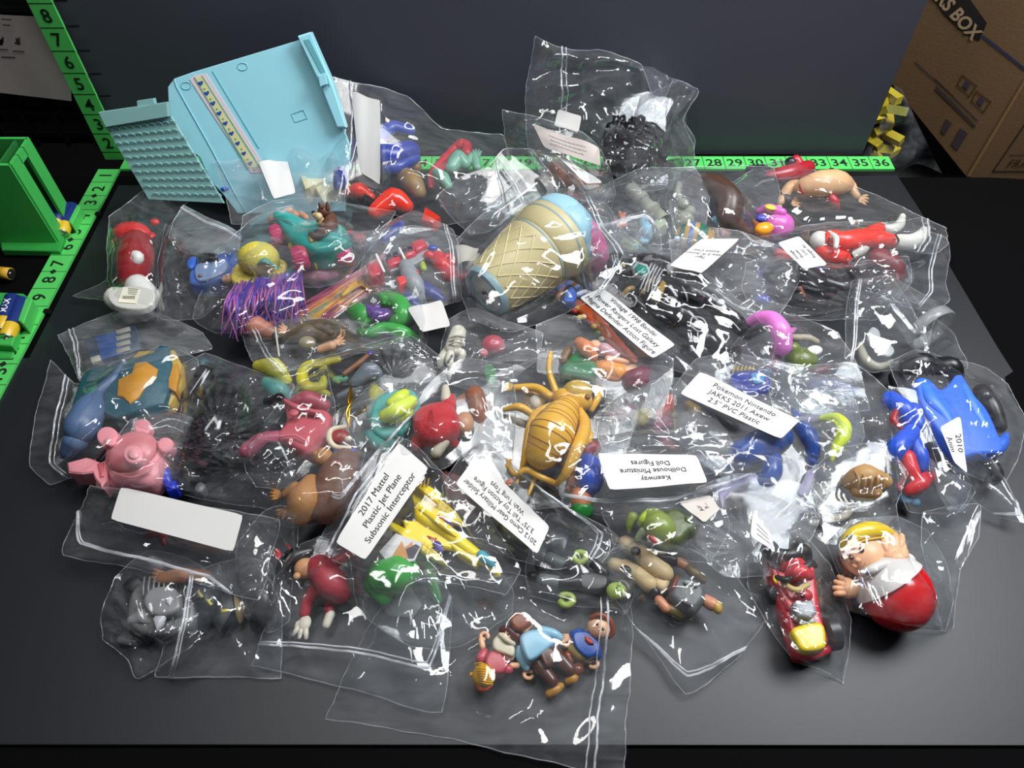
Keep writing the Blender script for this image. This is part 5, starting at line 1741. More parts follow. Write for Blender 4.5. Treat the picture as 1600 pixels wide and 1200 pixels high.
t.p('plate', M('#b99a45', .45), prism([(176, 652), (186, 580), (216, 548), (272, 546), (282, 566), (284, 600), (266, 632), (250, 636)], .5))
t.p('wall', TL, prism([(150, 640), (175, 590), (200, 560), (238, 550), (250, 538), (262, 540), (264, 556), (268, 570), (262, 590), (262, 610), (256, 630), (220, 640), (180, 652)], .5, .3, .05))
t.p('inlay', AM, prism([(184, 592), (205, 582), (210, 566), (228, 564), (246, 576), (242, 592), (226, 604), (216, 620), (202, 630), (192, 620), (182, 618)], .08, .8, .04))
t.p('inlay', AM, prism([(262, 574), (276, 566), (280, 582), (274, 612), (262, 606)], .5, .2, .06))
t.p('slope', M('#1a4a50', .45, bump=.8, scale=120), prism(smoothpoly([(112, 640), (128, 584), (160, 570), (190, 576), (170, 610), (140, 640)]), .5, 0, .15))
t = T('toy_club', 'slate blue flared toy club lying down the left bag', 'toy club', (140, 650), .9)
SB = M('#4d6488', .4)
t.p('handle', SB, tube([(192, 568, .5), (178, 592, .4), (152, 616, .3)], [4, 9, 11]))
t.p('bell', SB, tube([(150, 618, .3), (140, 640, .2), (128, 668, .1)], [12, 24, 28]))
t.p('nozzle', SB, tube([(118, 690, .1), (108, 706)], [20, 14]))
t.p('tip', M('#b7bcc4', .3), ell((193, 564, .6), 3, 3, 3))
t = T('toy_fin', 'deep red translucent toy fin beside the teal stone block', 'toy piece', (282, 620), .4)
t.p('body', M('#5c1c14', .25), tube([(268, 640), (278, 610), (284, 580)], [14, 12, 6]))
t = T('toy_leaf', 'dark green rounded toy leaf below the teal stone block', 'toy leaf', (300, 610), .4)
t.p('leaf', M('#123c2a', .35), tube([(296, 622), (306, 604)], [9, 9]))
t.p('leaf', M('#15444c', .35), tube([(308, 588), (318, 566)], [8, 9]))
bag('upper left clear bag with a wide zip top over the dark toy box',
    [[(90, 524), (150, 498), (200, 478), (232, 482)], [(318, 520), (330, 545)], [(250, 560), (180, 590), (132, 602)], [(118, 580), (100, 540)]],
    (.6, .9, 1.2, .5), .3, 30, .06, zip_side=3, zip_at=.08, film=FILM_MILKY)
bag('clear bag with the slate blue club and teal stone block, zip strip to the left',
    [[(80, 562), (120, 600), (180, 566), (262, 540)], [(310, 560), (308, 640)], [(262, 690), (200, 668), (150, 730)], [(80, 758), (46, 728), (52, 660), (70, 600)]],
    (.25, 1.3, .5, .1), .35, 31, .06, zip_side=3, zip_at=.13)
t = T('toy_teapot', 'soft pink toy teapot house with two round ears and a knob', 'toy teapot', (205, 700), .5)
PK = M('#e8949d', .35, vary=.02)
t.p('body', PK, prism(smoothpoly([(166, 712), (170, 684), (196, 676), (236, 680), (252, 690), (258, 706), (238, 750), (200, 752), (168, 744)]), .9, 0, .3))
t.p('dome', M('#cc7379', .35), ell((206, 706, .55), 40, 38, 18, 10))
disc_ = lambda x, y, r, h, z, b=.08: prism([(x + r * math.cos(q * .314), y + r * .92 * math.sin(q * .314)) for q in range(20)], h, z, b)
kn = t.p('knob', PK, disc_(207, 709, 16, .35, 1.35))
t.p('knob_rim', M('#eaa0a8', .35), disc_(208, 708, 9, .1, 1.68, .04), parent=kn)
t.p('ear', PK, disc_(167, 681, 17, .35, .85), disc_(172, 688, 9, .2, 1.15, .06))
t.p('ear', PK, disc_(258, 694, 13, .35, .75))
t.p('foot', PK, disc_(222, 666, 14, .3, .7))
t.p('spout', PK, prism([(104, 722), (134, 714), (142, 716), (156, 722), (168, 716), (166, 750), (158, 760), (148, 748), (144, 738), (128, 740), (106, 738)], .7, .1, .05), smooth=False)
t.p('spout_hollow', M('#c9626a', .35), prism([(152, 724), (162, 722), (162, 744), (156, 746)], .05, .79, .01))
t.p('foot', PK, tube([(160, 756), (190, 752, .1), (230, 756)], [10, 12, 9]))
t.p('seam_line', M('#d8948f', .35), tube([(176, 738, 1.0), (204, 746, 1.05), (234, 736, 1.0)], 1.5))
t = T('toy_brick', 'bright royal blue toy brick pieces beside the pink teapot', 'toy brick', (250, 745), .5)
t.p('lower', M('#1a33c0', .3), tube([(238, 750), (252, 742), (264, 756)], [13, 15, 10]))
t.p('upper', M('#2440d4', .3), tube([(252, 726, .3), (258, 742, .2)], [7, 9]))
t.p('side', M('#1a33c0', .3), prism([(256, 752), (274, 750), (275, 764), (260, 768)], .5))
bag('clear bag drawn over the right part of the pink teapot',
    [[(168, 700), (210, 650), (262, 640)], [(306, 655), (296, 690)], [(268, 760), (225, 772)], [(165, 768), (162, 735)]],
    (1.3, 1.3, .5, .7), .4, 32, .04, film=FILM_MILKY)

# ---- black wrapped bundle and dungarees, bears
t = T('toy_tractor', 'black glossy toy machine bundle under tightly crumpled film', 'toy vehicle', (350, 650), .2)
KB = M('#08080a', .12)
t.p('chassis', KB, tube([(300, 740), (330, 680, .3), (352, 620, .4)], [26, 36, 30]))
t.p('barrel', KB, closed(lathe(W(296, 628, .8), W(326, 578, 1.0), [(0, .34), (.1, .38), (.9, .38), (1, .34)], 24), 24))
t.p('cab', KB, prism(smoothpoly([(318, 590), (360, 580), (385, 610), (366, 650), (322, 640)]), 1.0, 0, .25))
t.p('arm', M('#0d2a1a', .15), tube([(366, 600, .7), (384, 640, .6), (374, 680, .3)], [10, 13, 9]))
t.p('cylinder', KB, tube([(420, 628, .9), (436, 624, .9)], [9, 11]))
t.p('wheel', KB, tube([(270, 690), (282, 700)], [16, 16]), )
t.p('rear', M('#0b0b0d', .15), tube([(380, 700), (420, 690, .2), (450, 740)], [24, 32, 22]))
t.p('lug', M('#5c5e62', .3), prism(smoothpoly([(304, 760), (312, 752), (320, 758), (314, 768), (306, 768)]), .4, .6))
bag('crumpled clear bag wrapped tightly round the black machine bundle, upper half',
    [[(280, 570), (320, 552), (370, 570)], [(460, 600), (440, 650)], [(390, 720), (340, 710)], [(262, 700), (284, 640)]],
    (1.0, 1.6, 1.2, .6), .5, 33, .16, radial=(340, 680, 26, .2))
bag('crumpled clear bag round the lower black bundle behind the blank sticker bag',
    [[(262, 690), (330, 700), (400, 680)], [(470, 690), (480, 740)], [(440, 800), (380, 790), (320, 780)], [(244, 762), (240, 720)]],
    (.8, 1.2, .4, .3), .5, 34, .18, radial=(380, 740, 26, .2))
t = T('toy_dungarees', 'rose-red toy dungarees piece with a round button under film', 'toy clothes', (470, 665), 1.2)
RO = M('#b8505c', .45, vary=.03)
t.p('bib', RO, prism(smoothpoly([(444, 626), (470, 634), (512, 640), (516, 670), (496, 710), (470, 704), (446, 690), (430, 680), (446, 655)]), .5, 0, .2))
t.p('back', M('#9c3f4e', .45), tube([(456, 632, .1), (482, 624, .2), (506, 634, .1)], [11, 15, 11]))
t.p('strap', RO, tube([(445, 626, .6), (462, 636, .62), (500, 646, .6)], [3, 5, 4]))
t.p('button', RO, ell((459, 645, .72), 8, 7, 3))
t.p('pocket_line', M('#cf7380', .4), tube([(436, 682, .62), (460, 680, .64), (476, 688, .6)], 1.6))
t.p('leg', M('#9a3e58', .45), tube([(386, 704), (410, 688), (436, 684)], [13, 14, 12]))
t = T('toy_bears', 'big brown toy bear hugging a small tan bear, both under film', 'toy bear', (500, 740), 1.0)
DB, TB = M('#6a4430', .55, bump=.8, scale=200), M('#a5723c', .55, bump=.8, scale=200)
t.p('big_body', DB, tube([(540, 716, .1), (528, 748, .1), (508, 790)], [24, 34, 30]))
t.p('small_body', TB, tube([(486, 756, .5), (476, 780, .4), (470, 800, .2)], [16, 27, 22]))
t.p('small_head', TB, ell((504, 714, .7), 17, 15, 14))
t.p('ear', TB, ell((492, 708, 1.1), 5, 5, 4))
t.p('arm', TB, tube([(512, 734, .8), (506, 748, .8), (496, 752, .7)], [9, 8, 6]))
t.p('foot', TB, *fingers((436, 774, .1), 175, 10))
t.p('leg', TB, tube([(462, 764, .2), (448, 772, .1)], [12, 9]))
t.p('foot', TB, *fingers((446, 800, 0), 210, 10))
t.p('scarf', M('#3f5fae', .45), tube([(524, 706, .9), (538, 710, .9), (552, 704, .8)], [4, 5, 4]))
t.p('candy_cane', M('#d8b0b0', .4), tube([(520, 724, 1.3), (524, 722, 1.35), (530, 724, 1.35), (532, 730, 1.3)], 2.2))
t.p('candy_stripe', M('#a83240', .4), *[ell((x_, y_, 1.42), 1.6, 2.2, 1.8) for x_, y_ in ((522, 723), (527, 722), (531, 727))])
t = T('toy_hat', 'round red and cream toy hat with pom-pom on the bear ornament', 'toy hat', (532, 682), 1.7)
t.p('crown', M('#8f1f1a', .35), ell((530, 682), 17, 15, 10))
t.p('brim', M('#d9ccb0', .5), tube([(538, 667, .25), (518, 672, .25), (514, 686, .25), (524, 698, .25), (542, 700, .2)], [4, 4.5, 5, 4.5, 4]))
t.p('pompom', M('#d9ccb0', .5), ell((544, 686, .3), 6, 5, 5))
gold = M('#c7962a', .25, 1)
t = T('ornament_cord', 'twisted gold hanging cord above the red and cream toy hat', 'cord', (545, 650), 1.9)
t.p('strand', gold, tube([(544, 668), (546, 640, .1), (544, 622, .15), (549, 606, .1)], 2.2), tube([(548, 606), (550, 624, .2), (541, 645, .2), (546, 668)], 2))
t.p('strand', gold, tube([(544, 664), (556, 650, .1), (570, 640, .2), (572, 632)], 1.8))
bag('clear bag round the rose-red dungarees, long shiny fold below',
    [[(380, 700), (420, 650), (470, 596)], [(510, 570), (524, 640)], [(520, 700), (450, 760)], [(400, 762), (384, 735)]],
    (1.0, 1.7, 1.4, .8), .4, 35, .08)
bag('clear bag round the two hugging bears',
    [[(440, 738), (488, 690), (530, 640)], [(590, 620), (575, 690)], [(545, 800), (480, 822)], [(436, 822), (430, 780)]],
    (1.2, 1.7, 1.0, .5), .45, 36, .07)
t = T('toy_gift_box', 'sea-green round toy box topped with a fat lime bow', 'toy box', (600, 650), 1.4)
t.p('lid', M('#4f9f97', .4), prism(smoothpoly([(578, 640), (596, 614), (640, 606), (656, 630), (640, 666), (600, 682), (580, 668)]), .5, 0, .15))
LM = M('#c8d836', .35)
bw = t.p('bow', LM, tube([(602, 650, .6), (622, 640, .75), (642, 628, .6)], [11, 13, 11]), tube([(612, 630, .6), (624, 622, .6), (632, 616, .55)], [9, 11, 9]), tube([(608, 654, .5), (624, 652, .55), (638, 644, .5)], [8, 9, 9]))
t.p('bow_knot', LM, ell((620, 638, .9), 7, 7, 5), parent=bw)
t.p('trim', M('#3f857f', .4), tube([(578, 680), (600, 700), (612, 690)], [10, 11, 7]))
bag('clear bag over the sea-green box with its lime bow, zip along the lower right',
    [[(540, 640), (580, 600), (640, 560)], [(676, 560), (680, 600)], [(640, 655), (560, 760), (530, 800)], [(510, 790), (524, 700)]],
    (1.6, 1.9, 1.0, .8), .35, 37, .07, zip_side=2, zip_at=.12, film=FILM_MILKY)

# ---- centre: black armoured figure, small beads, red felt toy, white gripper
t = T('toy_figure', 'long black armoured toy figure with silver chevrons and a green hexagon', 'toy figure', (1040, 460), 1.2)
KA, SV = M('#0d0d10', .2), M('#a9abad', .3)
t.p('torso', KA, tube([(988, 424, .1), (1010, 440, .1), (1036, 458, .1)], [27, 30, 24], flat=.7))
t.p('neck', KA, tube([(962, 408, .2), (984, 420, .2)], [10, 13]))
t.p('helmet', KA, tube([(944, 418, .1), (952, 408, .2), (964, 404, .2)], [8, 13, 11]))
t.p('helmet_stripe', SV, *[tube([(956 + k_ * 4, 398, .75), (958 + k_ * 4, 408, .9), (962 + k_ * 4, 416, .75)], 1.2) for k_ in range(3)])
t.p('chin', M('#b0a582', .3), ell((973, 415, .8), 5, 5, 4))
t.p('chest_plate', SV, prism([(988, 416), (996, 407), (1012, 412), (1017, 424), (1006, 432), (992, 428)], .2, 1.05, .05))
t.p('gem', M('#1f7c6c', .25), prism([(992, 418), (998, 411), (1010, 415), (1013, 423), (1004, 428), (994, 425)], .1, 1.23, .03))
for k_ in range(5):
    x_ = 1006 + k_ * 4.5
    t.p('chevron', SV, tube([(x_ + 12, 412 + k_ * 2.4, 1.0), (x_ + 2, 434 + k_ * 1.5, 1.2), (x_ - 6 + k_ * 1.5, 452 + k_ * 2, 1.0)], 1.4))
t.p('belt', M('#8e7438', .35), prism([(1034, 436), (1044, 440), (1030, 468), (1018, 462)], .25, .95, .05))
t.p('belt_line', SV, tube([(1032, 434, 1.3), (1022, 452, 1.35), (1016, 464, 1.2)], 1.3))
for pts in ([(1000, 402, .3), (1030, 412, .4), (1052, 420, .4)], [(1056, 422, .4), (1080, 432, .3), (1098, 444, .2)]):
    t.p('arm', KA, tube(pts, [13, 14, 11]))
t.p('elbow_plate', SV, prism([(1042, 412), (1054, 408), (1060, 418), (1056, 428), (1044, 424)], .15, 1.2, .05))
t.p('arm', KA, tube([(982, 456, .2), (994, 474, .2), (1010, 488, .2)], [13, 13, 10]))
t.p('arm', KA, tube([(1014, 490, .2), (1030, 498, .2), (1040, 502, .2)], [11, 12, 10]))
t.p('shoulder_band', M('#8e7438', .35), tube([(974, 460, .8), (982, 452, .95), (988, 450, .85)], 4))
t.p('arm_line', SV, tube([(976, 464, .9), (984, 458, 1.0), (994, 466, 1.0), (992, 476, .85), (984, 480, .7)], 1.3))
t.p('hand', KA, *fingers((1046, 504, .2), 20, 12))
t.p('hand', KA, *fingers((1100, 448, .2), -30, 11))
t.p('hip', KA, tube([(1040, 456, .2), (1052, 470, .2)], [22, 18]))
for pts, rr_ in (([(1058, 450, .2), (1090, 462, .3), (1118, 476, .3)], [17, 18, 14]), ([(1122, 482, .3), (1145, 500, .25), (1168, 522, .1)], [14, 16, 11]), ([(1046, 478, .2), (1068, 492, .3), (1086, 506, .3)], [17, 18, 14]), ([(1092, 514, .3), (1110, 534, .25), (1130, 552, .1)], [14, 15, 11])):
    t.p('leg', KA, tube(pts, rr_))
t.p('knee_cap', M('#d5d6d6', .3), ell((1092, 506, .95), 8, 7, 4))
t.p('knee_plate', SV, tube([(1078, 510, 1.0), (1082, 496, 1.1), (1098, 498, 1.1), (1104, 512, 1.0), (1092, 518, .95), (1080, 510, 1.0)], 1.3))
t.p('knee_cap', M('#d5d6d6', .3), ell((1126, 472, .95), 7, 6, 4))
for pts in ([(1038, 470, 1.1), (1046, 464, 1.3), (1056, 468, 1.2)], [(1066, 448, 1.0), (1072, 460, 1.2), (1074, 470, 1.0)], [(1108, 470, 1.1), (1114, 460, 1.1), (1122, 468, 1.1)], [(1090, 520, 1.0), (1092, 536, .9), (1104, 546, .7)], [(1118, 494, 1.0), (1140, 500, .95), (1156, 516, .8)]):
    t.p('leg_line', SV, tube(pts, 1.2))
t.p('boot', KA, tube([(1168, 520), (1184, 514), (1200, 510)], [12, 11, 8]), tube([(1130, 552), (1146, 560), (1150, 548)], [12, 12, 9]))
t = T('toy_figure', 'dark red toy piece under the black armoured figure', 'toy figure', (1012, 490), .7)
t.p('body', M('#7c2430', .35), tube([(998, 464, .1), (1014, 474, .1), (1034, 488)], [9, 10, 8]))
t = T('toy_necklace', 'red and orange beaded toy strip showing left of the long typed sticker', 'toy jewellery', (920, 500), .8)
t.p('strip', M('#b34a1c', .4), tube([(895, 470), (930, 500), (965, 540), (990, 562)], [9, 12, 12, 8], flat=.5))
for i_, (x_, y_, c_) in enumerate(((888, 460, '#d7842a'), (898, 486, '#c0302a'), (912, 495, '#dcc9a0'), (928, 510, '#d9b32a'), (906, 496, '#e0c060'), (934, 520, '#3f8a4a'), (924, 504, '#c43024'), (940, 530, '#e0d4b8'), (902, 482, '#d9a52a'))):
    t.p('bead', M(c_, .3), ell((x_, y_, .35), 5, 5, 4))
t = T('toy_gem', 'small bright blue and white toy pieces just below the ice cream cup rim', 'toy piece', (892, 458), 1.0)
t.p('body', M('#1f5fc4', .3), prism(smoothpoly([(882, 462), (892, 446), (902, 458), (896, 470), (882, 470)]), .4, 0, .1))
t.p('tail', WHT, tube([(903, 460, .1), (914, 456, .1), (922, 458)], [4, 4, 3]))
t.p('stick', M('#c06a2c', .4), tube([(872, 464), (880, 448)], [4, 4]))
later('clear bag with the long black armoured figure and its three-line typed sticker',
    [[(905, 408), (940, 385), (980, 385), (1060, 392)], [(1130, 450), (1222, 520)], [(1210, 578), (1160, 600), (1100, 590)], [(980, 560), (930, 500)]],
    (1.8, 1.8, 1.0, 1.5), .3, 40, .03,
    labels=[dict(q=[(940, 450), (1056, 538), (1020, 559), (905, 466)], z=2.7, bow=.06, text='Vintage 1998 Bandai\nPower Rangers Lost Galaxy\nMagna Defender Action Figure', size=.93, height=.86)])
bag('clear bag with a bent typed sheet right of the striped ball',
    [[(1045, 376), (1110, 356), (1160, 362)], [(1262, 400), (1250, 440)], [(1200, 520), (1130, 490)], [(1056, 440)]],
    (2.2, 1.6, 1.4, 1.9), .35, 41, .08, radial=(1220, 420, 18, .1), film=FILM_MILKY,
    labels=[dict(q=[(1096, 428), (1046, 414), (1096, 372), (1156, 374)], z=2.9, bow=.05, text='Figur\nable 5 Al Action\nKelojz Clop', size=.98, height=.95)])

t = T('toy_hand_gripper', 'cream white jointed toy hand sticking up left of the beige cup', 'toy hand', (710, 540), 1.2)
CRM = M('#cbc6b6', .4)
t.p('wrist', CRM, tube([(716, 520, .3), (712, 532, .2), (706, 544, .2)], [13, 14, 12]))
t.p('wrist_ring', M('#bdb7a5', .4), *[tube([(702, 528 + k_ * 5, .7), (714, 524 + k_ * 5, .85), (726, 526 + k_ * 5, .7)], 1.6) for k_ in range(3)])
for pts in ([(698, 548, .2), (690, 560, .2), (688, 572, .1)], [(704, 552, .3), (702, 564, .3), (704, 574, .2)], [(712, 548, .3), (722, 552, .3), (720, 562, .2)]):
    t.p('finger', CRM, tube(pts, [7, 7, 5]))
t.p('finger_slot', M('#2b2a26', .5), tube([(700, 566, .85), (706, 556, .9)], 2))
t = T('toy_ball', 'dull pink toy ball under film between cream hand and yellow grasshopper', 'toy ball', (770, 545), 1.0)
t.p('shell', M('#b0505e', .3), ell((770, 540), 20, 18, 17))
t.p('nose', M('#c4707c', .3), ell((756, 552, .5), 7, 7, 6))
t.p('tuft', M('#2a2522', .4), tube([(768, 508, .6), (778, 514, .6)], [4, 3]))
t = T('toy_leaf', 'bright green toy leaf peeking under the film left of the grasshopper', 'toy leaf', (768, 585), .8)
t.p('blade', M('#1d7a30', .35), prism(smoothpoly([(756, 572), (768, 568), (776, 584), (770, 602), (760, 594)]), .25))
bag('clear bag gathered to a point over the cream toy hand',
    [[(700, 500), (740, 480), (790, 500)], [(850, 520), (840, 560)], [(790, 600), (750, 615)], [(680, 590), (690, 540)]],
    (1.5, 1.9, 1.3, 1.3), .35, 42, .12, radial=(720, 580, 20, .16), film=FILM_MILKY)
t = T('toy_gnome', 'toy in a bright red felt suit with cream feet and a round flesh head', 'toy figure', (690, 670), 1.2)
FR = M('#b3101e', .9, bump=1.2, scale=500, sheen=.2)
t.p('suit', FR, ell((682, 664, .1), 38, 37, 27, 20, pw=.8), tube([(694, 642, .3), (702, 630, .4), (704, 622, .4)], [14, 11, 8]), tube([(660, 682, .2), (652, 694, .1)], [14, 12]), tube([(700, 684, .2), (708, 692, .1)], [12, 9]))
t.p('head', M('#c28a60', .4), ell((726, 662, .2), 15, 21, 17))
t.p('foot', M('#c4bca8', .5), tube([(697, 624, .5), (696, 606, .5)], [9, 6]))
t.p('foot', M('#c4bca8', .5), tube([(694, 690, .4), (682, 706, .2)], [9, 10]))
t.p('seam', M('#8a0d18', .9), tube([(674, 640, 1.22), (676, 660, 1.36), (672, 684, 1.22)], 1.2))
t = T('toy_boot', 'glossy tan-brown toy boot right of the red felt suit', 'toy boot', (750, 635), 1.1)
t.p('shaft', M('#8a4a20', .3), tube([(742, 618, .2), (748, 644, .2), (750, 668)], [16, 14, 8]))
t.p('toe', M('#a05a2c', .3), tube([(722, 626, .1), (732, 622, .1)], [9, 10]))
t.p('heel', M('#7a3f1c', .3), ell((762, 634, .1), 8, 9, 8))
bag('clear bag with the red felt suit toy, point gathered upward',
    [[(632, 640), (680, 590), (720, 560)], [(800, 570), (806, 640)], [(800, 720), (740, 700), (690, 735)], [(620, 710), (622, 680)]],
    (1.7, 2.0, 1.5, 1.4), .35, 43, .08, radial=(790, 700, 16, .1))

# ---- yellow grasshopper
t = T('toy_grasshopper', 'big amber yellow toy grasshopper with swollen ringed belly', 'toy insect', (860, 690), 1.5)
YG = M('#d6a53a', .25, vary=.05)
YD = M('#b5771e', .3)
AP, AR = [(894, 628, .2), (878, 650, .2), (862, 678, .2), (848, 706, .1)], [16, 28, 37, 29]
ab = t.p('abdomen', YG, tube(AP, AR, n=24))
t.p('belly_ring', YD, *rings_around(AP, AR, 11, .02, .995), parent=ab)['kind'] = 'stuff'
t.p('tail_tip', M('#b8501c', .3), tube([(858, 724, 0), (872, 714, .1), (884, 696, .2)], [8, 8, 6]))
t.p('thorax', YG, tube([(880, 622, .2), (908, 626, .2)], [17, 18]))
t.p('head', M('#b99a4a', .35), ell((902, 612, .3), 24, 20, 18))
t.p('eye', M('#7c3f18', .25), ell((918, 620, .8), 5, 5, 4))
for pts, rr_ in (([(878, 630, .3), (842, 642, .5), (828, 668, .6), (820, 712, .4), (816, 738)], [6, 6, 7, 6, 4.5]),
                 ([(903, 640, .4), (914, 664, .6), (902, 700, .8), (884, 740, .6), (870, 756, .1)], [8, 10, 11, 8, 4.5]),
                 ([(900, 646, .4), (918, 670, .5), (922, 684, .6), (904, 706, .4), (898, 734, .1)], [5, 4.5, 4.5, 4.5, 4]),
                 ([(870, 756), (842, 744, .2), (822, 734, .3), (806, 742, .1), (796, 730, .1)], [5, 5.5, 5.5, 5, 4]),
                 ([(836, 650, .3), (812, 636, .4), (788, 640, .2)], [6, 7, 4]),
                 ([(860, 620, .2), (838, 606, .2), (806, 606, .1)], [8, 7, 6]),
                 ([(870, 616, .2), (858, 580, .4), (860, 552, .5)], [6, 5, 4]),
                 ([(924, 640, .2), (934, 622, .3), (936, 606, .3)], [5, 6, 4]),
                 ([(844, 728, .1), (836, 746), (826, 772)], [5, 4, 3]),
                 ([(810, 740), (808, 754)], [4, 3])):
    t.p('leg', YG, tube(pts, rr_, 9))
t.p('claw', YG, *fingers((800, 606, .1), 190, 9, n=3))
t.p('claw', YG, *fingers((794, 728, .1), 110, 8, n=2))
t.p('claw', M('#c2571e', .3), *fingers((798, 752, 0), 240, 7, n=2))
t = T('toy_figure', 'tan toy creature with a pale belly under film beside the grasshopper head', 'toy figure', (830, 615), .9)
t.p('body', M('#b38a44', .4), ell((832, 622), 17, 22, 14))
t.p('belly', M('#b6afa4', .4), ell((838, 628, .5), 11, 14, 8))
t.p('shell', M('#8f8878', .45), tube([(800, 655), (812, 662)], [11, 9]))
t = T('toy_couple', 'toy of two small people lying down, magenta hair and orange shirt', 'toy figure', (945, 575), 1.4)
OS = M('#e08a1a', .35)
t.p('trousers', M('#14703f', .35), prism(smoothpoly([(876, 578), (886, 560), (900, 546), (920, 556), (934, 566), (932, 580), (916, 588)]), .7, 0, .2))
t.p('shirt', OS, tube([(942, 576, .1), (966, 582, .1)], [15, 15]))
t.p('sleeve', OS, tube([(952, 588, .2), (964, 590, .2)], [8, 8]))
t.p('arm', M('#dba882', .4), tube([(944, 586, .2), (928, 582, .3)], [6, 6]))
t.p('hand', M('#dba882', .4), *fingers((920, 582, .25), 180, 8))
t.p('face', M('#dba882', .4), tube([(976, 584, .1), (988, 580, .1)], [12, 12]))
t.p('ear', M('#dba882', .4), ell((994, 580, .55), 5, 5, 4))
HR = M('#6c1a38', .3)
t.p('hair', HR, tube([(988, 592, .2), (1000, 590, .25), (1006, 580, .2)], [16, 17, 12]))
t.p('hair_strand', HR, *[tube([(982, 596 + k_ * 2, .9), (1000, 600 - k_ * 3, 1.1), (1010, 586 - k_ * 4, .8)], 1.8) for k_ in range(4)])
t.p('hair_orange', M('#c9743a', .35), tube([(906, 536, .5), (916, 544, .6), (926, 556, .5)], [10, 13, 9]))
t.p('face', M('#d5a07c', .4), ell((930, 540, .6), 10, 10, 8))
t.p('blouse', M('#b98d97', .4), tube([(944, 546, .5), (960, 556, .4)], [11, 9]))
t.p('arm', M('#dba882', .4), tube([(950, 560, .6), (972, 564, .5), (980, 566, .5)], [5, 5, 4]))
t.p('shoe', M('#6b4f30', .4), tube([(880, 562, .3), (888, 548, .3)], [8, 8]))
bag('clear bag with the little lying couple in green and orange',
    [[(838, 508), (880, 490), (940, 505)], [(1052, 560), (1050, 600)], [(1030, 660), (960, 620)], [(840, 580)]],
    (1.9, 2.0, 1.5, 1.5), .35, 44, .06, film=FILM_MILKY)
bag('clear bag round the amber grasshopper',
    [[(700, 640), (760, 600), (840, 560)], [(960, 560), (1000, 640)], [(960, 760), (900, 790)], [(780, 800), (740, 740), (710, 690)]],
    (1.6, 1.9, 1.3, 1.2), .35, 45, .07)

# ---- blurred bright pieces, blue toys and the nearby stickers
for nm, lb, ct, col, pts, rr_ in (
        ('toy_shovel', 'blurred coral red toy piece under film left of the slanted typed sticker', 'toy piece', '#c24a34', [(1032, 650, .1), (1044, 638, .1), (1046, 622)], [10, 11, 7]),
        ('toy_bottle', 'magenta toy piece under film below the coral red one', 'toy piece', '#9c2a50', [(1028, 668), (1040, 660), (1048, 664)], [9, 12, 8]),
        ('toy_tube', 'olive gold toy tube under film right of the grasshopper', 'toy piece', '#97863c', [(1000, 656), (1008, 648)], [14, 12]),
        ('toy_tube', 'pale olive toy tube under the coral red toy piece', 'toy piece', '#9a9a62', [(1052, 672), (1054, 650)], [7, 8]),
        ('toy_block', 'dull maroon toy block seen through film right of the grasshopper legs', 'toy block', '#73363a', [(965, 650), (985, 640)], [14, 11]),
        ('toy_block', 'brown-gold toy piece peeking under the slanted typed sticker', 'toy block', '#8a6a2e', [(1076, 634), (1086, 642)], [9, 10]),
        ('toy_block', 'dark crimson toy piece under film above the doll figures sticker', 'toy block', '#7c2335', [(1040, 694), (1050, 700)], [12, 9])):
    t = T(nm, lb, ct, pts[0][:2], .8)
    t.p('body', M(col, .4), tube(pts, rr_))
    t.p('end', M(col, .3), ell((pts[-1][0], pts[-1][1], .2), rr_[-1] * .8, rr_[-1] * .8, 5))
t = T('toy_figure', 'blue and red toy figure standing on its green-capped head under film', 'toy figure', (905, 760), 1.0)
t.p('shirt', M('#1f46ae', .3), tube([(918, 728, .2), (922, 750, .2), (918, 762, .1)], [21, 23, 18]))
t.p('trousers', M('#a52a38', .35), tube([(912, 706, .1), (924, 700, .1)], [16, 16]))
t.p('face', M('#b8704a', .4), tube([(905, 774, .1), (910, 784, .1)], [16, 17]))
t.p('cap', M('#1d7a2e', .3), ell((910, 796, .1), 19, 15, 15))
t.p('arm', M('#c58560', .4), tube([(904, 740, .4), (896, 752, .3)], [8, 9]))
t.p('hand', M('#c58560', .4), *fingers((894, 758, .3), 250, 8))
later('clear bag with the three-line doll figures sticker and long curved zip',
    [[(880, 700), (950, 680), (1060, 672)], [(1150, 700), (1232, 722)], [(1140, 752), (1040, 800), (945, 806)], [(880, 790), (868, 740)]],
    (1.7, 2.0, 1.4, 1.3), .3, 46, .06, zip_side=2, zip_at=.16,
    labels=[dict(q=[(1106, 755), (952, 765), (934, 707), (1088, 712)], z=2.45, bow=.06, text='Keenway\nDollhouse Miniature\nDoll Figures', size=.66, height=.8)])
bag('clear bag over the blurred red and gold pieces, crumpled to bright points',
    [[(940, 640), (1000, 600), (1060, 590)], [(1110, 640), (1150, 700)], [(1120, 740), (1060, 745)], [(960, 720), (935, 680)]],
    (1.8, 1.9, 1.6, 1.6), .35, 47, .1, film=FILM_MILKY, radial=(1060, 700, 14, .12))

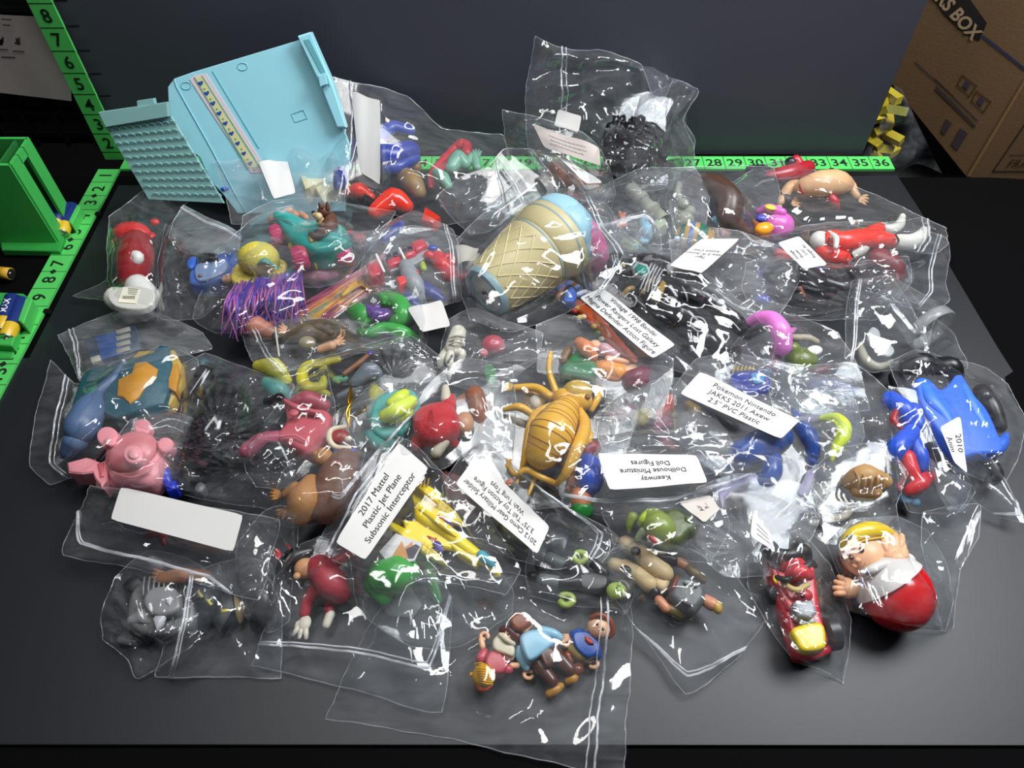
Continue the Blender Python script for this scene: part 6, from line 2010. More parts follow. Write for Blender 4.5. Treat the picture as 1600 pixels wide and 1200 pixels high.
t = T('toy_dragon', 'bright blue jointed toy with spiked arms below the slanted typed sticker', 'toy figure', (1200, 690), .8)
BD = M('#15418f', .3)
t.p('torso', BD, tube([(1160, 710, .2), (1190, 696, .3), (1222, 684, .2)], [24, 26, 18]))
t.p('limb', BD, tube([(1140, 730, .1), (1150, 708, .2)], [12, 14]))
t.p('limb', BD, tube([(1206, 720, .3), (1204, 740, .3), (1188, 756, .1), (1172, 762)], [17, 17, 13, 8]))
t.p('limb', BD, tube([(1250, 664, .3), (1262, 680, .4), (1270, 700, .3), (1266, 722, .1)], [13, 14, 12, 9]))
t.p('joint', M('#10306e', .3), ell((1196, 698, .75), 14, 13, 9), ell((1206, 738, .6), 11, 11, 8))
t.p('spike', BD, *[tube([(1270, 680 + k_ * 10, .5), (1280, 684 + k_ * 10, .5)], [4, 1.5], 6) for k_ in range(5)])
t.p('wing', M('#20449a', .3), prism([(1238, 634), (1246, 640), (1262, 660), (1244, 662)], .2, .5))
LV = M('#9088a8', .45)
t.p('claw', LV, prism([(1118, 756), (1180, 738), (1190, 748), (1150, 762), (1132, 778), (1130, 800)], .25, .3))
t.p('claw', LV, prism([(1262, 734), (1278, 728), (1262, 780), (1246, 770)], .25, .3))
t.p('claw', M('#7b7590', .45), tube([(1240, 660, .5), (1264, 656, .6), (1282, 654, .4)], [7, 8, 5]))
t = T('toy_horn', 'neon yellow-green curled toy horn right of the blue jointed toy', 'toy horn', (1305, 680), 1.3)
NY = M('#cfe20c', .35, vary=.02)
t.p('horn', NY, tube([(1284, 654, .1), (1304, 652, .3), (1318, 664, .3), (1318, 682, .25), (1306, 698, .2), (1300, 718, .1)], [5, 8, 11, 11, 8, 3.4]))
t.p('groove', M('#a3b30c', .4), tube([(1290, 656, .5), (1304, 660, .75), (1310, 672, .78), (1304, 684, .7)], [2, 3.4, 3.4, 2]))
t = T('toy_goggles', 'violet-blue toy visor with pale lens above the slanted typed sticker', 'toy piece', (1170, 595), .9)
t.p('body', M('#28369a', .3), prism(smoothpoly([(1142, 584), (1170, 574), (1200, 580), (1206, 604), (1180, 614), (1146, 606)]), .6, 0, .2))
t.p('lens', M('#4aa4dc', .2), prism(smoothpoly([(1174, 584), (1190, 582), (1194, 594), (1180, 598)]), .1, .6, .02))
t.p('crest', M('#c4a23a', .4), *[tube([(1146 + k_ * 6, 578, .6), (1148 + k_ * 6, 572, .65)], [2, 1], 5) for k_ in range(6)])
t = T('toy_figure', 'grey-mauve toy creature under film below the slanted typed sticker', 'toy figure', (1130, 660), .7)
t.p('body', M('#4d464c', .4), tube([(1110, 650, .1), (1134, 668, .1), (1160, 676)], [16, 18, 12]))
t.p('head', M('#585b68', .35), ell((1112, 640, .3), 15, 13, 10))
t.p('snout', M('#6b5a62', .4), tube([(1126, 680, .1), (1150, 690)], [9, 8]))
t = T('toy_worm', 'orchid pink curved toy arm rising beside the black boots', 'toy piece', (1210, 520), 1.1)
PP = M('#d977c4', .35, vary=.02)
t.p('arm', PP, tube([(1166, 506, .5), (1186, 497, .8), (1206, 500, .9), (1219, 518, .8), (1222, 540, .5)], [7, 10, 14, 17, 16]))
t.p('thumb', PP, tube([(1222, 524, .8), (1234, 518, .8), (1242, 514, .8)], [8, 6, 3]))
t.p('hand', PP, *fingers((1168, 505, .5), 190, 7))
t.p('sleeve', M('#8d6a78', .45), tube([(1212, 545, .2), (1210, 575, .1)], [11, 9]))
t = T('toy_turtle', 'olive green toy with white patch, glinting under crumpled film', 'toy animal', (1255, 555), .8)
t.p('shell', M('#5c6b22', .35), ell((1252, 562), 27, 22, 18))
t.p('patch', WHT, ell((1272, 548, .5), 14, 9, 7, 15))
t.p('collar', M('#a39a84', .45), tube([(1240, 528, .5), (1262, 528, .5), (1276, 534, .4)], [6, 6, 5]))
t.p('head', M('#6d7a2e', .35), ell((1238, 544, .4), 13, 11, 10))
t = T('toy_berry', 'dark berry-red toy piece under the crumpled film by the olive toy', 'toy piece', (1285, 580), .7)
t.p('body', M('#6a2a36', .35), tube([(1272, 582), (1290, 576)], [8, 8]))
t = T('toy_shoe', 'deep blue toy piece under the bright crumpled fold', 'toy piece', (1300, 605), .6)
t.p('body', M('#23307c', .35), tube([(1270, 604), (1296, 602), (1330, 612)], [10, 12, 10]))
t.p('sole', M('#1a255f', .4), tube([(1276, 612), (1320, 618)], [6, 6]))
bag('clear crumpled bag over the orchid pink arm and olive toy, fanned folds',
    [[(1128, 560), (1180, 500), (1240, 490)], [(1310, 520), (1340, 570)], [(1360, 640), (1290, 650), (1220, 640)], [(1110, 600)]],
    (1.6, 1.5, 1.0, 1.4), .45, 48, .09, radial=(1230, 590, 20, .1))
later('clear bag with the slanted three-line sticker over the blue jointed toy',
    [[(1050, 610), (1090, 560), (1150, 550)], [(1330, 600), (1350, 680)], [(1330, 740), (1270, 800), (1200, 770)], [(1120, 740), (1060, 690)]],
    (1.7, 1.3, .9, 1.3), .4, 49, .08, film=FILM_MILKY,
    labels=[dict(q=[(1094, 581), (1250, 656), (1221, 685), (1062, 616)], z=2.5, bow=.05, text='Pokemon Nintendo\nJAKKS 2011 Axew\n2.5" PVC Plastic', size=.62, height=.84)])
bag('clear empty film folded over the middle right, wide milky fold',
    [[(1190, 560), (1260, 570), (1340, 570)], [(1420, 640), (1400, 690)], [(1370, 740), (1300, 690)], [(1210, 650)]],
    (1.8, 1.2, 1.0, 1.6), .3, 50, .16, radial=(1370, 640, 26, .16))

# ---- right: blue-caped robot, blue and red legs, tan head
t = T('toy_robot', 'black toy robot under a wide bright blue cape', 'toy robot', (1520, 640), .3)
BC = M('#1c62d6', .45, vary=.03)
KB2 = M('#17181b', .35)
t.p('cape', BC, prism(smoothpoly([(1432, 592), (1448, 590), (1466, 606), (1480, 602), (1500, 582), (1520, 612), (1544, 640), (1562, 680), (1568, 704), (1530, 708), (1508, 712), (1480, 690), (1452, 650), (1436, 620)], 5), .5, .55, .12))
t.p('cape_fold', M('#2a74e6', .45), tube([(1444, 600, .9), (1458, 624, .95), (1480, 650, .9), (1500, 690, .8)], [8, 12, 10, 6], flat=.5), tube([(1500, 590, .9), (1520, 630, .95), (1544, 672, .9)], [5, 9, 7], flat=.5))
t.p('cape_point', BC, tube([(1556, 704, .4), (1566, 692, .4), (1572, 680, .4)], [10, 10, 5]))
t.p('shoulder', KB2, tube([(1420, 572, .5), (1440, 568, .6), (1456, 572, .5)], [15, 18, 14]))
t.p('shoulder', KB2, tube([(1466, 572, .5), (1486, 574, .6), (1494, 590, .5)], [15, 17, 12]))
t.p('ring', M('#26272b', .35), *[tube([(1424 + k_ * 9, 560, .95), (1430 + k_ * 9, 574, 1.1), (1430 + k_ * 9, 586, .9)], 1.6) for k_ in range(4)])
t.p('arm', KB2, tube([(1534, 612, .3), (1550, 636, .3), (1562, 666, .2)], [13, 14, 11]))
t.p('joint', M('#2c2e33', .3), ell((1540, 618, .6), 11, 11, 9), ell((1560, 650, .4), 10, 10, 8))
t.p('leg', KB2, tube([(1540, 716, .2), (1556, 740, .1), (1548, 752)], [12, 12, 10]))
t.p('leg', M('#141519', .3), tube([(1400, 590), (1408, 612), (1420, 630)], [12, 13, 9]))
t = T('toy_figure', 'legs of a toy figure, bright blue thighs above red boots', 'toy figure', (1420, 700), .6)
BL2, RB = M('#1c50c8', .35), M('#c9202c', .35)
t.p('leg', BL2, tube([(1392, 624, .3), (1414, 642, .4), (1420, 662, .3)], [14, 16, 12]))
t.p('leg', BL2, tube([(1424, 676, .3), (1404, 698, .4), (1402, 712, .3)], [14, 16, 13]))
t.p('hip', BL2, tube([(1428, 640, .3), (1434, 664, .3)], [12, 12]))
t.p('shin', BL2, tube([(1426, 690, .2), (1438, 712, .2), (1440, 730, .1)], [13, 13, 10]))
t.p('boot', RB, tube([(1418, 714, .4), (1424, 734, .3), (1430, 748, .2)], [12, 12, 11]))
t.p('boot', RB, tube([(1422, 766, .1), (1438, 756, .2), (1448, 746, .2)], [10, 13, 10]))
t.p('web_band', M('#a01c28', .35), tube([(1402, 640, .7), (1396, 656, .6), (1406, 668, .6)], [4, 6, 4]))
t = T('toy_wig', 'tan wavy-haired toy head left of the red boots', 'toy head', (1355, 752), .8)
t.p('hair', M('#b58a50', .5), tube([(1330, 752, .1), (1352, 744, .3), (1380, 752, .2)], [15, 20, 14]), tube([(1340, 766, .1), (1366, 768, .1)], [12, 12]))
t.p('lock', M('#a67c44', .5), *[tube([(1336 + k_ * 10, 736 + k_ * 2, .8), (1342 + k_ * 10, 748, 1.0), (1340 + k_ * 10, 762, .8)], 2.4) for k_ in range(5)])
t.p('face', M('#c99a6e', .45), ell((1362, 768, .1), 14, 9, 9))
t = T('toy_ring', 'ivory toy ring with a dark middle above the round-bottomed child toy', 'toy ring', (1305, 792), .3)
pts = [(1305 + 22 * math.cos(a_ * .5236), 794 + 16 * math.sin(a_ * .5236)) for a_ in range(13)]
t.p('ring', M('#b8b1a0', .4), tube(pts, 6.5, 10, sub=3))
t = T('toy_armband', 'ivory toy arm piece above the ivory ring', 'toy piece', (1295, 768), .6)
t.p('arm', M('#a9a395', .45), tube([(1278, 776), (1288, 762, .1), (1306, 756)], [6, 8, 6]))
t.p('cuff', M('#928c7e', .45), ell((1308, 756), 8, 8, 6))
t = T('toy_bead', 'pair of pale blue toy beads below the red boots', 'bead', (1422, 782), .4)
t.p('bead', M('#5b9cc0', .35), ell((1416, 780), 10, 9, 8))
t.p('bead', M('#5b9cc0', .35), ell((1430, 784), 8, 8, 7))
bag('clear bag round the blue-caped robot with part of a typed sticker',
    [[(1388, 566), (1430, 545), (1480, 560), (1540, 574)], [(1574, 600), (1604, 660), (1590, 720)], [(1566, 760), (1500, 736)], [(1450, 690), (1410, 620)]],
    (.9, .6, .4, .9), .4, 51, .08, radial=(1520, 730, 24, .12),
    labels=[dict(q=[(1500, 650), (1512, 740), (1492, 722), (1468, 668)], z=1.7, bow=.03, text='2010 \nAnim', size=.62, height=.8)])
BRT = film_mat('glare_film', .06, 2.2, rough=.1, streak=.08)
bag('clear bag over the red boots, smooth side flap shining',
    [[(1388, 602), (1430, 610), (1448, 640)], [(1460, 700), (1510, 742)], [(1524, 770), (1500, 800), (1420, 800)], [(1404, 760), (1394, 680)]],
    (1.3, 1.2, .5, .8), .3, 52, .05)
bag('smooth triangular shining film flap right of the red boots',
    [[(1448, 712), (1470, 730)], [(1518, 758), (1512, 780)], [(1492, 806), (1484, 800)], [(1466, 770)]],
    (1.1, .9, .5, .8), .08, 53, .02, film=BRT)
bag('long clear bag with a flared zip mouth pointing to the lower right',
    [[(1490, 700), (1530, 700), (1560, 730)], [(1596, 800), (1602, 818)], [(1560, 808), (1528, 788)], [(1496, 760), (1488, 730)]],
    (1.0, .5, .3, .7), .3, 54, .07, zip_side=1, zip_at=.1)
bag('clear bag over the tan wavy head and ivory ring, fanned at the foot',
    [[(1262, 740), (1310, 700), (1380, 690)], [(1420, 740), (1400, 790)], [(1410, 840), (1350, 850), (1290, 850)], [(1230, 800)]],
    (1.4, 1.3, .6, .8), .4, 55, .12, radial=(1340, 840, 26, .14))

# ---- lower left: long blank sticker bag, silver car, dark toys
t = T('toy_figure', 'pinkish-tan toy arm lying across above the silver toy car', 'toy arm', (285, 898), .7)
t.p('arm', M('#a9714e', .45), tube([(256, 904, .1), (284, 900, .15), (318, 900, .1)], [11, 13, 11]))
t.p('hand', M('#a9714e', .45), *fingers((254, 902, .2), 170, 12))
t.p('sleeve', M('#8f8d96', .45), tube([(238, 876), (252, 884)], [9, 8]))
t = T('toy_car', 'silver grey model car in pieces inside the crumpled bag', 'toy car', (245, 950), .1)
SC, DC = M('#6f7071', .3, .15), M('#2b2c2e', .35, .1)
t.p('body', SC, prism(smoothpoly([(196, 960), (202, 925), (226, 905), (262, 900), (300, 910), (306, 950), (296, 980), (240, 990), (205, 982)]), .7, .1, .2))
t.p('roof', M('#8b8c8d', .25, .15), prism(smoothpoly([(222, 938), (236, 918), (268, 916), (282, 934), (276, 956), (236, 960)]), .35, .8, .12))
t.p('hood', M('#a0a1a2', .25, .15), tube([(206, 968, .6), (228, 962, .7), (244, 972, .6)], [9, 13, 9], flat=.6))
t.p('windscreen', M('#b3b5ba', .15), prism([(238, 966), (256, 946), (262, 950), (254, 974), (244, 984)], .12, .95, .03))
t.p('windscreen', M('#c0c1c6', .15), prism([(258, 940), (264, 930), (270, 934), (264, 946)], .1, 1.1, .03))
t.p('panel_rib', DC, *[tube([(268 + k_ * 7, 912, .95), (268 + k_ * 7, 930, 1.0), (266 + k_ * 7, 948, .9)], 1.8) for k_ in range(5)])
t.p('panel_rib', SC, *[tube([(226 + k_ * 8, 902, .9), (224 + k_ * 8, 916, .95), (224 + k_ * 8, 930, .9)], 1.8) for k_ in range(5)])
for x_, y_ in ((226, 988), (258, 988), (292, 976), (214, 918)):
    c_ = W(x_, y_, .42)
    w_ = t.p('wheel', M('#141416', .5), closed(lathe(c_ - np.array([.12, .2, 0]), c_ + np.array([.12, .2, 0]), [(0, .3), (.15, .36), (.85, .36), (1, .3)], 20), 20))
    t.p('hub', M('#a8a9ab', .2, .9), closed(lathe(c_ - np.array([.14, .24, 0]), c_ - np.array([.1, .17, 0]), [(0, .16), (1, .2)], 14), 14), parent=w_)
t.p('axle', SC, tube([(190, 1000, 0), (214, 1004, 0)], [8, 7]))
t = T('toy_vehicle', 'dark slate toy vehicle with yellow dashes beside the silver car', 'toy vehicle', (325, 940), .2)
t.p('body', M('#2b3239', .4), tube([(312, 924, .1), (326, 944, .1), (318, 980)], [20, 21, 12]))
t.p('wing', M('#23282d', .4), prism([(330, 920), (360, 910), (366, 950), (342, 990), (330, 970)], .5))
for q_ in ([(307, 924), (311, 922), (318, 932), (314, 934)], [(321, 936), (325, 935), (333, 944), (328, 946)], [(345, 952), (357, 951), (357, 955), (346, 957)]):
    t.p('dash', M('#b7a93a', .4), prism(q_, .03, .95, .005))
t = T('toy_shell', 'small cream toy shell right of the slate toy vehicle', 'toy piece', (374, 955), .2)
t.p('cone', M('#b6a27c', .4), tube([(366, 936, .1), (374, 952, .1), (376, 970)], [6, 9, 5]))
t.p('cap', M('#8a7a5c', .4), ell((366, 935, .1), 7, 6, 5))
t = T('toy_flower', 'small dark red toy piece under the long blank sticker', 'toy piece', (245, 840), .6)
t.p('petal', M('#a01c22', .35), tube([(232, 836), (244, 832, .1), (256, 838)], [6, 8, 6]), tube([(252, 838), (256, 850)], [6, 4]))
t = T('toy_boot', 'small bright red toy tip left of the black-haired figure', 'toy piece', (438, 872), .6)
t.p('tip', M('#c01f24', .3), tube([(433, 862), (437, 872, .05), (441, 881)], [5, 6, 4]))
t = T('toy_figure', 'dark green-black toy figure in the shadowy bag left of centre', 'toy figure', (400, 920), .2)
t.p('torso', M('#15181a', .35), tube([(388, 900, .1), (410, 940, .1), (404, 975)], [20, 24, 14]))
t.p('arm', M('#1b2224', .35), tube([(420, 905, .2), (434, 940, .1)], [9, 8]))
bag('crumpled clear bag round the silver model car',
    [[(180, 900), (230, 860), (290, 870)], [(335, 900), (330, 960)], [(300, 1010), (215, 1062), (200, 1030)], [(160, 1000), (158, 960)]],
    (.6, .9, .2, .1), .45, 60, .17, radial=(235, 1010, 22, .18))
bag('clear bag with a pale zip line round the slate toy vehicle',
    [[(282, 900), (340, 880), (380, 870)], [(425, 880), (440, 960)], [(440, 1060), (340, 1058)], [(241, 1058), (270, 960)]],
    (.8, .7, .1, .1), .3, 61, .08, zip_side=3, zip_at=.12)
bag('clear crumpled bag over the dark figure left of the black-haired one',
    [[(370, 850), (410, 800), (440, 790)], [(470, 800), (460, 880)], [(452, 970), (420, 990)], [(380, 960), (370, 900)]],
    (1.0, 1.3, .3, .3), .4, 62, .16, radial=(430, 860, 24, .16))
bag('clear bag with a long blank white sticker and a zip along its near edge',
    [[(142, 758), (200, 764), (300, 790), (436, 812)], [(422, 870), (404, 936)], [(330, 916), (220, 890), (98, 868)], [(118, 810)]],
    (1.2, 1.7, 1.1, .5), .3, 63, .06, zip_side=2, zip_at=.22,
    labels=[dict(q=[(189, 761), (380, 804), (364, 862), (173, 812)], z=2.0, bow=.03, note='long blank white sticker', tilt=(-.3, .3, .3, -.3))])

# ---- front middle: black-haired red figure, green toy, jet, camouflage man
t = T('toy_elf', 'toy in red with cream mitten feet, peach face and black hair', 'toy figure', (500, 920), .3)
RJ = M('#a62f3c', .45, bump=.4, scale=200)
t.p('torso', RJ, tube([(500, 888, .2), (518, 912, .2), (530, 926, .1)], [22, 26, 18]))
t.p('leg', RJ, tube([(496, 918, .2), (482, 938, .1), (476, 958)], [12, 10, 9]))
t.p('leg', RJ, tube([(520, 930, .1), (516, 946), (514, 956)], [11, 9, 8]))
t.p('foot', M('#cfc8b8', .45), *fingers((476, 974, .05), 262, 17, n=3))
t.p('foot', M('#cfc8b8', .45), tube([(516, 960), (510, 976)], [8, 7]))
t.p('arm', RJ, tube([(510, 886, .3), (534, 874, .3), (546, 868, .2)], [10, 9, 7]))
t.p('face', M('#cf9a6c', .4), ell((478, 888, .3), 19, 17, 15))
t.p('nose', M('#cf9a6c', .4), ell((464, 900, .7), 6, 6, 5))
t.p('hair', M('#0a0a0c', .3), tube([(484, 862, .3), (456, 872, .3), (444, 896, .2), (450, 922)], [10, 15, 15, 10]))
t = T('paper_scrap', 'dull grey paper under film below the bright green toy', 'paper', (630, 950), .1)
t.p('sheet', M('#8f8b80', .6), prism([(585, 935), (640, 915), (660, 945), (645, 965), (608, 962)], .04, 0, .01))
t = T('toy_apple', 'bright green rounded toy with two lobes near the yellow jet', 'toy', (615, 905), .4)
GN = M('#22a52c', .28)
t.p('body', GN, tube([(600, 900, .2), (622, 896, .2), (632, 892, .2)], [28, 31, 24]))
t.p('lobe', GN, tube([(580, 912, .1), (600, 932, .1)], [13, 14]))
t.p('cheek', M('#1d9628', .28), ell((604, 900, .95), 14, 12, 8))
t = T('toy_ribbon', 'bright green toy strap lying beside the rounded green toy', 'toy strap', (675, 900), .3)
t.p('strap', M('#23a02e', .3), tube([(645, 868, .1), (668, 876, .2), (674, 902, .1), (684, 936)], [9, 12, 9, 8], flat=.5))
t = T('toy_block', 'dull maroon toy block under film between jet and long typed sticker', 'toy block', (720, 770), .4)
t.p('body', M('#5a2426', .4), prism(smoothpoly([(690, 735), (730, 750), (742, 800), (712, 800), (696, 770)]), .5, 0, .1))
t = T('toy_soldier', 'green and tan camouflage toy soldier under the long typed sticker', 'toy figure', (780, 825), .3)
for nm, pts, rr_ in (('leg', [(742, 790), (768, 812), (790, 830)], [13, 15, 12]), ('torso', [(790, 826, .1), (820, 846, .1)], [14, 13]), ('arm', [(760, 828), (782, 846), (800, 858)], [8, 9, 7])):
    t.p(nm, M('#4c4a2c', .55, scale=90, vary=.55), tube(pts, rr_))
t.p('pouch', M('#1f2a1c', .5), ell((770, 806, .4), 8, 7, 5), ell((788, 820, .4), 7, 6, 5))
for i_, (x_, y_) in enumerate(((748, 792), (758, 800), (766, 814), (778, 812), (786, 828), (800, 830), (812, 842), (770, 830), (790, 846), (756, 786), (796, 838), (822, 850))):
    t.p('camouflage_patch', M(('#27361f', '#8a7a4c', '#15180f')[i_ % 3], .5), ell((x_, y_, .42), 5, 4, 3, i_ * 40))
t = T('toy_gear', 'black glossy toy gear bundle under film above the long typed sticker', 'toy piece', (715, 725), .5)
t.p('body', M('#0e0f11', .2), tube([(700, 714), (718, 724, .1), (734, 716)], [12, 16, 10]), tube([(706, 730), (722, 736)], [10, 9]))
t = T('picture_card', 'white card printed with orange flames tucked behind the yellow jet', 'card', (625, 858), 1.0)
cq = [(592, 862), (618, 833), (660, 848), (648, 876), (610, 884)]
t.p('card', M('#c9c8c8', .4), prism(cq, .05, .5, .01), smooth=False)
t.p('flame_print', M('#c8853a', .5), prism([(612, 870), (628, 845), (632, 856), (644, 846), (648, 862), (636, 872), (622, 876)], .01, .56, .002), smooth=False)
t.p('flame_print', M('#2a2540', .5), prism([(634, 858), (650, 850), (656, 854), (646, 872), (638, 872)], .01, .565, .002), smooth=False)
t = T('toy_jet', 'yellow toy jet plane with purple flame marks and a turquoise canopy', 'toy plane', (700, 830), 1.0)
YJ = M('#ead012', .3, vary=.02)
t.p('wing', YJ, prism([(646, 758), (664, 768), (690, 780), (714, 800), (724, 816), (722, 819), (712, 816), (704, 816), (716, 842), (696, 836), (650, 800), (642, 775)], .22, .2, .04), smooth=False)
t.p('wing', YJ, prism([(606, 820), (612, 815), (632, 824), (628, 812), (660, 814), (690, 830), (714, 852), (704, 856), (676, 852), (698, 882), (694, 880), (666, 866), (642, 850)], .22, .2, .04), smooth=False)
fz = t.p('fuselage', YJ, tube([(652, 782, .1), (660, 806, .12), (690, 826, .15), (722, 850, .15), (750, 872, .1), (774, 890)], [7, 13, 12, 11, 10, 3.5]))
t.p('spine', M('#dcc10e', .3), tube([(658, 796, .5), (690, 820, .55), (712, 838, .5)], [4, 5, 3]))
t.p('inlet', YJ, prism([(700, 836), (712, 842), (752, 868), (744, 882), (716, 864), (698, 846)], .35, .1, .1), smooth=False)
t.p('canopy', M('#3a9cae', .25), tube([(752, 868, .28), (762, 876, .26), (770, 884, .15)], [8.5, 8, 5]))
t.p('nose', YJ, tube([(766, 886), (776, 894), (781, 899)], [7, 5, 2]))
t.p('booster', M('#e3c810', .3), prism([(640, 752), (648, 746), (690, 770), (684, 786)], .3, .4, .08))
FP, FO = '#40307c', '#a8402a'
for ox, oy in ((0, 0), (-15, 33)):
    t.p('flame_mark', M(FP, .4), prism(smoothpoly([(690 + ox, 814 + oy), (700 + ox, 812 + oy), (708 + ox, 822 + oy), (706 + ox, 830 + oy), (698 + ox, 826 + oy)]), .012, .425, .003), prism([(688 + ox, 822 + oy), (696 + ox, 822 + oy), (704 + ox, 830 + oy), (696 + ox, 828 + oy)], .012, .425, .003))
    t.p('flame_mark', M(FO, .4), prism(smoothpoly([(682 + ox, 804 + oy), (690 + ox, 806 + oy), (698 + ox, 812 + oy), (690 + ox, 812 + oy)]), .012, .428, .003), prism([(694 + ox, 806 + oy), (698 + ox, 808 + oy), (696 + ox, 812 + oy)], .012, .428, .003))
for ox, oy in ((690, 786), (660, 846)):
    for i_ in range(3):
        for j_ in range(2):
            x_, y_ = ox + i_ * 7 - j_ * 3, oy + i_ * 4 + j_ * 6
            t.p('vent_square', M('#cdb20c', .4), prism([(x_, y_), (x_ + 5, y_ + 2), (x_ + 3, y_ + 6), (x_ - 2, y_ + 4)], .012, .425, .003), smooth=False)
t.p('tail_mark', M('#a9801c', .4), *[tube([(650 + k_ * 6, 758, .75), (652 + k_ * 6, 748, .75)], 1.2) for k_ in range(4)])

bag('clear bag round the red elf-like toy with a broad zip mouth at lower left',
    [[(430, 900), (470, 850), (540, 830)], [(640, 880), (700, 920)], [(706, 960), (690, 1112), (560, 1080)], [(394, 1040), (408, 1000)]],
    (.9, 1.1, .3, .1), .35, 64, .06, zip_side=2, zip_at=.24)
bag('clear bag round the bright green toy and its strap',
    [[(545, 870), (600, 845), (660, 850)], [(760, 860), (800, 920)], [(800, 960), (720, 1010), (640, 1010)], [(560, 960)]],
    (1.1, 1.1, .2, .4), .35, 65, .09)
later('clear bag with the yellow jet and the typed sticker reading upward',
    [[(612, 680), (640, 690), (676, 724)], [(760, 800), (812, 890)], [(790, 930), (700, 910), (620, 906)], [(488, 866), (540, 770)]],
    (2.0, 1.7, .9, 1.0), .3, 66, .06, zip_side=3, zip_at=.06,
    labels=[dict(q=[(524, 848), (623, 690), (670, 731), (571, 876)], z=2.2, bow=.05, text='2017 Mattel\nPlastic Jet Plane\nSubsonic Interceptor', size=.8, height=.8)])
later('clear bag with the upside-down camouflage figure sticker',
    [[(690, 760), (716, 720), (760, 690)], [(860, 780), (966, 836)], [(940, 880), (860, 890)], [(740, 850), (700, 800)]],
    (1.4, 1.9, .8, .9), .3, 67, .07, zip_side=1, zip_at=.1,
    labels=[dict(q=[(839, 867), (711, 756), (744, 711), (859, 824)], z=2.0, bow=.05, text='2012 Camo Gear Military Soldier\n3.75" Tall Toy Action Figure\nWah Tung Toys', size=.9, height=.84)])

# ---- green-handed figure, tan soldier, olive creature
t = T('toy_figure', 'black-clad toy figure with lime green face and C-shaped green hands', 'toy figure', (905, 895), .3)
KF, GRY, LG = M('#17181a', .35), M('#5f6664', .4), M('#9fb652', .35)
t.p('leg', GRY, tube([(860, 874, .1), (876, 882, .1), (890, 888, .1)], [12, 12, 11]))
t.p('leg', GRY, tube([(848, 906, .1), (864, 909, .1), (880, 911, .1)], [11, 11, 10]))
t.p('boot', KF, tube([(846, 850, .1), (848, 868, .1), (844, 884)], [7, 9, 10]))
t.p('boot', KF, tube([(832, 900), (842, 903)], [8, 8]))
t.p('trousers', M('#303135', .3), tube([(888, 888, .1), (908, 894, .15)], [13, 14]), tube([(880, 911, .1), (904, 910, .15)], [12, 13]))
t.p('tunic', KF, prism(smoothpoly([(904, 888), (930, 890), (950, 898), (952, 914), (936, 926), (906, 918)]), .5, .1, .15))
t.p('arm', KF, tube([(918, 872, .3), (930, 882, .35), (944, 896, .3)], [8, 9, 9]))
t.p('head', LG, ell((963, 923, .45), 16, 14, 12))
t.p('neck', LG, tube([(950, 920, .35), (956, 921, .4)], [5, 6]))
t.p('hood', KF, tube([(956, 908, .25), (974, 912, .25), (982, 928, .2), (974, 938, .1)], [8, 10, 9, 6]))
t.p('eye', BLK, ell((964, 918, 1.03), 1.6, 1.6, 1), ell((968, 928, 1.0), 1.6, 1.6, 1))
t.p('brow', BLK, tube([(965, 914, 1.03), (969, 917, 1.03)], .9), tube([(968, 931, 1.02), (971, 927, 1.02)], .9))
t.p('hand', LG, cclip((906, 871, .5), 9, 5.6, 160))
t.p('hand', LG, cclip((885, 937, .1), 10, 5.8, 170))
t = T('toy_plate', 'dark folded toy card under film above the green-handed figure', 'toy card', (870, 855), .5)
t.p('sheet', M('#33343a', .3), prism([(844, 808), (890, 830), (880, 870), (860, 860), (840, 835)], .06, .2, .01))
t = T('toy_soldier', 'blond toy soldier in grey vest and tan trousers with black knee pads', 'toy figure', (1050, 915), .3)
TN, SKN = M('#c4ab80', .5), M('#c98660', .4)
t.p('leg', TN, tube([(1002, 864, .2), (1018, 882, .25), (1036, 896, .2)], [14, 16, 17]))
t.p('leg', TN, tube([(976, 886, .1), (996, 898, .15), (1014, 912, .15)], [13, 14, 15]))
t.p('shin', TN, tube([(978, 849, .2), (990, 856, .2)], [13, 13]), tube([(960, 883, .1), (972, 886, .1)], [12, 12]))
t.p('boot', KF, tube([(966, 846, .1), (974, 850, .1)], [8, 9]), tube([(950, 880), (958, 883)], [7, 8]))
t.p('knee_pad', M('#101012', .4), ell((993, 861, .8), 8, 8, 4), ell((978, 889, .6), 9, 6, 4, -20))
t.p('hip', TN, prism(smoothpoly([(1022, 892), (1034, 888), (1048, 900), (1040, 922), (1024, 914)]), .55, .1, .15))
t.p('belt', M('#6c3324', .45), tube([(1058, 902, .6), (1052, 916, .65), (1048, 930, .5)], 4))
t.p('vest', M('#4b4f50', .45, bump=.8, scale=200), prism(smoothpoly([(1054, 898), (1080, 902), (1102, 916), (1100, 940), (1080, 956), (1056, 940), (1046, 926)]), .65, .1, .2))
t.p('waist', M('#17181b', .4), tube([(1046, 904, .2), (1040, 922, .2)], [10, 10]))
t.p('chest_light', M('#8f9a92', .3), ell((1074, 910, .75), 6, 4, 3), ell((1087, 914, .75), 5, 4, 3))
t.p('arm', KF, tube([(1036, 868, .2), (1052, 876, .2)], [9, 9]))
t.p('arm', SKN, tube([(1060, 878, .2), (1074, 886, .2)], [8, 7]))
t.p('glove', M('#6b5a34', .45), tube([(1076, 888, .2), (1088, 898, .2), (1098, 906, .1)], [8, 9, 7]))
t.p('arm', KF, tube([(1016, 910, .3), (1024, 926, .3)], [8, 8]))
t.p('arm', SKN, tube([(1030, 938, .3), (1040, 950, .3)], [8, 8]))
t.p('glove', M('#6b5a34', .45), tube([(1046, 952, .2), (1062, 960, .15), (1072, 960, .1)], [9, 9, 7]))
t.p('hand', M('#6b5a34', .45), *fingers((1073, 961, .1), -10, 8))
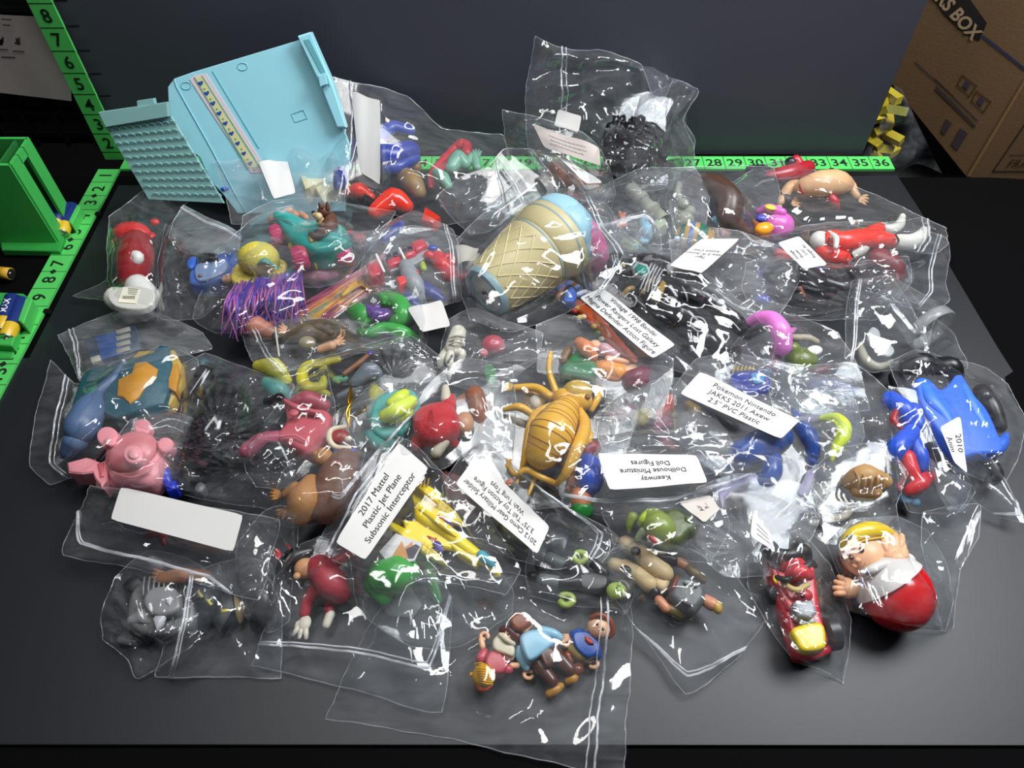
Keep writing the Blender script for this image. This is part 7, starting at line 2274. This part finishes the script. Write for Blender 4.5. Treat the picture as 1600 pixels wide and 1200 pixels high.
t.p('head', SKN, tube([(1098, 936, .2), (1112, 944, .2)], [9, 11]))
t.p('hair', M('#b9953c', .4), ell((1121, 949, .3), 8, 11, 9))
t.p('strap', M('#1b1c1f', .4), tube([(1066, 940, .8), (1078, 946, .8)], 3))
t = T('toy_creature', 'olive green toy creature with horns, leafy shell and red tongue', 'toy animal', (1035, 820), .8)
OL, OG = M('#7c8c3a', .35), M('#4b5a20', .4, bump=.8, scale=150)
t.p('body', OL, tube([(1020, 814, .3), (1034, 828, .3), (1040, 846, .1)], [22, 24, 15]))
t.p('shell', OG, prism(smoothpoly([(1036, 800), (1060, 792), (1096, 816), (1080, 830), (1060, 846), (1042, 836)]), .6, .3, .2))
t.p('spike', OG, tube([(1076, 812, .7), (1086, 818, .6), (1094, 820, .5)], [8, 5, 2]))
t.p('horn', M('#86973f', .4), tube([(988, 808, .5), (984, 820, .4), (983, 830, .3)], [9, 7, 3]))
t.p('horn', M('#a8bf2c', .35), tube([(1012, 802, .8), (1004, 810, .8), (1000, 818, .7)], [6, 6, 4]))
t.p('claw', M('#a3b58a', .4), tube([(1006, 828, .5), (998, 838, .3), (994, 844, .2)], [7, 5, 3]))
mo = t.p('mouth', M('#c9c4b8', .4), ell((1022, 844, .75), 13, 6, 5, -30))
t.p('tongue', M('#a3241c', .35), tube([(1017, 840, 1.0), (1024, 847, 1.0)], [4, 3]), parent=mo)
bag('clear bag round the green-faced figure with C-shaped hands',
    [[(832, 848), (860, 800), (900, 815), (960, 838)], [(1000, 860), (1000, 900)], [(984, 950), (900, 948)], [(826, 930), (820, 890)]],
    (.8, .9, .3, .3), .25, 68, .06)
bag('clear bag with the olive green horned creature',
    [[(940, 800), (990, 780), (1060, 770)], [(1130, 780), (1140, 830)], [(1110, 880), (1040, 870)], [(960, 850)]],
    (1.4, 1.6, 1.0, 1.1), .3, 69, .08)
bag('long clear bag round the blond toy soldier, zip mouth at the lower end',
    [[(935, 868), (1000, 838), (1080, 852)], [(1150, 900), (1196, 968)], [(1150, 1030), (1072, 1086)], [(1010, 1000), (965, 940)]],
    (.9, 1.0, .2, .3), .3, 70, .07, zip_side=2, zip_at=.12)
bag('crumpled near-empty clear bag with two creased papers right of the horned creature',
    [[(1090, 760), (1150, 740), (1240, 750)], [(1290, 780), (1270, 840)], [(1210, 900), (1130, 900)], [(1080, 850), (1075, 800)]],
    (1.5, 1.3, .8, 1.0), .4, 71, .16, film=FILM_MILKY, radial=(1170, 860, 26, .16),
    labels=[dict(q=[(1100, 818), (1060, 784), (1110, 772), (1124, 796)], z=1.9, bow=.05, text='Air\nP...', size=.3, height=.5, mat=M('#c3bcb4', .6), note='creased sheet seen through film'),
            dict(q=[(1176, 800), (1204, 832), (1212, 862), (1172, 838)], z=1.8, bow=.04, mat=M('#cfc9cc', .6), note='creased pale sheet', scrawl=9)])

# ---- front right: red toy car and round-bottomed child toy
t = T('toy_car', 'red open toy racer with yellow hood and black wheels', 'toy car', (1245, 930), .15)
RC, YC, WB = M('#bf1f2e', .3), M('#e2c814', .3), M('#151618', .4)
t.p('chassis', RC, prism(smoothpoly([(1200, 876), (1216, 868), (1268, 866), (1276, 900), (1286, 960), (1296, 1000), (1280, 1020), (1250, 1024), (1238, 1000), (1226, 960), (1208, 920)]), .6, .1, .2))
t.p('side_rail', M('#a81828', .3), tube([(1202, 868, .5), (1214, 910, .5), (1240, 960, .5), (1246, 980, .4)], [7, 8, 9, 8]))
t.p('hood', YC, prism(smoothpoly([(1240, 980), (1284, 972), (1292, 1004), (1284, 1014), (1256, 1016), (1244, 1000)]), .3, .7, .12))
t.p('bumper', RC, tube([(1246, 1012, .2), (1264, 1024, .2), (1292, 1014, .2)], [8, 9, 8]))
t.p('seat', RC, tube([(1224, 884, .6), (1240, 878, .7), (1258, 890, .6)], [9, 12, 9]))
t.p('driver_cap', M('#c82a35', .3), tube([(1236, 898, .8), (1250, 894, .95), (1262, 898, .8)], [10, 13, 10]))
t.p('visor_band', M('#c2a86a', .4), tube([(1224, 912, .9), (1244, 922, 1.0), (1262, 914, .95)], [4, 5, 4]))
t.p('driver_face', M('#b52230', .35), ell((1256, 930, .7), 14, 11, 9))
t.p('nose', BLK, ell((1254, 932, 1.15), 4, 3.4, 3))
t.p('engine_cover', M('#84878c', .35), prism([(1240, 940), (1270, 936), (1278, 956), (1268, 966), (1246, 962)], .4, .8, .1))
t.p('engine_block', M('#9fa49c', .3), prism([(1250, 966), (1272, 962), (1276, 972), (1254, 976)], .3, .7, .06))
t.p('spoiler', WB, tube([(1212, 864, .9), (1232, 866, 1.0), (1256, 858, .9)], [9, 9, 10], flat=.7))
for x_, y_, dx_ in ((1206, 872, .12), (1250, 862, .12), (1298, 990, .14), (1206, 930, .12)):
    c_ = W(x_, y_, .75 if y_ < 900 else .55)
    r_ = .48 if y_ < 900 or x_ > 1290 else .3
    w_ = t.p('wheel', WB, closed(lathe(c_ + np.array([-.2, -.02, 0]), c_ + np.array([.2, .04, 0]), [(0, r_ * .8), (.15, r_), (.85, r_), (1, r_ * .8)], 24), 24))
    t.p('hub', M('#7d7f80', .3, .7), closed(lathe(c_ + np.array([.2, .04, 0]), c_ + np.array([.24, .05, 0]), [(0, r_ * .5), (1, r_ * .35)], 16), 16), parent=w_)
t.p('steering_bar', WB, tube([(1214, 902, 1.0), (1228, 906, 1.1), (1236, 902, 1.1)], [4, 5, 3]), tube([(1258, 886, 1.1), (1268, 880, 1.0), (1274, 884, .9)], [5, 6, 4]))
t.p('side_mark', YC, ell((1212, 905, 1.0), 4, 7, 2))
bag('clear bag pulled tight round the red toy racer, flat tail corner at the bottom',
    [[(1166, 872), (1200, 838), (1250, 830)], [(1296, 880), (1330, 970)], [(1318, 1068), (1290, 1050), (1240, 1030)], [(1200, 980), (1170, 920)]],
    (.9, .9, .05, .5), .3, 72, .1, radial=(1200, 940, 24, .14))
t = T('toy_child', 'round-bottomed child toy in yellow cap, white top and red ball body', 'toy figure', (1385, 900), .12)
SK2 = M('#e6b087', .38)
t.p('ball_body', M('#c4141a', .18), ell((1400, 926), 56, 60, 52, 0, 36, 24))
k_ = K(1400, 926, 1)
cB = W(1400, 926, Z0 + 52 * k_)
# white upper shell: a cap of the ball, slightly larger, towards the head
hd = W(1352, 862, 1.5) - cB
hd = hd / np.linalg.norm(hd)
pr = [(r_, math.sqrt(max(0, 1 - r_ * r_))) for r_ in (.28, .34, .42, .52, .64, .76, .86, .94, .985, .999)]
RB_ = 57 * k_
t.p('top_shell', M('#cfcbc8', .35), lathe(cB, cB + hd * RB_ * 1.03, [(a_, b_ * RB_ * 1.03) for a_, b_ in pr], 44))
t.p('waist_line', M('#d8a0a0', .4), lathe(cB, cB + hd * RB_ * 1.04, [(.27, .962 * RB_ * 1.035), (.285, .958 * RB_ * 1.04)], 44))
t.p('head', SK2, ell((1352, 868, .55), 38, 36, 30, 0, 28, 18))
t.p('cap', M('#e0c216', .3), tube([(1319, 860, .95), (1327, 843, 1.15), (1347, 831, 1.2), (1373, 829, 1.15), (1398, 838, .95)], [7, 12, 14, 13, 8]), ell((1358, 842, .55), 36, 22, 22, -12))
t.p('cap_rim', M('#c9ac10', .3), tube([(1318, 867, 1.25), (1331, 853, 1.55), (1353, 844, 1.66), (1379, 840, 1.6), (1402, 843, 1.3)], 1.8))
t.p('leaf_mark', M('#1f2c5c', .4), prism([(1320, 842), (1324, 836), (1327, 838), (1330, 831), (1334, 834), (1340, 829), (1338, 836), (1341, 838), (1332, 841), (1330, 838), (1326, 844), (1323, 841)], .02, 1.62, .004))
t.p('hair', M('#7a4428', .4), tube([(1318, 870, 1.2), (1329, 857, 1.42), (1350, 846, 1.5), (1374, 843, 1.45), (1396, 846, 1.2)], [4, 4.5, 5, 5, 5]), tube([(1320, 872, .8), (1322, 890, .7), (1332, 902, .6)], [5, 6, 5]))
for x_, y_, z_ in ((1346, 859, 1.6), (1330, 871, 1.49)):
    e_ = t.p('eye', M('#4a1d12', .15), ell((x_, y_, z_), 4.2, 4.6, 2.6))
    t.p('glint', WHT, ell((x_ + 1, y_ - 1.2, z_ + .1), 1.0, 1.0, .8), parent=e_)
t.p('nose', SK2, ell((1340, 875, 1.52), 5, 4.5, 4))
t.p('cheek', M('#d88a5c', .4), ell((1360, 868, 1.53), 6, 5, 3), ell((1335, 884, 1.4), 4, 4, 3))
t.p('mouth', M('#a05a3c', .4), tube([(1342, 884, 1.58), (1347, 885, 1.6), (1352, 880, 1.63)], .8))
t.p('collar', M('#d2cec9', .4), tube([(1350, 896, 1.5), (1362, 890, 1.65), (1380, 882, 1.65), (1398, 884, 1.5)], [6, 7, 7, 6]))
t.p('bow_mark', M('#1f2c5c', .4), ell((1356, 894, 1.75), 5, 3, 2, 30), ell((1346, 912, 1.65), 3, 6, 2, 20))
t.p('hand', SK2, *fingers((1398, 866, 1.45), 100, 22, spread=9))
t.p('palm', SK2, tube([(1390, 872, 1.3), (1402, 874, 1.35), (1408, 864, 1.3)], [12, 14, 11]))
t.p('sleeve', M('#cfcbc8', .35), tube([(1410, 886, 1.0), (1418, 876, 1.0)], [16, 12]))
t.p('hand', SK2, *fingers((1328, 920, .75), 165, 18, spread=12))
t.p('palm', SK2, tube([(1322, 922, .55), (1334, 922, .6)], [13, 12]))
t.p('plug', M('#a8181a', .3), ell((1424, 962, .45), 8, 8, 5))
bag('clear bag round the yellow-capped child toy with the red ball body',
    [[(1290, 850), (1330, 812), (1400, 806)], [(1450, 830), (1478, 880)], [(1490, 940), (1476, 986), (1420, 982)], [(1346, 960), (1316, 950), (1312, 900)]],
    (.8, .8, .1, .2), .4, 73, .07)
bag('thin clear flap standing right of the red ball body',
    [[(1442, 800), (1490, 790), (1532, 788)], [(1530, 840), (1500, 890)], [(1490, 980), (1474, 986)], [(1455, 920), (1440, 850)]],
    (1.2, .9, .05, .4), .25, 74, .09)

# ---- front bag with three small people
t = T('toy_figure', 'small toy person face down in pale blue sweater and brown trousers', 'toy figure', (860, 1030), .15)
BS, BT = M('#86b6cc', .3, vary=.02), M('#4b2416', .3)
t.p('sweater', BS, prism(smoothpoly([(812, 996), (826, 984), (848, 984), (866, 1000), (860, 1010), (832, 1030), (822, 1026)]), .6, .15, .1))
t.p('hem', M('#8c6f2e', .4), tube([(828, 1030, .45), (846, 1020, .5), (860, 1004, .45)], 3.2))
t.p('hair', M('#7c3a1a', .35), prism(smoothpoly([(796, 970), (804, 958), (822, 956), (832, 968), (822, 980), (808, 984)]), .55, .3, .1))
t.p('neck', SK2, tube([(818, 982, .4), (828, 972, .4)], [9, 7]))
t.p('arm', BS, tube([(848, 986, .3), (864, 990, .3), (874, 996, .25)], [8, 8, 7]))
t.p('arm', BS, tube([(812, 1006, .2), (812, 1024, .15), (822, 1042, .1)], [7, 8, 7]))
t.p('hand', SK2, cclip((886, 1004, .25), 6, 4, 215))
t.p('hand', SK2, cclip((826, 1054, .05), 7, 3.4, 10))
t.p('seat_piece', BT, prism(smoothpoly([(842, 1016), (856, 1008), (868, 1018), (864, 1036), (852, 1040)]), .55, .15, .08))
t.p('leg', BT, tube([(838, 1030, .1), (848, 1046, .1), (862, 1064, .1)], [12, 12, 11]))
t.p('leg', BT, tube([(866, 1016, .1), (876, 1030, .1), (890, 1046, .1)], [11, 12, 11]))
t.p('shoe', M('#a8761e', .35), tube([(858, 1084), (868, 1078, .05), (876, 1072, .05)], [7, 8, 6]))
t.p('shoe', M('#a8761e', .35), tube([(888, 1064), (896, 1060, .05), (900, 1056)], [7, 8, 5]))
t = T('toy_figure', 'small smiling toy boy in blue shirt, red bow tie and tan shorts', 'toy figure', (915, 1005), .15)
t.p('shirt', M('#1f4c9c', .3), prism(smoothpoly([(894, 990), (908, 984), (924, 988), (936, 1004), (934, 1020), (918, 1026), (900, 1012)]), .5, .1, .08))
t.p('arm', M('#1f4c9c', .3), tube([(906, 988, .25), (896, 992, .25)], [7, 7]))
t.p('arm', M('#1f4c9c', .3), tube([(932, 1010, .2), (934, 1024, .1)], [7, 7]))
t.p('hand', SK2, cclip((927, 1037, .05), 7, 3.4, 190))
t.p('hand', SK2, *fingers((889, 996, .3), 190, 7))
t.p('shorts', M('#a8935a', .4), tube([(896, 1014, .1), (908, 1022, .1), (914, 1028, .1)], [10, 12, 9]))
t.p('leg', M('#a8935a', .4), tube([(892, 1020), (892, 1032)], [6, 6]), tube([(910, 1030), (906, 1038)], [6, 6]))
t.p('shoe', M('#6b3018', .3), ell((902, 1046, .05), 11, 10, 9))
t.p('shoe', M('#8a4420', .3), tube([(887, 1024, .1), (890, 1034, .1)], [7, 6]))
t.p('head', SK2, ell((936, 980, .3), 19, 19, 16))
t.p('hair', M('#8a4426', .4), tube([(924, 965, .7), (938, 961, .8), (952, 969, .7), (957, 986, .5), (952, 995, .4)], [4, 5, 5, 5, 4]))
for x_, y_ in ((933, 975), (942, 983)):
    e_ = t.p('eye', M('#120d0b', .15), ell((x_, y_, .96), 2.4, 2.8, 1.6))
    t.p('glint', WHT, ell((x_ + .7, y_ - .8, 1.03), .7, .7, .5), parent=e_)
t.p('nose', SK2, ell((935, 984, .95), 2.2, 2, 2))
t.p('mouth', M('#8f4a38', .4), tube([(927, 985, .93), (932, 989, .93), (937, 990, .9)], .7))
t.p('ear', SK2, ell((950, 992, .4), 3.4, 3.4, 3))
t.p('bow_tie', M('#b8442c', .35), prism([(914, 993), (924, 998), (928, 1006), (920, 1005), (914, 998)], .08, .6, .02))
t = T('toy_figure', 'small toy girl upside down with ribbed yellow hair and rose top', 'toy figure', (765, 1040), .15)
RT = M('#b5424e', .35)
t.p('top', RT, prism(smoothpoly([(764, 1018), (776, 1018), (792, 1030), (788, 1048), (772, 1050), (758, 1036)]), .5, .1, .08))
t.p('arm', RT, tube([(756, 1020, .2), (752, 1028, .2)], [8, 9]))
t.p('arm', RT, tube([(784, 1046, .2), (794, 1046, .2)], [8, 8]))
t.p('forearm', SK2, tube([(754, 1010, .2), (752, 1000, .2)], [5, 5]), tube([(800, 1040, .2), (808, 1040, .2)], [5, 5]))
t.p('hand', SK2, cclip((757, 994, .15), 6, 3, 300))
YR = M('#d9a40e', .35)
hr = t.p('hair', YR, ell((756, 1056, .15), 19, 19, 17))
for k_ in range(9):
    a_ = (k_ - 4) * 4.0
    t.p('hair_rib', YR, tube([(744 + a_ * .3 + 2, 1046 + a_ * .9 + 6, .75), (756 + a_ * .2, 1052 + a_ * 1.0, .92), (768 + a_ * .1, 1056 + a_ * .8, .72)], 1.2, 6), parent=hr)
t.p('hair_bow', M('#d0502c', .35), tube([(744, 1068, .3), (752, 1076, .3), (762, 1074, .3)], [4, 5, 4]), ell((766, 1070, .3), 4, 5, 3))
t.p('bun', YR, ell((737, 1054, .3), 4, 4, 3))
t = T('toy_figure', 'small toy in white with dark red hair between the girl and the sweater figure', 'toy figure', (790, 1005), .15)
CW = M('#c9c2a8', .4)
t.p('coat', CW, prism(smoothpoly([(770, 1000), (780, 990), (792, 996), (804, 1010), (802, 1024), (790, 1022), (772, 1014)]), .5, .1, .08))
t.p('skirt', CW, tube([(780, 1010, .2), (796, 1024, .2)], [9, 9]))
t.p('face', SK2, tube([(788, 994, .3), (796, 1000, .3)], [8, 7]))
t.p('hair', M('#54201a', .35), tube([(786, 984, .35), (798, 986, .4), (808, 996, .35), (812, 1004, .25)], [7, 8, 9, 7]))
t.p('beard', CW, tube([(782, 992, .55), (792, 1000, .6), (802, 1006, .5)], [4, 4, 4]))
bag('large flat clear bag at the front edge with three small toy people',
    [[(622, 905), (700, 880), (812, 898), (880, 918)], [(988, 944), (984, 1060)], [(975, 1215), (860, 1190), (720, 1160), (600, 1136)], [(510, 1122), (552, 1020)]],
    (.7, .25, .02, .02), .3, 75, .06, zip_side=1, zip_at=.1, n=70)


for a_, k_ in LATE:
    bag(*a_, **k_)
